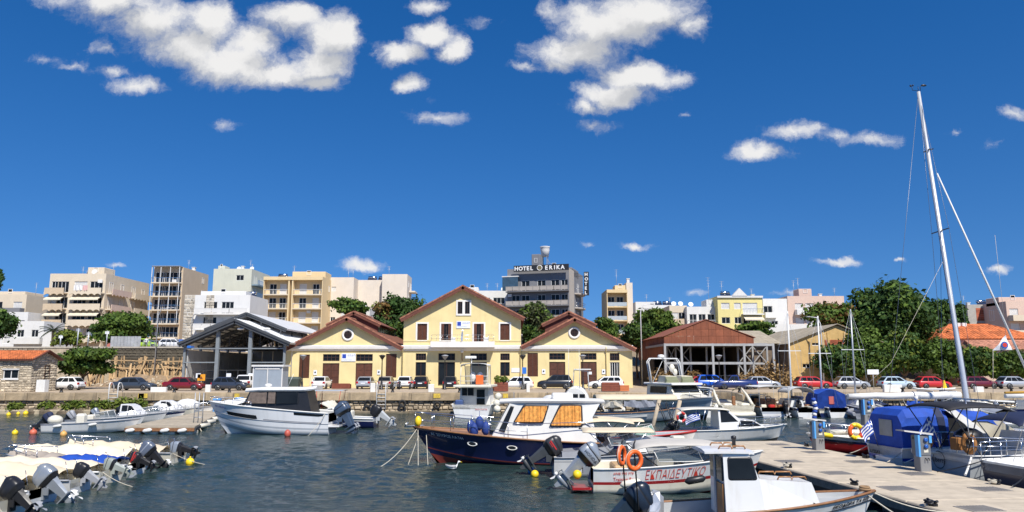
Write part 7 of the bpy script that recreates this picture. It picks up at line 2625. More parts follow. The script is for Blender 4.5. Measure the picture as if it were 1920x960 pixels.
for px, py_, r0, c_, lab in ((28, 812, .2, YELLOW, 'yellow round buoy, leftmost of the three in open water'), (62, 812, .24, mat('faded_orange_buoy', (.62, .14, .08), .5), 'orange-red buoy, middle of the three in open water'), (119, 815, .22, mat('tan_buoy', (.66, .36, .10), .5), 'ochre buoy by the tilted motor of the open boat'),
         (16, 777, .2, YELLOW, 'yellow float near the left edge by the rocks'), (34, 775, .17, YELLOW, 'small upright yellow float by the rocks'), (48, 775, .24, YELLOW, 'big yellow float by the rocks, nearest the weeds'), (356, 868, .2, YELLOW, 'yellow float at the stern of the farthest covered boats')):
 p = gr(px, py_ + 2)
 o = MB().ball((0, 0, 0), (r0, r0, r0), 14).tube([(0, 0, r0 * .9), (0, 0, r0 * 1.3)], r0 * .2, 6).build('mooring_buoy', c_, loc=(p.x, p.y, r0 * .45))
 tag(o, lab, 'buoy', 'mooring buoys')

# ---- 6 covered boats moored stern-out in the left foreground
OBL = [(23.6, BLACK, BLACK, 1.25, 42, None, 'tan covered boat with black outboard, nearest in the left row'), (25.9, SILV, SILV, 1.4, 40, SILV, 'tan covered boat with big silver-blue outboard in the left row'), (28.2, BLACK, GREYP, 1.05, 48, None, 'tan covered boat with small dark outboard and long silver leg'),
    (30.4, mat('sage_grey_cowl', (.30, .33, .30), .4), mat('sage_grey_leg', (.30, .33, .30), .45), 1.0, 62, None, 'tan covered boat with sage grey outboard'), (32.5, BLACK, BLACK, .95, 58, RED, 'boat with blue cloth and red-striped black outboard'), (34.5, mat('slate_cowl', (.10, .12, .16), .3), BLACK, 1.3, 38, SILV, 'covered boat with large slate outboard, last but one in the left row'),
    (36.8, mat('steel_cowl', (.24, .28, .33), .3), BLACK, 1.15, 70, None, 'farthest covered boat of the left row with motor tilted high')]
TAN2 = mat('light_tan_canvas', (.74, .64, .47), .85, var=.07, sc=1.2, bump=.3, bsc=3, dirt=.15, dcol=(.4, .33, .22))
for i, (yy, c1, c2, sc_, tl, st, lab) in enumerate(OBL):
 B = boat('covered_boat', lab, -15.75 - .06 * i + (.35 if i == 0 else 0) - (.5 if i == 5 else 0), yy, 180 - 2 + (i % 3) * 2, group='covered boats in the left foreground')
 H = Hull(5.6 + .3 * (i % 2), 1.85 + .1 * (i % 2), .52, .85, tr=.9, pw=2.4)
 H.build(B, [WHITE if i % 3 else CREAM, BLKB, LGREY], rows=(0, .3, .7, 1), rowm=[1, 0, 0, 0])
 H.deck(B, CREAM, [(0, .2, .3), (.2, 1, .08)])
 H.rail(B, WPAINT if i % 2 else GREYP, .035)
 if i == 4:
  cover(B, H, .12, .62, BLUEC, .22, i)
  cover(B, H, .6, .97, mat('grey_brown_canvas', (.36, .31, .26), .85, var=.1), .2, i + 20, 'fore_cover')
 else:
  cover(B, H, .10, .97, TAN2 if i % 2 else TAN, .30 + .06 * (i % 3), i + 3)
 if i in (1, 4, 6):
  H.pulpit(B, .7, 1, .4, 4, mid=False)
 outboard(B, -.06, .0, .50, sc_ * .80, c1, c2, tl + 8, st, prop=WPAINT if i % 2 else GREYP, mark=RED if i == 4 else None, rzv=(i * 37 % 11) - 5)
 MB().tube([(.15, .6, .5), (.3, .62, 1.15)], .012, 4).tube([(.5, -.5, .7), (.5, -.5, 1.05), (.62, -.5, 1.12)], .015, 5).build('stern_staff', STEEL, B)
 if i % 3 == 0:
  rope(B, [(.05, .6, .5), (-1.0 - .2 * i, .9, -.05)], .015, .1)

# ---- 7 small open boats left of the wooden pontoon
for i, (xs, yy, L_, lab, col, ob) in enumerate(((-32.9, 53.6, 6.4, 'white open boat with canvas covered motor by the ochre buoy', WHITE, BLACK), (-33.6, 57.6, 5.6, 'white windscreen boat, second from the pontoon end', WHITE, GREYP), (-33.8, 61.2, 5.8, 'white cuddy boat with arched hood in the small boat row', WHITE, SILV),
            (-33.6, 64.8, 5.6, 'white wheelhouse dinghy with dark side stripe by the pontoon', WHITE, BLACK), (-33.9, 68.2, 5.4, 'white hooded boat close to the weedy wall', CREAM, BLACK), (-33.4, 71.6, 5.2, 'white boat with humped canvas next to the quay wall', WHITE, GREYP))):
 B = boat('open_boat', lab, xs, yy, 3 - i, group='small boats beside the wooden pontoon')
 H = Hull(L_, 2.0, .62, .95, tr=.88, pw=2.3)
 H.build(B, [col, BLKB, NAVY], rows=(0, .3, .55, .8, 1), rowm=[1, 0, 0, 2 if i == 3 else 0, 0])
 H.deck(B, GRYINT, [(0, .55, .4), (.55, 1, .04)], ins=.14)
 H.rail(B, GREYP, .03)
 if i == 0:
  outboard(B, -.05, 0, .62, 1.15, NAVYC, BLACK, 50, prop=WPAINT)
  q = MB().ball((.5, 0, .85), (.5, .5, .35), 12).build('canvas_hump', CREAM, B)
  MB().cbox(2.0, 2.6, -.35, .35, .3, 1.3, .14).build('console_cover', CREAM, B)
  fender(B, (1.2, -1.02, .5), None, .1, .5, horiz=True)
  fender(B, (3.6, -1.05, .6), None, .1, .5, horiz=True)
 else:
  outboard(B, -.05, 0, .6, 1.0, ob, BLACK, 45)
  if i % 2:
   windscreen(B, H, 2.2, 3.4, .75, .78, .55)
   MB().cbox(1.4, 1.9, -.6, .6, .4, 1.0, .1).build('seat', CREAM, B)
  else:
   o, Wd = cabin(B, [(2.3, .7), (3.9, .8), (3.3, 1.45), (2.9, 1.62), (2.3, 1.62)], .75, .55, WHITE)
   cabwin(o, rounded(2.45, 2.85, 1.1, 1.5, .05), Wd)
   cabwin(o, [(2.95, 1.1), (3.5, 1.1), (3.2, 1.42), (2.95, 1.5)], Wd)
  if i >= 4:
   MB().ball((2.6, 0, 1.0), (1.2, .8, .62), 12).build('canvas_hump', WPAINT, B)
  H.pulpit(B, .7, 1, .4, 4, mid=False)

# ---- 8 boats between cruiser and quay
B = boat('red_framed_boat', 'small cabin boat with red-framed canopy behind the motor cruiser', X(645, 66), 66, 180)
H = Hull(6.5, 2.3, .8, 1.2)
H.build(B, [WHITE, BLKB, RED], rows=(0, .3, .8, 1), rowm=[1, 0, 0, 2])
H.deck(B, GRYINT, [(0, .4, .4), (.4, 1, .05)])
o, Wd = cabin(B, [(2.6, .9), (4.8, 1.05), (4.3, 1.95), (2.6, 1.95)], .9, .75, WHITE)
cabwin(o, rounded(2.9, 4.2, 1.3, 1.8, .06, 0, -.2), Wd)
canopy(B, -.2, 4.4, .95, 2.55, LGREY, .06, posts=((.05, .1), (.5, .5), (.95, .95)), foot=.9, fm=RED)
B = boat('dark_rib', 'dark blue-hulled inflatable with a black outboard and grey leg behind the cruiser', X(708, 58), 58, 176)
H = Hull(5.4, 2.1, .7, 1.0, tr=.9)
H.build(B, [NAVY, BLKB, WHITE], rows=(0, .3, .7, 1), rowm=[1, 0, 0, 2])
H.deck(B, LGREY, [(0, .6, .35), (.6, 1, .05)])
H.rail(B, WPAINT, .05)
outboard(B, -.1, 0, .8, 1.4, BLACK, mat('pale_leg', (.40, .42, .43), .4), 55, prop=GREYP)
windscreen(B, H, 2.4, 3.2, .5, .95, .6)
MB().cbox(1.8, 2.4, -.4, .4, .5, 1.3, .1).build('console', CREAM, B)
# ---- 9 white fishing boat with flying bridge, stern to the camera
def stern_boat(name, label, pxc, ys, L, Bm, hs, hb, hd=90, mats=None, rowm=(1, 0, 0, 0), deckd=.4, railm=WPAINT, tr=.9):
 B = boat(name, label, X(pxc, ys, 770), ys, hd)
 H = Hull(L, Bm, hs, hb, tr=tr, pw=2.3)
 H.build(B, mats or [WHITE, BLKB, LGREY], rows=(0, .3, .7, 1), rowm=list(rowm))
 H.deck(B, CREAM, [(0, .42, deckd), (.42, 1, .05)], ins=.12)
 H.rail(B, railm, .05)
 return B, H


B, H = stern_boat('bridge_boat', 'white fishing boat with canvas flying bridge and orange box, stern towards the camera', 884, 68.6, 7.0, 4.0, 1.2, 1.7, 84)
o, Wd = cabin(B, [(1.9, .8), (4.8, 1.1), (4.4, 2.75), (1.9, 2.75)], 1.5, 1.35, WPAINT)
MB().box(1.84, 1.895, -1.25, .25, 1.9, 2.6).build('aft_panel', GRYINT, o)
for a, e, zb in ((-.95, -.2, .85), (-.95, -.2, 1.8), (.1, .65, 1.95), (.72, 1.2, 1.95)):
 MB().box(1.80, 1.835, a, e, zb, zb + (.85 if zb < 1 else .7)).build('aft_window', GLASS, o)
MB().cbox(.1, 4.9, -1.75, 1.75, 2.76, 2.95, .05).build('bridge_deck', CREAM, o)
mb = MB()
for s in (-1, 1):
 mb.tube([(1.4, s * 1.3, 2.95), (1.5, s * 1.25, 4.7), (3.5, s * 1.25, 4.75), (4.2, s * 1.2, 2.95)], .035, 6)
mb.tube([(1.4, -1.3, 3.75), (1.4, 1.3, 3.75)], .03, 6).tube([(1.4, -1.3, 3.3), (1.4, 1.3, 3.3)], .03, 6)
mb.build('bridge_rail', RAILW, B)
canopy(B, 1.3, 3.7, 1.3, 4.75, WPAINT, .22, frame=False, name='bridge_canopy')
MB().quad((3.6, -1.25, 3.0), (3.6, 1.25, 3.0), (3.5, 1.2, 4.7), (3.5, -1.2, 4.7)).build('clear_curtain', mat('clear_vinyl', (.40, .40, .36), .2, alpha=.55), B)
MB().cbox(1.0, 1.35, -.9, -.2, 3.0, 3.85, .05).build('orange_box', mat('orange_plastic', (.75, .15, .03), .5), B)
for y_ in (.25, -.45):
 MB().ball((2.2, y_, 3.7), (.2, .3, .45), 10).build('bridge_seat', WPAINT, B)
MB().tube([(2.0, .35, 2.95), (2.0, .35, 5.4)], .04, 6).build('mast', RAILW, B)
MB().cbox(1.8, 2.2, -.1, .95, 5.4, 5.62, .05).build('radar_bar', WPAINT, B)
for p_ in ((.9, -2.2, 1.3), (1.2, -2.3, 1.9), (.4, -2.3, .8)):
 MB().ball(p_, .34, 12).build('white_ball_fender', CREAM, B)
q = MB().box(-.06, -.02, -1.35, -.35, .42, .82)
text('ΝΗΟΛ ΛΑΓΟΣ', .17, REDTXT, B, (-.05, -.35, .72), (math.pi / 2, 0, -math.pi / 2))
text('Αγιος Νικόλαος', .22, GREYP, B, (-.05, 1.75, .85), (math.pi / 2, 0, -math.pi / 2))
MB().cbox(.3, 1.2, .9, 1.6, 1.0, 1.6, .1).build('blue_crate', mat('blue_crate', (.05, .09, .22), .6), B)

# ---- 10 white hooded boat in mid quay
B, H = stern_boat('hooded_boat', 'white inflatable with rounded white hood and two whip aerials before the right wing', 1075, 68.5, 6.6, 3.0, .9, 1.3, 78, [RIBW, BLKB, GREYP])
rib(B, H, RIBW, .3)
q = MB().loft([[(x, w * math.cos(a), .9 + hh * math.sin(a)) for a in [k * math.pi / 10 for k in range(11)]] for x, w, hh in ((1.6, 1.25, 1.75), (2.2, 1.3, 1.95), (3.6, 1.2, 1.9), (4.6, 1.0, 1.2), (5.2, .6, .5))], sm=True, ring_closed=False)
q.build('hood', WPAINT, B)
for a, e in ((-.9, -.4), (-.25, .3), (.45, .95)):
 MB().box(1.56, 1.62, a, e, 1.75, 2.1).build('hood_window', GLASS, B)
for y_ in (.6, -.4):
 MB().tube([(1.7, y_, 2.6), (1.65, y_, 6.4)], [.035, .012], 5).build('aerial', RAILW, B)
MB().tube([(2.4, -1.2, 2.4), (2.4, -1.1, 4.2), (2.4, .2, 4.3), (2.4, .3, 2.6)], .05, 6).build('radar_arch', RAILW, B)
MB().cbox(2.2, 2.6, -1.4, .2, 4.32, 4.42, .03).build('arch_top', WPAINT, B)
MB().ball((.7, 2.2, 1.6), (.5, .8, .45), 12).build('white_cover', RIBW, B)
outboard(B, -.05, .3, .9, 1.2, GREYP, GREYP, 50)
# ---- 11 tan canopied boat in mid harbour
B = boat('tan_awning_boat', 'grey boat under a long tan awning with rolled side cloth, before the motor yacht', X(1110, 64), 64.2, 1)
H = Hull(7.6, 2.7, .7, 1.15, pw=2.3)
H.build(B, [LGREY, BLKB, WHITE], rows=(0, .3, .7, 1), rowm=[1, 0, 0, 2])
H.deck(B, GRYINT, [(0, .6, .4), (.6, 1, .05)])
H.rail(B, TEAK, .04)
canopy(B, .2, 7.0, 1.3, 1.95, TAN, .32, posts=((.03, .05), (.5, .5), (.95, .93)), foot=.7, th=.18)
for i, (a, e, m_) in enumerate(((.6, 2.4, mat('clear_vinyl', (.40, .40, .36), .2)), (2.5, 5.2, mat('grey_vinyl', (.22, .23, .26), .35, var=.3, sc=3)))):
 q = MB()
 for k in range(9):
  pass
 q.loft([[(lerp(a, e, k / 8), -1.3 + .06 * math.sin(k * 2.2), 1.85), (lerp(a, e, k / 8), -1.36 + .08 * math.sin(k * 1.7), 1.35 - .12 * math.sin(k / 8 * math.pi))] for k in range(9)], cap=False, ring_closed=False)
 q.build('side_cloth', m_, B)
for xx, yy in ((4.0, -4.5), (5.4, -5.6)):
 p0 = MB().tube([(0, 0, -1), (.9, .25, 2.0)], .16, 8).build('mooring_pile', mat('pale_pile_wood', (.44, .36, .26), .9, var=.2, sc=4), loc=(B.location.x + xx, B.location.y + yy, 0))
 tag(p0, 'leaning wooden mooring pile, %s of two below the tan awning' % ('left' if xx < 5 else 'right'), 'pile', 'mooring piles')
# ---- 12 flybridge motor yacht, bow to the camera
B = boat('motor_yacht', 'cream flybridge motor yacht with wide dark windscreen, bow towards the camera', X(1222, 74), 74.2, -68)
H = Hull(9.6, 3.9, 1.25, 2.0, pw=2.3, flare=.2)
H.build(B, [WHITE, BLKB, LGREY], rows=(0, .3, .55, .8, 1), rowm=[1, 2, 0, 2, 0])
H.deck(B, CREAM, [(0, .2, .5), (.2, 1, .03)])
H.rail(B, GREYP, .05)
o, Wd = cabin(B, [(1.6, 1.3), (6.4, 1.75), (6.0, 2.2), (5.3, 2.95), (1.6, 2.95)], 1.7, 1.5, CREAM)
cabwin(o, rounded(2.2, 4.9, 2.2, 2.8, .08), Wd)
fq = MB().quad((5.97, -1.4, 2.3), (5.97, 1.4, 2.3), (5.38, 1.38, 2.9), (5.38, -1.38, 2.9)).build('windscreen', GLASS, o)
MB().cbox(1.2, 6.0, -1.7, 1.7, 2.97, 3.15, .06).build('bridge_deck', WPAINT, o)
o2, W2 = cabin(B, [(6.2, 1.75), (8.4, 1.95), (7.6, 2.12), (6.2, 2.2)], 1.1, .8, CREAM, 'foredeck_trunk', taper=(6.2, 8.8, .5))
for y_ in (-.9, .85):
 MB().loft([[(4.6, y_ - .65, 3.15), (4.6, y_ + .65, 3.15), (4.75, y_ + .6, 3.75), (4.75, y_ - .6, 3.75)], [(3.5, y_ - .65, 3.15), (3.5, y_ + .65, 3.15), (3.6, y_ + .6, 3.8), (3.6, y_ - .6, 3.8)]]).build('seat_cover', mat('cream_canvas', (.66, .61, .46), .85), B)
 MB().loft([[(4.95, y_ - .7, 3.15), (4.95, y_ + .7, 3.15), (4.95, y_ + .6, 3.4), (4.95, y_ - .6, 3.4)], [(4.75, y_ - .7, 3.15), (4.75, y_ + .7, 3.15), (4.7, y_ + .6, 3.74), (4.7, y_ - .6, 3.74)]]).build('bridge_screen', mat('olive_glass', (.20, .21, .12), .3), B)
mb = MB()
for xx in (2.0, 2.3):
 mb.tube([(xx + .5, -1.75, 3.1), (xx, -1.75, 5.1), (xx, -1.5, 5.4), (xx, 1.5, 5.4), (xx, 1.75, 5.1), (xx + .5, 1.75, 3.1)], .06, 6)
mb.tube([(2.6, -1.5, 3.2), (2.1, 0, 5.3), (2.6, 1.5, 3.2)], .03, 5)
mb.build('radar_arch', RAILW, B)
MB().ball((2.1, 1.0, 4.5), (.25, .3, .4), 10).ball((2.1, 1.35, 4.1), (.2, .25, .35), 10).build('lamp_cluster', CREAM, B)
MB().lathe([(.3, 5.45), (.34, 5.55), (.28, 5.75), (.05, 5.8)], (2.1, -.2, 0), 14).build('radar_dome', WPAINT, B)
H.pulpit(B, .55, 1, .7, 6)

# ---- 13 stern-to boats along the quay, right of centre
B, H = stern_boat('wheelhouse_boat', 'white wheelhouse boat with black name lettering on its transom', 1313, 69.6, 6.0, 3.1, 1.0, 1.5, 90)
o, Wd = cabin(B, [(.5, .7), (3.6, .9), (3.3, 2.6), (.5, 2.6)], 1.25, 1.15, WHITE)
for a in (-1.0, -.5, .0, .5):
 MB().box(.45, .49, a + .04, a + .46, 1.25, 2.45).build('aft_window', GLASS, o)
canopy(B, .2, 3.7, 1.3, 2.6, WHITE, .18, frame=False, name='cabin_roof', th=.08)
text('ΑΓΓΕΛΙΚΗ', .36, BLKTXT, B, (-.04, .75, .62), (math.pi / 2, 0, -math.pi / 2))
text('Ν.Α. 267', .28, BLKTXT, B, (-.04, .5, .25), (math.pi / 2, 0, -math.pi / 2))
MB().cbox(3.9, 4.6, .4, 1.3, .9, 2.2, .05).build('brown_locker', PLB, B)
B, H = stern_boat('sport_cruiser', 'cream sport cruiser with open cockpit and swept radar arch, stern to the camera', 1385, 69.4, 6.4, 3.5, 1.1, 1.5, 97, [CREAM, BLKB, LGREY], deckd=.55, railm=CREAM)
mb = MB()
for s in (-1, 1):
 mb.tube([(.5, s * 1.6, 1.1), (1.6, s * 1.55, 2.0), (2.6, s * 1.35, 2.75), (3.6, s * 1.0, 2.3)], [.14, .12, .08, .05], 8)
mb.build('coaming_arch', CREAM, B)
windscreen(B, H, 2.0, 4.4, 1.35, 1.4, .9)
for y_ in (-1.0, .7):
 MB().cbox(.5, 1.4, y_ - .4, y_ + .5, .55, 1.25, .12).build('cockpit_seat', CREAM, B)
canopy(B, 1.9, 4.6, 1.4, 2.75, NAVYC, .12, frame=False, name='canopy')
MB().tube([(-.3, -1.4, .3), (-.35, 0, .25), (-.3, 1.4, .3)], .2, 8).build('bathing_platform', CREAM, B)
fender(B, (.6, 1.9, .9), None, .2, .4)
MB().cbox(.9, 1.2, -.15, .15, .9, 1.9, .05).build('brown_pillar', TEAK, B)
for i, (px, ys, lab, top_, mast_) in enumerate(((1453, 69.8, 'white open boat under a pale flat awning with brown interior', WPAINT, 586), (1505, 70.5, 'small grey boat with a tilted white awning', mat('greyish_white_canvas', (.55, .56, .56), .8), 594))):
 B, H = stern_boat('awning_boat', lab, px, ys, 6.0, 3.0 - .5 * i, .9, 1.25, 90, rowm=(1, 0, 2, 0), railm=TEAK)
 if i == 0:
  canopy(B, -.1, 4.2, 1.4, 2.75, top_, .1, posts=((.05, .05), (.95, .95)), foot=.9, fm=RAILW)
 else:
  q = canopy(B, .0, 3.0, 1.2, 2.2, top_, .55, posts=((.05, .05), (.95, .95)), foot=.9, fm=RAILW)
 o, Wd = cabin(B, [(2.2, .6), (3.8, .9), (3.4, 1.6), (2.2, 1.6)], 1.0, .85, TEAK if i == 0 else WHITE)
 MB().torus((1.6, .0, 1.6), .26, .04, 'x', 18, 6).build('wheel', BLACK, B)
 for k in range(3):
  MB().cbox(.4 + .3 * k, .9 + .3 * k, -1.0 + .7 * k, -.5 + .7 * k, .5, 1.1, .06).build('crate', [TEAK, RED, CREAM][k], B)
 outboard(B, -.1, -.9 if i == 0 else .4, .7, 1.1, BLACK, BLACK, 35)
 if i == 0:
  H.pulpit(B, .5, 1, .5, 5)
B, H = stern_boat('blue_hooded_boat', 'dark boat with bright blue box-like canopy among the quay boats', 1562, 69.5, 6.0, 3.0, .8, 1.4, 88, [NAVY, BLKB, NAVY])
q = MB().loft([[(x, -1.35, .8), (x, -1.25, 2.1 + d), (x, -.4, 2.5 + d), (x, .4, 2.5 + d), (x, 1.25, 2.1 + d), (x, 1.35, .8)] for x, d in ((.2, 0), (1.4, .08), (2.8, -.02), (3.4, -.4))], ring_closed=False)
q.build('canopy', BLUEC, B)
MB().poly([(.2, -1.35, .8), (.2, -1.25, 2.1), (.2, -.4, 2.5), (.2, .4, 2.5), (.2, 1.25, 2.1), (.2, 1.35, .8)]).build('aft_curtain', BLUEC, B)
MB().box(.14, .18, -.2, .25, 1.2, 1.9).build('red_emblem', mat('faded_red_cloth', (.5, .12, .1), .8), B)
MB().torus((2.9, .9, 2.3), .4, .14, 'y', 16, 7).build('black_tyre', RUBBER, B)
# slim yachts whose masts stand along the quay
for i, (px, pyt, pxb, ys, lab) in enumerate(((1477, 584, 1484, 73, 'slim yacht behind the pale awning, left of the three bare masts'), (1541, 592, 1545, 73.5, 'slim yacht behind the blue hooded boat, middle of the three bare masts'), (1596, 580, 1604, 73, 'slim yacht right of the blue hooded boat, right of the three bare masts'))):
 B, H = stern_boat('sailing_yacht', lab, pxb, ys - 4.5, 6.4, 2.0, .9, 1.2, 90, [WHITE, BLKB, NAVY], (1, 0, 0, 2))
 B.location.x = X(pxb, 72, 740)
 o, Wd = cabin(B, [(2.2, .8), (5.0, 1.0), (4.4, 1.4), (2.2, 1.5)], .7, .5, WHITE)
 zt = Z(pyt, 72)
 MB().tube([(3.5, 0, 1.3), (3.35, 0, zt)], [.1, .07], 8).build('mast', RAILW if i < 2 else GALV, B)
 zs = lerp(1.3, zt, .56)
 MB().bar((3.42, -1.1, zs), (3.42, 1.1, zs), .07).build('spreader', RAILW, B)
 mb = MB()
 for s in (-1, 1):
  mb.tube([(3.3, s * 1.0, 1.0), (3.42, s * 1.1, zs), (3.36, 0, zt)], .012, 4)
 mb.tube([(6.3, 0, 1.2), (3.36, 0, zt)], .012, 4).tube([(0, 0, 1.0), (3.36, 0, zt)], .012, 4)
 mb.build('shroud', GALV, B)
 MB().tube([(3.35, 0, 1.75), (.8, 0, 1.8)], .13, 8).build('boom', WPAINT if i else NAVYC, B)
B = boat('grey_dinghy', 'grey inflatable dinghy hanging low beside the bright blue hooded boat', X(1604, 68), 67, 80)
H = Hull(3.4, 1.6, .5, .7, tr=.9)
H.build(B, [RIBG, BLKB], rows=(0, .5, 1), rowm=[1, 0, 0])
H.deck(B, GREYP, [(0, 1, .3)])
rib(B, H, RIBG, .2)
B, H = stern_boat('white_yawl', 'white round-sterned boat below the long sail boom', 1642, 68.5, 6.2, 2.2, 1.0, 1.4, 84, [WHITE, BLKB, WHITE], tr=.6)
o, Wd = cabin(B, [(2.2, .9), (4.6, 1.0), (4.2, 1.6), (2.2, 1.7)], .8, .6, WHITE)
H.pulpit(B, .0, 1, .6, 7)
B, H = stern_boat('black_motor_boat', 'dark boat with tyres on its side under the sail boom', 1672, 69.5, 5.6, 2.6, .8, 1.2, 92, [GREYP, BLKB, NAVY])
cover(B, H, .1, .95, NAVYC, .35, 4)
B = boat('arch_rib', 'grey inflatable with white roll bar carrying a white surfboard', X(1715, 68), 67.5, 12)
H = Hull(7.0, 2.6, .8, 1.2)
H.build(B, [LGREY, BLKB], rows=(0, .4, 1), rowm=[1, 0, 0])
H.deck(B, GRYINT, [(0, .6, .4), (.6, 1, .08)])
rib(B, H, RIBG, .3)
mb = MB()
for xx in (.6, 3.0):
 mb.tube([(xx + .5, -1.0, .9), (xx, -.95, 2.45), (xx, .95, 2.45), (xx + .5, 1.0, .9)], .06, 6)
mb.build('roll_bar', GALV, B)
windscreen(B, H, 3.4, 4.4, .9, 1.0, .8)
MB().cbox(2.0, 2.8, -.5, .5, .5, 1.5, .1).build('console', WPAINT, B)
sb = thing('surfboard', 'white surfboard with yellow fin lying on the roll bar', 'surfboard', (X(1752, 67), 67.3, 2.62), R(10))
q = MB().loft([[(x, w * math.cos(a), .07 * math.sin(a) + z) for a in [k * math.pi / 6 for k in range(12)]] for x, w, z in ((-2.2, .05, .08), (-1.8, .25, .03), (-.6, .36, 0), (.8, .34, 0), (1.7, .2, .05), (2.1, .03, .12))], sm=True)
q.build('board', WPAINT, sb)
MB().prism([(-1.35, .05), (-.95, .05), (-1.0, .75), (-1.15, .8)], 'y', -.02, .02).build('fin', YELLOW, sb)
sb.rotation_euler = (0, 0, R(190))
# right edge boats along the quay
B = boat('furled_sail_boat', 'white sailing boat with ochre sail cover at the right edge of the quay', X(1860, 66), 66, 3)
H = Hull(9, 2.8, 1.0, 1.4)
H.build(B, [WHITE, BLKB, NAVY], rows=(0, .4, .8, 1), rowm=[1, 0, 0, 2])
H.deck(B, CREAM, [(0, .3, .4), (.3, 1, .04)])
H.pulpit(B, 0, 1, .6, 9)
o, Wd = cabin(B, [(2.5, .9), (6.5, 1.1), (6.0, 1.6), (2.5, 1.75)], .9, .7, WHITE)
MB().tube([(1, 0, 2.05), (7.5, 0, 2.15)], .2, 10).build('boom', WPAINT, B)
MB().tube([(1, 0, 2.35), (7.5, 0, 2.5)], [.1, .16], 10).build('sail_cover', mat('ochre_canvas', (.55, .30, .05), .85), B)
MB().box(2.6, 3.5, -1.5, -1.4, 1.1, 1.6).build('life_raft', WPAINT, B)
for i, (px, ys) in enumerate(((1850, 63), (1895, 61.5), (1822, 69.5))):
 B, H = stern_boat('day_boat', ['white day boat half hidden behind the black bimini', 'white day boat with grey cover at the right edge', 'white low boat at the foot of the tall mast'][i], px, ys, 5.5, 2.2, .8, 1.2, 80)
 if i == 1:
  cover(B, H, .1, .95, mat('grey_cloth', (.3, .32, .36), .8), .4, 8)
 else:
  o, Wd = cabin(B, [(1.8, .7), (4.0, .9), (3.4, 1.5), (1.8, 1.6)], .8, .65, WHITE)
  cabwin(o, rounded(2.0, 3.0, 1.1, 1.4, .05), Wd)

# ---- 14 white cabin cruiser at the pontoon end
B = boat('cabin_cruiser', 'small white cabin cruiser with bow rail moored at the pontoon end', X(1258, 47), 46.8, 2)
H = Hull(7.1, 2.5, .95, 1.35, pw=2.3)
H.build(B, [WHITE, BLKB, LGREY], rows=(0, .3, .8, 1), rowm=[1, 0, 0, 0])
H.deck(B, GRYINT, [(0, .35, .5), (.35, 1, .03)])
H.rail(B, WPAINT, .04)
o, Wd = cabin(B, [(2.6, .95), (5.5, 1.15), (4.7, 1.75), (3.9, 1.8), (3.2, 2.55), (2.6, 2.6)], .95, .72, WHITE)
cabwin(o, [(3.8, 1.25), (5.15, 1.3), (4.65, 1.65), (3.95, 1.68)], Wd)
cabwin(o, [(2.75, 1.6), (3.75, 1.65), (3.1, 2.45), (2.75, 2.48)], Wd)
canopy(B, .3, 3.3, .85, 2.6, CREAM, .1, posts=((.0, -.12), (.5, .4)), foot=1.0, endcurl=.12)
H.pulpit(B, .55, 1, .65, 5)
for y_, x_ in ((.5, -.2), (-.2, .1)):
 MB().tube([(x_, y_, .8), (x_ - .6, y_, 3.0)], .03, 6).tube([(x_ + .12, y_, .8), (x_ - .48, y_, 3.0)], .02, 5).build('rod_rack', BLACK, B)
outboard(B, -.05, 0, .9, 1.1, BLACK, BLACK, 50)
flag_gr(B, (1.6, -.6, 1.4), .9, .6, (-.15, 0, 1), droop=.55, polelen=.95)
B.scale = (1, 1, .78)
lifebuoy('red and white small lifebuoy on the rods of the white cabin cruiser', (X(1274, 46), 45.9, 1.55), .26, (0, 0, .2), (RED, WPAINT, RED, WPAINT, RED, WPAINT), .08)
# ---- 15 red-gunwaled boat
B = boat('red_gunwale_boat', 'white boat with a red gunwale line and green screen behind the navy boat', X(1105, 40.5), 40.8, 2)
H = Hull(5.8, 2.2, .85, 1.15)
H.build(B, [WHITE, BLKB, RED], rows=(0, .3, .86, 1), rowm=[1, 0, 0, 2])
H.deck(B, GRYINT, [(0, .6, .4), (.6, 1, .04)])
H.rail(B, RED, .035)
windscreen(B, H, 2.3, 3.6, .8, .95, .55, mat('green_screen', (.22, .36, .28), .2, alpha=.7))
MB().cbox(.9, 1.5, -.5, .5, .5, 1.15, .1).build('seat', CREAM, B)
outboard(B, -.05, 0, .8, .95, BLACK, BLACK, 65)
canopy(B, .6, 2.8, .85, 1.7, TAN, .1, posts=((.1, .4), (.9, .6)), foot=.9)
# ---- more masts' company: boats between blue boat and quay
B = boat('teal_skiff', 'small pale green open skiff behind the training boat', X(1205, 37), 37.3, 4)
H = Hull(4.6, 1.7, .6, .85)
H.build(B, [mat('pale_green_paint', (.42, .52, .46), .4), BLKB], rows=(0, .5, 1), rowm=[1, 0, 0])
H.deck(B, CREAM, [(0, 1, .3)])
H.rail(B, WPAINT, .035)
outboard(B, -.05, 0, .6, .9, BLACK, BLACK, 60)
MB().cbox(1.4, 2.0, -.3, .3, .3, 1.2, .06).build('console', CREAM, B)

# ================================================================ THE PONTOONS
DECK = mat('pontoon_concrete', (.52, .44, .33), .9, var=.14, sc=1.6, bump=.12, bsc=16, dirt=.4, dcol=(.25, .21, .15), rv=.035)
EDGE = mat('pontoon_side', (.06, .065, .07), .7, var=.25)
GRATE = mat('grey_grating', (.29, .265, .235), .7, var=.12)
ax_ = Vector((-.13, 1, 0)).normalized()
ac_ = Vector((ax_.y, -ax_.x, 0))
pz = .55
pont = thing('pontoon', 'wide concrete pontoon on the right with grey gratings and cleats', 'pontoon', (14.7, 22, 0), math.atan2(ax_.y, ax_.x))
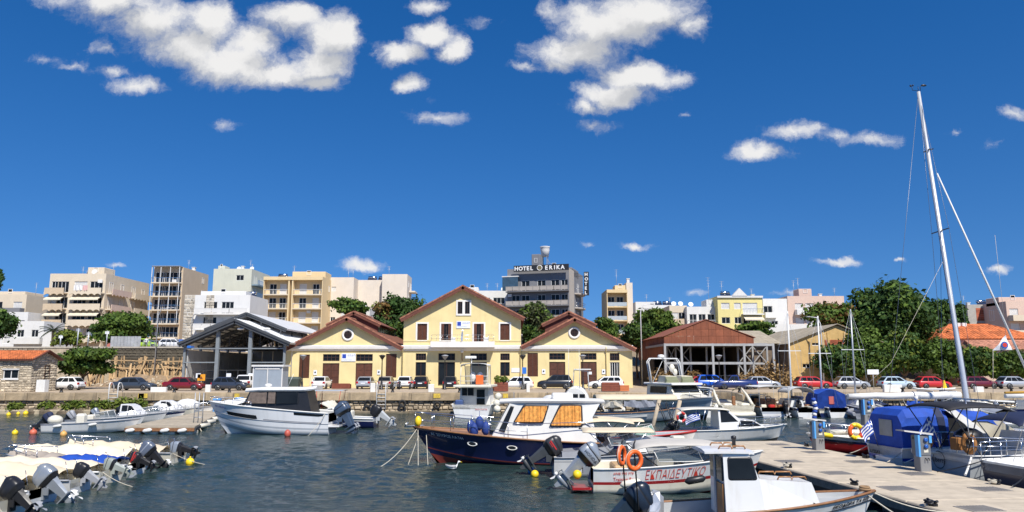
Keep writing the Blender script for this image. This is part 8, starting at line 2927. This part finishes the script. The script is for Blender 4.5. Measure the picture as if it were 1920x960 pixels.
# local x runs along the pontoon away from the camera, local y to its left
HWP = 2.68
for k in range(9):
 x0 = -13 + k * 3.62
 MB().cbox(x0 + .012, x0 + 3.61, -HWP, HWP, pz - .16, pz, .03).build('deck_slab', DECK, pont)
for s in (-1, 1):
 MB().box(-13, 19.4, s * HWP - .03 + s * .035, s * HWP + .03 + s * .035, pz - .3, pz - .04).build('edge_beam', mat('weathered_edge_timber', (.20, .17, .14), .85, var=.25, sc=5), pont)
for k in range(4):
 MB().box(-12.6 + k * 8.1, -5.2 + k * 8.1, -HWP + .15, HWP - .15, -.6, pz - .17).build('float_unit', EDGE, pont)
gm = None
for k in range(9):
 for yy in (-1.45, 1.45):
  xx = -13 + k * 3.62 + 1.8 + (.35 if yy > 0 else -.2)
  if gm is None:
   q = MB().box(-.42, .42, -.5, .5, 0, .012)
   for i in range(9):
    q.box(-.40, .40, -.45 + i * .1, -.40 + i * .1, .0121, .022)
   gm = q.build('grating', GRATE, pont)
   gd = gm.data
  else:
   gm = link('grating', gd, pont)
  gm.location = (xx, yy, pz + .003)
q = MB()
q.box(-.1, .1, -.05, .05, 0, .06).tube([(-.16, 0, .12), (-.07, 0, .08), (.07, 0, .08), (.16, 0, .12)], .03, 6).box(-.05, -.02, -.03, .03, .05, .09).box(.02, .05, -.03, .03, .05, .09)
cd = None
PL = lambda x, y, z=pz: pont.matrix_basis @ Vector((x, y, z)) if False else Vector((14.7, 22, 0)) + ax_ * x + Vector((-ax_.y, ax_.x, 0)) * y + Vector((0, 0, z))
for i, (xx, yy) in enumerate(((0.6, 2.45), (4.5, 2.45), (9.0, 2.45), (13.5, 2.45), (1.6, -2.45), (4.0, -2.45), (7.6, -2.45), (11.5, -2.45), (16.5, -2.45))):
 o = q.build('cleat', BLACK, pont) if cd is None else link('cleat', cd, pont)
 cd = o.data
 o.location = (xx, yy, pz + .003)
 o.scale = (1.35, 1.35, 1.35)
 if i in (0, 2, 4, 5, 6):
  c_ = MB()
  for k in range(4):
   c_.torus((xx + .03 * k, yy + .06 * (k % 2), pz + .05 + .03 * k), .12 + .02 * (k % 3), .02, 'z', 12, 5)
  c_.build('rope_turns', BLACK if i < 2 else ROPE, pont)


def pedestal(label, x, y, parent_z=pz, sc=1.):
 o = thing('service_pedestal', label, 'service pedestal', (x, y, parent_z), math.atan2(ax_.y, ax_.x) - math.pi / 2, 'service pedestals')
 o.scale = (sc, sc, sc)
 GP = mat('pedestal_grey', (.15, .16, .17), .6, var=.08)
 LB = mat('pedestal_blue', (.10, .36, .72), .45)
 MB().cbox(-.23, .23, -.2, .2, 0, .62, .02).build('base', mat('pedestal_base_grey', (.22, .22, .22), .65, var=.08), o)
 MB().cbox(-.27, .24, -.22, .22, .62, 1.36, .02).build('body', GP, o)
 MB().box(-.30, -.22, -.26, -.06, .56, 1.38).build('blue_strip', LB, o)
 MB().box(.16, .27, -.27, -.2, 1.08, 1.36).build('blue_cover', LB, o)
 MB().loft([[(-.85, -.28, 1.52), (-.85, .28, 1.52), (.34, .28, 1.37), (.34, -.28, 1.37)], [(-.85, -.26, 1.57), (-.85, .26, 1.57), (.34, .26, 1.44), (.34, -.26, 1.44)]]).build('roof', mat('pedestal_roof', (.45, .44, .41), .6, dirt=.2), o)
 for z_ in (1.2, .95):
  MB().lathe([(.075, 0), (.085, -.06), (.05, -.09)], (.02, -.22, z_), 12, axis='y').build('socket', BLUG, o)
 for xx in (-.02, .1):
  MB().tube([(xx, -.2, .5), (xx, -.27, .5), (xx, -.28, .42)], .018, 6).build('tap', BLACK, o)
 MB().box(-.06, .12, -.226, -.218, .72, .84).build('label_plate', CREAM, o)
 MB().box(-.276, -.268, .02, .12, 1.2, 1.3).build('meter_window', BLACK, o)
 return o


p = gr(1740, 884, pz)
pedestal('grey and blue service pedestal on the pontoon, nearest, before the blue-striped boat', p.x - .1, p.y + .15)
p = gr(1541, 844, pz)
pedestal('grey and blue service pedestal on the pontoon, farther, left of the lifebuoy', p.x - .1, p.y + .15)
p = at(1626, 800, 55)
o = pedestal('tall bright blue pedestal standing beyond the lifebuoy boat', p.x, 55, .4, 1.35)
o = MB().box(-1.2, 6, -1, 1, -.3, .4).build('far_pontoon', DECK, loc=(p.x, 55, 0))
tag(o, 'short floating landing stage under the bright blue pedestal', 'pontoon')

# wooden pontoon on the left
A0, A1, A2, A3 = gr(235, 800, .5), gr(365, 800, .5), gr(424, 768, .5), gr(398, 767, .5)
wp = thing('wooden_pontoon', 'weathered wooden floating pontoon with white floats on the left', 'pontoon', (0, 0, 0))
n = 26
for i in range(n):
 u0, u1 = i / n, (i + .93) / n
 q = [A0.lerp(A3, u0), A1.lerp(A2, u0), A1.lerp(A2, u1), A0.lerp(A3, u1)]
 MB().loft([[v - Vector((0, 0, .09)) for v in q], [v + Vector((0, 0, rnd.uniform(0, .012))) for v in q]]).build('plank', mat('weathered_plank', (.40, .34, .25), .9, var=.2, sc=2, bump=.2, bsc=8, rv=.12), wp)
for a, e in ((A0, A1), (A1, A2), (A0, A3)):
 MB().bar(a - Vector((0, 0, .2)), e - Vector((0, 0, .2)), .14, .2).build('edge_beam', TEAK if a is A0 and e is A1 else EDGE, wp)
for i in range(4):
 u = (i + .5) / 4
 c = A0.lerp(A1, u)
 MB().cbox(c.x - .5, c.x + .4, c.y + .1, c.y + 1.2, -.2, .22, .08).build('float_unit', CREAM, wp)
 fender(wp, (c.x - .2, c.y - .14, .25), WPAINT, .14, .5, horiz=True)
for px, py_ in ((372, 795), (384, 788), (398, 782), (412, 776)):
 c = gr(px, py_, .5)
 MB().tube([(c.x - .3, c.y, .3), (c.x + .3, c.y + 1.2, .35)], .17, 8).build('roller_fender', CREAM, wp)
 rope(wp, [(c.x, c.y, .5), (c.x + .5, c.y - .3, -.1)], .03, .1)
for px, py_, hh in ((363, 793, 2.2), (371, 793, 2.2), (379, 793, 2.2)):
 c = gr(px, py_, .5)
 MB().tube([(c.x, c.y, .4), (c.x, c.y, .5 + hh)], .035, 6).build('gangway_post', GALV, wp)
c0, c1 = gr(363, 793, .5), gr(379, 793, .5)
for k in range(3):
 MB().tube([(c0.x, c0.y, .9 + k * .5), (c1.x, c1.y, .9 + k * .5)], .03, 6).build('gangway_rail', GALV, wp)
for i, (px, py_) in enumerate(((406, 772), (448, 769))):
 c = gr(px, py_, .5)
 o = thing('service_pedestal', ['light blue service post on the wooden pontoon beside the cruiser bow', 'light blue service post behind the cruiser foredeck'][i], 'service pedestal', (c.x, c.y, .35), 0, 'service pedestals')
 LB2 = mat('service_post_blue', (.12, .32, .62), .5)
 for s in (-.25, .25):
  MB().cbox(s - .08, s + .08, -.1, .1, 0, 1.2, .02).build('leg', LB2, o)
 MB().cbox(-.36, .36, -.18, .18, 1.2, 1.36, .02).build('cap', LB2, o)
 MB().cbox(-.15, .15, -.1, .1, .55, 1.19, .02).build('box', GREYP, o)

# ---- more small craft crowded against the quay
for i, (px, ys, L_, bm, kind, c_, lab) in enumerate(((1150, 71, 4.6, 1.9, 'cover', TAN, 'small tan covered boat close under the brown planter'), (1262, 70.5, 4.8, 2.0, 'cabin', WHITE, 'small white cuddy boat between motor yacht and wheelhouse boat'), (1350, 72, 4.2, 1.8, 'cover', WPAINT, 'small white covered dinghy right of the wheelhouse boat'),
              (1424, 71.5, 4.4, 1.8, 'cabin', CREAM, 'small cream cuddy boat beside the sport cruiser'), (1532, 71.5, 4.2, 1.7, 'open', RED, 'small red-trimmed dinghy left of the blue hooded boat'), (1618, 71, 4.6, 1.9, 'cabin', WHITE, 'small white cuddy boat right of the blue hooded boat'),
              (1757, 70, 4.8, 2.0, 'cover', BLUEC, 'blue covered boat behind the surfboard'), (1800, 70.5, 4.6, 1.9, 'cabin', WHITE, 'small white cuddy boat left of the tall mast'), (1870, 71.5, 4.4, 1.8, 'cover', CREAM, 'small cream covered boat under the ochre sail cover'),
              (597, 71.5, 4.6, 1.9, 'cover', CREAM, 'small cream covered boat right of the motor cruiser roof'), (1000, 71.5, 4.8, 2.0, 'open', GREYP, 'small open boat between bridge boat and hooded boat'))):
 B, H = stern_boat('small_boat', lab, px, ys, L_, bm, .65, 1.0, 90 + (i * 53 % 14) - 7, [WHITE if kind != 'open' else LGREY, BLKB, c_], (1, 0, 0, 2 if kind == 'open' else 0))
 if kind == 'cover':
  cover(B, H, .08, .95, c_, .5, 30 + i)
 elif kind == 'cabin':
  o, Wd = cabin(B, [(1.6, .6), (3.4, .8), (3.0, 1.35), (2.5, 1.95), (1.6, 1.95)], bm * .38, bm * .3, c_)
  cabwin(o, rounded(1.8, 2.5, 1.35, 1.8, .05, 0, -.1), Wd)
  MB().box(1.55, 1.59, -.5, .45, .9, 1.8).build('aft_window', GLASS, o)
  canopy(B, .2, 1.8, bm * .4, 1.95, c_ if i % 2 else NAVYC, .08, posts=((.1, .1),), foot=.7)
 else:
  windscreen(B, H, 1.8, 2.6, .6, .85, .5)
  MB().cbox(.9, 1.4, -.5, .5, .4, 1.0, .08).build('seat', c_, B)
 outboard(B, -.05, .1, .62, 1.0, [BLACK, GREYP, SILV][i % 3], BLACK, 35 + i * 4 % 20)
 fender(B, (1.2, -bm / 2 - .08, .5), None, .12, .4)
 rope(B, [(.1, bm * .4, .7), (-1.6, bm * .6, -.05)], .015, .1)
# ================================================================ RIGHT-HAND BOATS, stern-to on the pontoon
PH = 7.4
STRIPE = mat('royal_blue_stripe', (.015, .07, .42), .35, coat=.3)
CLEARV = mat('cream_vinyl_window', (.50, .46, .36), .25, var=.15)


def stern_txt(B, body, size, m, y, z, x=-.05):
 return text(body, size, m, B, (x, y, z), (math.pi / 2, 0, -math.pi / 2))


# ---- blue canopied cruiser
B = boat('blue_canopy_cruiser', 'white cruiser with royal blue hull stripes under a large bright blue camper canopy', 16.45, 33.6, PH)
H = Hull(8.2, 2.8, 1.1, 1.5, tr=.9, pw=2.4, flare=.2)
H.build(B, [WHITE, BLKB, STRIPE], rows=(0, .2, .32, .5, .62, .8, 1), rowm=[0, 0, 2, 0, 2, 0, 0])
H.deck(B, GRYINT, [(0, .42, .4), (.42, 1, .03)], ins=.12)
H.rail(B, WPAINT, .04)
for s in (-1, 1):
 for k in range(3):
  q = MB()
  q.loft([[H.pt(.03 + .07 * k + .028 * j + .16 * u_, u_, s) + Vector((0, s * .012, 0)) for u_ in (.05, .3, .6, .92)] for j in (0, 1)], cap=False, ring_closed=False)
  q.build('diagonal_stripe', STRIPE, B)
q = MB().loft([[(x, -w, .95 + d), (x, -w * .97, z - .35), (x, -w * .78, z), (x, w * .78, z), (x, w * .97, z - .35), (x, w, .95 + d)] for x, w, z, d in ((.1, 1.2, 2.45, 0), (.35, 1.22, 2.72, 0), (1.4, 1.22, 2.78, 0), (2.3, 1.2, 2.66, .1))], ring_closed=False, cap=False)
cn = q.build('canopy', BLUEC, B)
MB().poly([(.1, -1.2, .95), (.1, -1.16, 2.1), (.1, -.94, 2.45), (.1, .94, 2.45), (.1, 1.16, 2.1), (.1, 1.2, .95)]).build('aft_curtain', BLUEC, cn)
MB().box(.06, .085, -.55, .35, 1.55, 2.25).build('clear_window', mat('dull_vinyl', (.27, .27, .24), .3, var=.2), cn)
for s in (-1, 1):
 MB().loft([[(1.9, s * 1.24, 1.2), (2.2, s * 1.24, 1.2)], [(1.75, s * 1.2, 2.4), (2.1, s * 1.2, 2.4)], [(1.75, s * .9, 2.78), (2.1, s * .9, 2.78)]], ring_closed=False, cap=False).build('canopy_seam', NAVYC, cn)
mb = MB()
for s in (-1, 1):
 mb.loft([[(2.2, s * 1.2, 2.7), (2.65, s * 1.2, 2.72), (2.65, s * 1.08, 2.76), (2.2, s * 1.08, 2.74)], [(3.0, s * 1.28, 2.1), (3.5, s * 1.28, 2.1), (3.5, s * 1.2, 2.1), (3.0, s * 1.2, 2.1)], [(3.7, s * 1.3, 1.3), (4.4, s * 1.3, 1.3), (4.4, s * 1.22, 1.3), (3.7, s * 1.22, 1.3)]])
mb.box(2.2, 2.65, -1.08, 1.08, 2.7, 2.8)
mb.build('white_arch', WHITE, B)
q = MB().loft([[(x, -w, z0), (x, -w * .97, z - .2), (x, -w * .75, z), (x, w * .75, z), (x, w * .97, z - .2), (x, w, z0)] for x, w, z, z0 in ((2.7, 1.15, 2.62, 2.25), (4.2, 1.15, 2.6, 2.2), (5.2, 1.05, 2.2, 1.8), (6.0, .8, 1.65, 1.5))], ring_closed=False, cap=False)
cn = q.build('fore_canopy', BLUEC, B)
o, Wd = cabin(B, [(3.4, 1.1), (7.2, 1.45), (5.9, 1.62), (4.9, 2.2), (3.0, 2.3)], 1.14, 1.1, CLEARV, 'canopy_windows', taper=(4.5, 7.5, .5))
flag_gr(B, (-.05, .35, 1.05), .62, .6, (-.25, 0, 1), droop=.75, polelen=1.15, seed=1, swing=-.3)
stern_txt(B, 'LYSSAY', .22, BLKTXT, .95, .72)
stern_txt(B, 'ΝΚ 98', .16, BLKTXT, .8, .5)
MB().box(-.5, 0, -1.2, -.1, .1, .72).build('transom_step', WHITE, B)
rope(B, [(.1, 1.1, 1.1), (-.7, 1.6, .6)], .02, .05)
rope(B, [(.1, -1.1, 1.0), (-.9, -1.5, .6)], .02, .05)
MB().lathe([(.06, 2.78), (.05, 3.1), (.09, 3.14), (.09, 3.25)], (1.5, -.3, 0), 8).build('lamp', WPAINT, B)

# ---- grey sterned yacht with black bimini
B = boat('bimini_yacht', 'light grey sailing yacht with black bimini and large striped flag at the stern', 17.45, 30.5, PH)
H = Hull(9.5, 3.1, 1.15, 1.5, tr=.84, pw=2.3, flare=.1)
H.build(B, [LGREY, BLKB, WHITE], rows=(0, .3, .75, .9, 1), rowm=[1, 0, 0, 2, 0])
H.deck(B, WHITE, [(0, .3, .35), (.3, 1, .03)], ins=.2)
H.rail(B, WPAINT, .035)
o, Wd = cabin(B, [(3.0, 1.1), (7.0, 1.35), (6.4, 1.75), (3.2, 1.95)], 1.1, .85, WHITE, taper=(3.5, 8, .4))
cabwin(o, rounded(3.6, 5.8, 1.45, 1.7, .06), Wd)
canopy(B, -.75, 1.95, 1.25, 3.0, mat('black_canvas', (.018, .018, .022), .75, var=.2), .16, posts=((.03, .45), (.5, .25), (.97, .5)), foot=1.2, endcurl=.12, th=.05, fm=BLACK)
MB().loft([[(x, -1.0, z), (x, 1.0, z), (x, 1.0, z + .03), (x, -1.0, z + .03)] for x, z in ((1.25, 3.22), (2.3, 3.16))]).build('solar_panel', PANEL_S, B)
mb = MB()
for s in (-1, 1):
 mb.bar((1.25, s * 1.0, 3.24), (2.3, s * 1.0, 3.18), .06)
for x, z in ((1.25, 3.24), (2.3, 3.18)):
 mb.bar((x, -1.0, z), (x, 1.0, z), .06)
mb.build('panel_frame', WPAINT, B)
canopy(B, 2.2, 6.2, 1.25, 2.55, NAVYC, .18, posts=((.05, .2), (.95, .8)), foot=1.5, endcurl=.3)
mb = MB()
for s in (-1, 1):
 mb.tube([(2.4, s * 1.42, 1.15), (2.4, s * 1.42, 1.8), (.1, s * 1.3, 1.85), (.05, s * .5, 1.85), (.05, s * .5, 1.2)], .02, 6).tube([(2.4, s * 1.42, 1.5), (.1, s * 1.3, 1.52), (.05, s * .5, 1.52)], .015, 5)
 for k in range(4):
  mb.tube([(.1 + k * .7, s * 1.34, 1.15), (.1 + k * .7, s * 1.34, 1.85)], .016, 5)
mb.build('pushpit', STEEL, B)
HBAG = mat('brown_horseshoe_cover', (.30, .13, .035), .7, var=.15)
for s, x_ in ((1, .02), (-1, .2)):
 mb = MB().torus((0, 0, 0), .2, .085, 'x', 16, 7, a0=math.pi * .62, a1=math.pi * 2.38)
 mb.v = [(a, b_, c * 1.5) for a, b_, c in mb.v]
 h_ = mb.build('horseshoe_buoy', HBAG, B, loc=(x_ - .05, s * 1.05, 1.6))
 h_.rotation_euler = (0, 0, 0 if s > 0 else .6)
MB().ball((.8, -.25, 1.75), (.6, .5, .4), 12).build('black_cover', NAVYC if 0 else BLACK, B)
MB().cbox(-.02, .25, -.62, -.2, 1.3, 1.78, .03).build('brown_box', HBAG, B)
flag_gr(B, (.05, .35, 1.2), 1.0, .75, (-.35, 0, 1), droop=.62, polelen=1.35, seed=2, swing=-.55)
stern_txt(B, 'Liberty', .27, BLKTXT, .85, .72, -.06)
MB().torus((-.055, .45, .82), .34, .014, 'x', 20, 4).build('name_ring', BLKTXT, B)
MB().tube([(-.9, .9, 1.15), (1.2, .25, 1.0)], .075, 8).build('passerelle', WPAINT, B)
rope(B, [(.1, 1.2, 1.15), (-.9, 1.4, .6)], .02, .04, WPAINT)
rope(B, [(.1, -1.2, 1.15), (-1.1, -2.3, .62)], .045, .03, WPAINT)
MB().tube([(.3, -.9, 1.2), (.3, -.9, 3.3)], .02, 6).build('pole', STEEL, B)

# ---- navy hulled yacht nearest on the right
B = boat('navy_yacht', 'navy blue yacht hull with a white band cut by the right edge', 17.6, 27.2, PH)
H = Hull(9.5, 3.0, 1.12, 1.45, tr=.8, pw=2.3, flare=.1, rake=1.2)
H.build(B, [mat('grey_navy_gelcoat', (.03, .042, .075), .25, coat=.4, var=.12), BLKB, WHITE], rows=(0, .25, .8, .93, 1), rowm=[1, 0, 0, 0, 2])
H.deck(B, WHITE, [(0, .3, .35), (.3, 1, .03)], ins=.2)
H.rail(B, WPAINT, .04)
for s in (-1, 1):
 MB().loft([[H.pt(t_, u_, s) + Vector((0, s * .014, 0)) for u_ in (.05, .4, .95)] for t_ in (.07, .13)], cap=False, ring_closed=False).build('white_band', WHITE, B)
side_text(B, H, '✶ BAVΑ', .3, BLKTXT, .15, .62)
H.pulpit(B, .0, .5, .65, 6, bow=False)
fender(B, (1.9, -1.62, .75), WPAINT, .24, .8)
rope(B, [(.3, -1.25, 1.15), (.15, -1.5, .2)], .03, 0, mat('yellow_rope', (.6, .5, .08), .8))
rope(B, [(.1, 1.0, 1.15), (-1.2, 2.0, .6)], .02, .04, BLACK)
rope(B, [(.1, -1.0, 1.15), (-1.2, -1.6, .62)], .025, .1, BLACK)
MB().tube([(.3, 0, 1.15), (6.5, 0, 15.5)], .012, 4).build('backstay', STEEL, B)
MB().tube([(6.2, -1.3, 1.3), (6.6, 0, 15.5)], .012, 4).build('shroud', STEEL, B)
MB().tube([(6.5, 0, 1.4), (6.5, 0, 15.5)], .09, 8).build('mast', STEEL, B)

# ---- tall-masted yacht
YM = 36.6
B = boat('tall_yacht', 'sailing yacht with the tall raked mast and a long white furled boom', 17.9, YM, 0)
H = Hull(12.5, 3.3, 1.0, 1.35, tr=.75, pw=2.2, flare=.1)
H.build(B, [WHITE, BLKB, NAVY], rows=(0, .3, .8, .9, 1), rowm=[1, 0, 0, 2, 0])
H.deck(B, WHITE, [(0, .3, .35), (.3, 1, .03)], ins=.2)
H.rail(B, TEAK, .03)
o, Wd = cabin(B, [(3.2, 1.0), (8.6, 1.2), (7.8, 1.5), (3.4, 1.75)], 1.15, .85, WHITE, taper=(4, 10, .4))
cabwin(o, rounded(3.8, 6.8, 1.3, 1.5, .06), Wd)
Lc = lambda p: Vector(p) - Vector((17.9, YM, 0))
mbse, mtop = Lc(at(1813.5, 757, YM)), Lc(at(1722, 172, YM))
mfoot = mbse + (mbse - mtop).normalized() * 1.2
MB().tube([mfoot, mbse, mtop], [.13, .13, .085], 10).build('mast', mat('mast_alloy', (.62, .63, .64), .35, .35, var=.06), B)
M_ = lambda t_: mbse.lerp(mtop, t_)
sp_ = MB()
for t_, w_ in ((.535, .75), (.80, .2)):
 sp_.bar(M_(t_) + Vector((.0, -w_, .05)), M_(t_) + Vector((.0, w_, .05)), .06, .04)
 if t_ > .6:
  sp_.bar(M_(t_) + Vector((-.22, 0, -.06)), M_(t_) + Vector((.30, 0, .12)), .05)
sp_.build('spreader', BLACK, B)
bow = Lc(at(1940, 728, YM))
fs = Lc(at(1757, 325, YM))
MB().tube([fs, bow], [.035, .06], 8).build('furled_genoa', WPAINT, B)
st_ = Vector((.1, 0, 1.1))
wr_ = MB().tube([mtop, st_], .011, 4)
for s in (-1, 1):
 wr_.tube([mtop, M_(.535) + Vector((0, s * .75, .05)), Vector((mbse.x - .2, s * 1.5, 1.1))], .010, 4)
 wr_.tube([M_(.535), Vector((mbse.x - .5, s * 1.45, 1.1))], .010, 4)
wr_.tube([M_(.98) + Vector((-.06, 0, 0)), mbse + Vector((-.14, 0, -.2))], .010, 4).tube([M_(.72) + Vector((.1, 0, 0)), mbse + Vector((.15, 0, 0))], .010, 4)
wr_.build('rigging_wire', mat('rigging_steel', (.20, .22, .25), .4, .6), B)
ba_, be_ = Lc(at(1800, 741, YM)), Lc(at(1590, 743, YM))
MB().tube([ba_.lerp(be_, k / 8) + Vector((0, 0, .02 * math.sin(k * 2.3))) for k in range(9)], [.17, .18, .17, .18, .16, .165, .15, .15, .13], 12).build('furled_boom', WPAINT, B)
MB().torus((0, 0, 0), .2, .02, 'x', 14, 4).build('boom_strap', GREYP, B, loc=ba_.lerp(be_, .42))
wr2 = MB().tube([be_ + Vector((.4, 0, .1)), be_ + Vector((2.2, 0, 1.6)), M_(.45)], .008, 4)
wr2.tube([be_ + Vector((2.5, .1, -.1)), (1.4, -.3, 1.1)], .012, 4).tube([be_ + Vector((2.6, -.1, -.1)), (2.0, .4, 1.2)], .012, 4).build('running_line', ROPE, B)
wv_ = MB().tube([mtop, mtop + Vector((0, 0, .3))], .012, 5).tube([mtop + Vector((0, 0, .05)), mtop + Vector((-.3, 0, .08)), mtop + Vector((-.32, 0, .3))], .014, 5).tube([mtop + Vector((.1, 0, .05)), mtop + Vector((.12, 0, .28)), mtop + Vector((.36, 0, .34))], .014, 5)
wv_.ball(mtop + Vector((-.38, 0, .32)), .06, 6).ball(mtop + Vector((-.26, 0, .34)), .05, 6).ball(mtop + Vector((.3, 0, .34)), (.16, .05, .06), 8).build('wind_vane', BLACK, B)
# club pennant on a halyard
pn = [Lc(at(x, y, YM)) for x, y in ((1886, 628), (1862, 657), (1897, 656))]
q = MB()
vs = []
for i in range(9):
 for j in range(9 - i):
  a, b_ = i / 8, j / 8
  p = pn[0] * (1 - a - b_) + pn[1] * a + pn[2] * b_
  vs.append(((i, j), p + Vector((0, .05 * math.sin(a * 8 + b_ * 5), 0))))
ix = {k: n_ for n_, (k, _) in enumerate(vs)}
fs_ = [(ix[(i, j)], ix[(i + 1, j)], ix[(i, j + 1)]) for i in range(8) for j in range(8 - i)] + [(ix[(i + 1, j)], ix[(i + 1, j + 1)], ix[(i, j + 1)]) for i in range(7) for j in range(7 - i)]
q.add([p for _, p in vs], fs_, 0, True)
pe = q.build('pennant', mat('flag_white', (.78, .78, .78), .8), B)
ctr = (pn[0] + pn[1] + pn[2]) / 3
MB().lathe([(.17, -.09), (.17, -.07)], ctr, 16, axis='y').build('emblem_ring', BLUG, pe)
MB().lathe([(.11, -.10), (.11, -.092)], ctr, 16, axis='y').build('emblem', REDTXT, pe)
MB().tube([pn[1], Lc(at(1862, 738, YM))], .012, 4).tube([pn[0], pn[0] + Vector((-.05, 0, 5))], .008, 4).build('halyard', ROPE, pe)
H.pulpit(B, 0, 1, .6, 12)

# ---- red and white boat with the lifebuoy
B = boat('lifebuoy_boat', 'small white boat with dark red lower hull and yellow fenders beyond the farther pedestal', 21.6, 40.2, 187)
H = Hull(6.3, 2.2, .75, 1.15, pw=2.3, flare=.2)
H.build(B, [WHITE, BLKB, DRED, NAVY], rows=(0, .3, .6, .75, 1), rowm=[2, 2, 2, 3, 0])
H.deck(B, CREAM, [(0, .5, .4), (.5, 1, .04)])
H.rail(B, WPAINT, .045)
H.pulpit(B, .35, 1, .6, 6)
MB().cbox(2.6, 3.4, -.4, .4, .5, 1.3, .1).build('console', WPAINT, B)
MB().tube([(1.2, 0, 1.15), (5.2, .2, 1.2)], .14, 8).build('rolled_cloth', CREAM, B)
fender(B, (5.6, .75, 1.1), YELLOW, .12, .5, horiz=True)
mb = MB()
for k in range(5):
 mb.tube([(5.9 - .12 * k, .25 - .1 * k, 1.1), (5.85 - .1 * k, .15 - .06 * k, 1.9 - .1 * k)], .03, 5)
mb.build('gear_rods', GREYP, B)
q = MB()
for k in range(8):
 q.tube([(5.85 + .05 * math.sin(k), .1, 1.75 + k * .15), (5.85 + .05 * math.sin(k + 1), .1, 1.9 + k * .15)], [.13, .10], 6, mi=k % 2)
q.build('furled_flag', [mat('flag_white', (.78, .78, .78), .8), mat('flag_blue', (.02, .07, .36), .8)], B)
lifebuoy('red and yellow lifebuoy on the rail of the boat beyond the pedestals', (X(1604.5, 38.8, 808), 38.8, Z(809, 38.8)), .33, (0, 0, .1), (YELLOW, ORANGE, YELLOW, mat('red_buoy_cloth', (.65, .06, .02), .6)), .115)
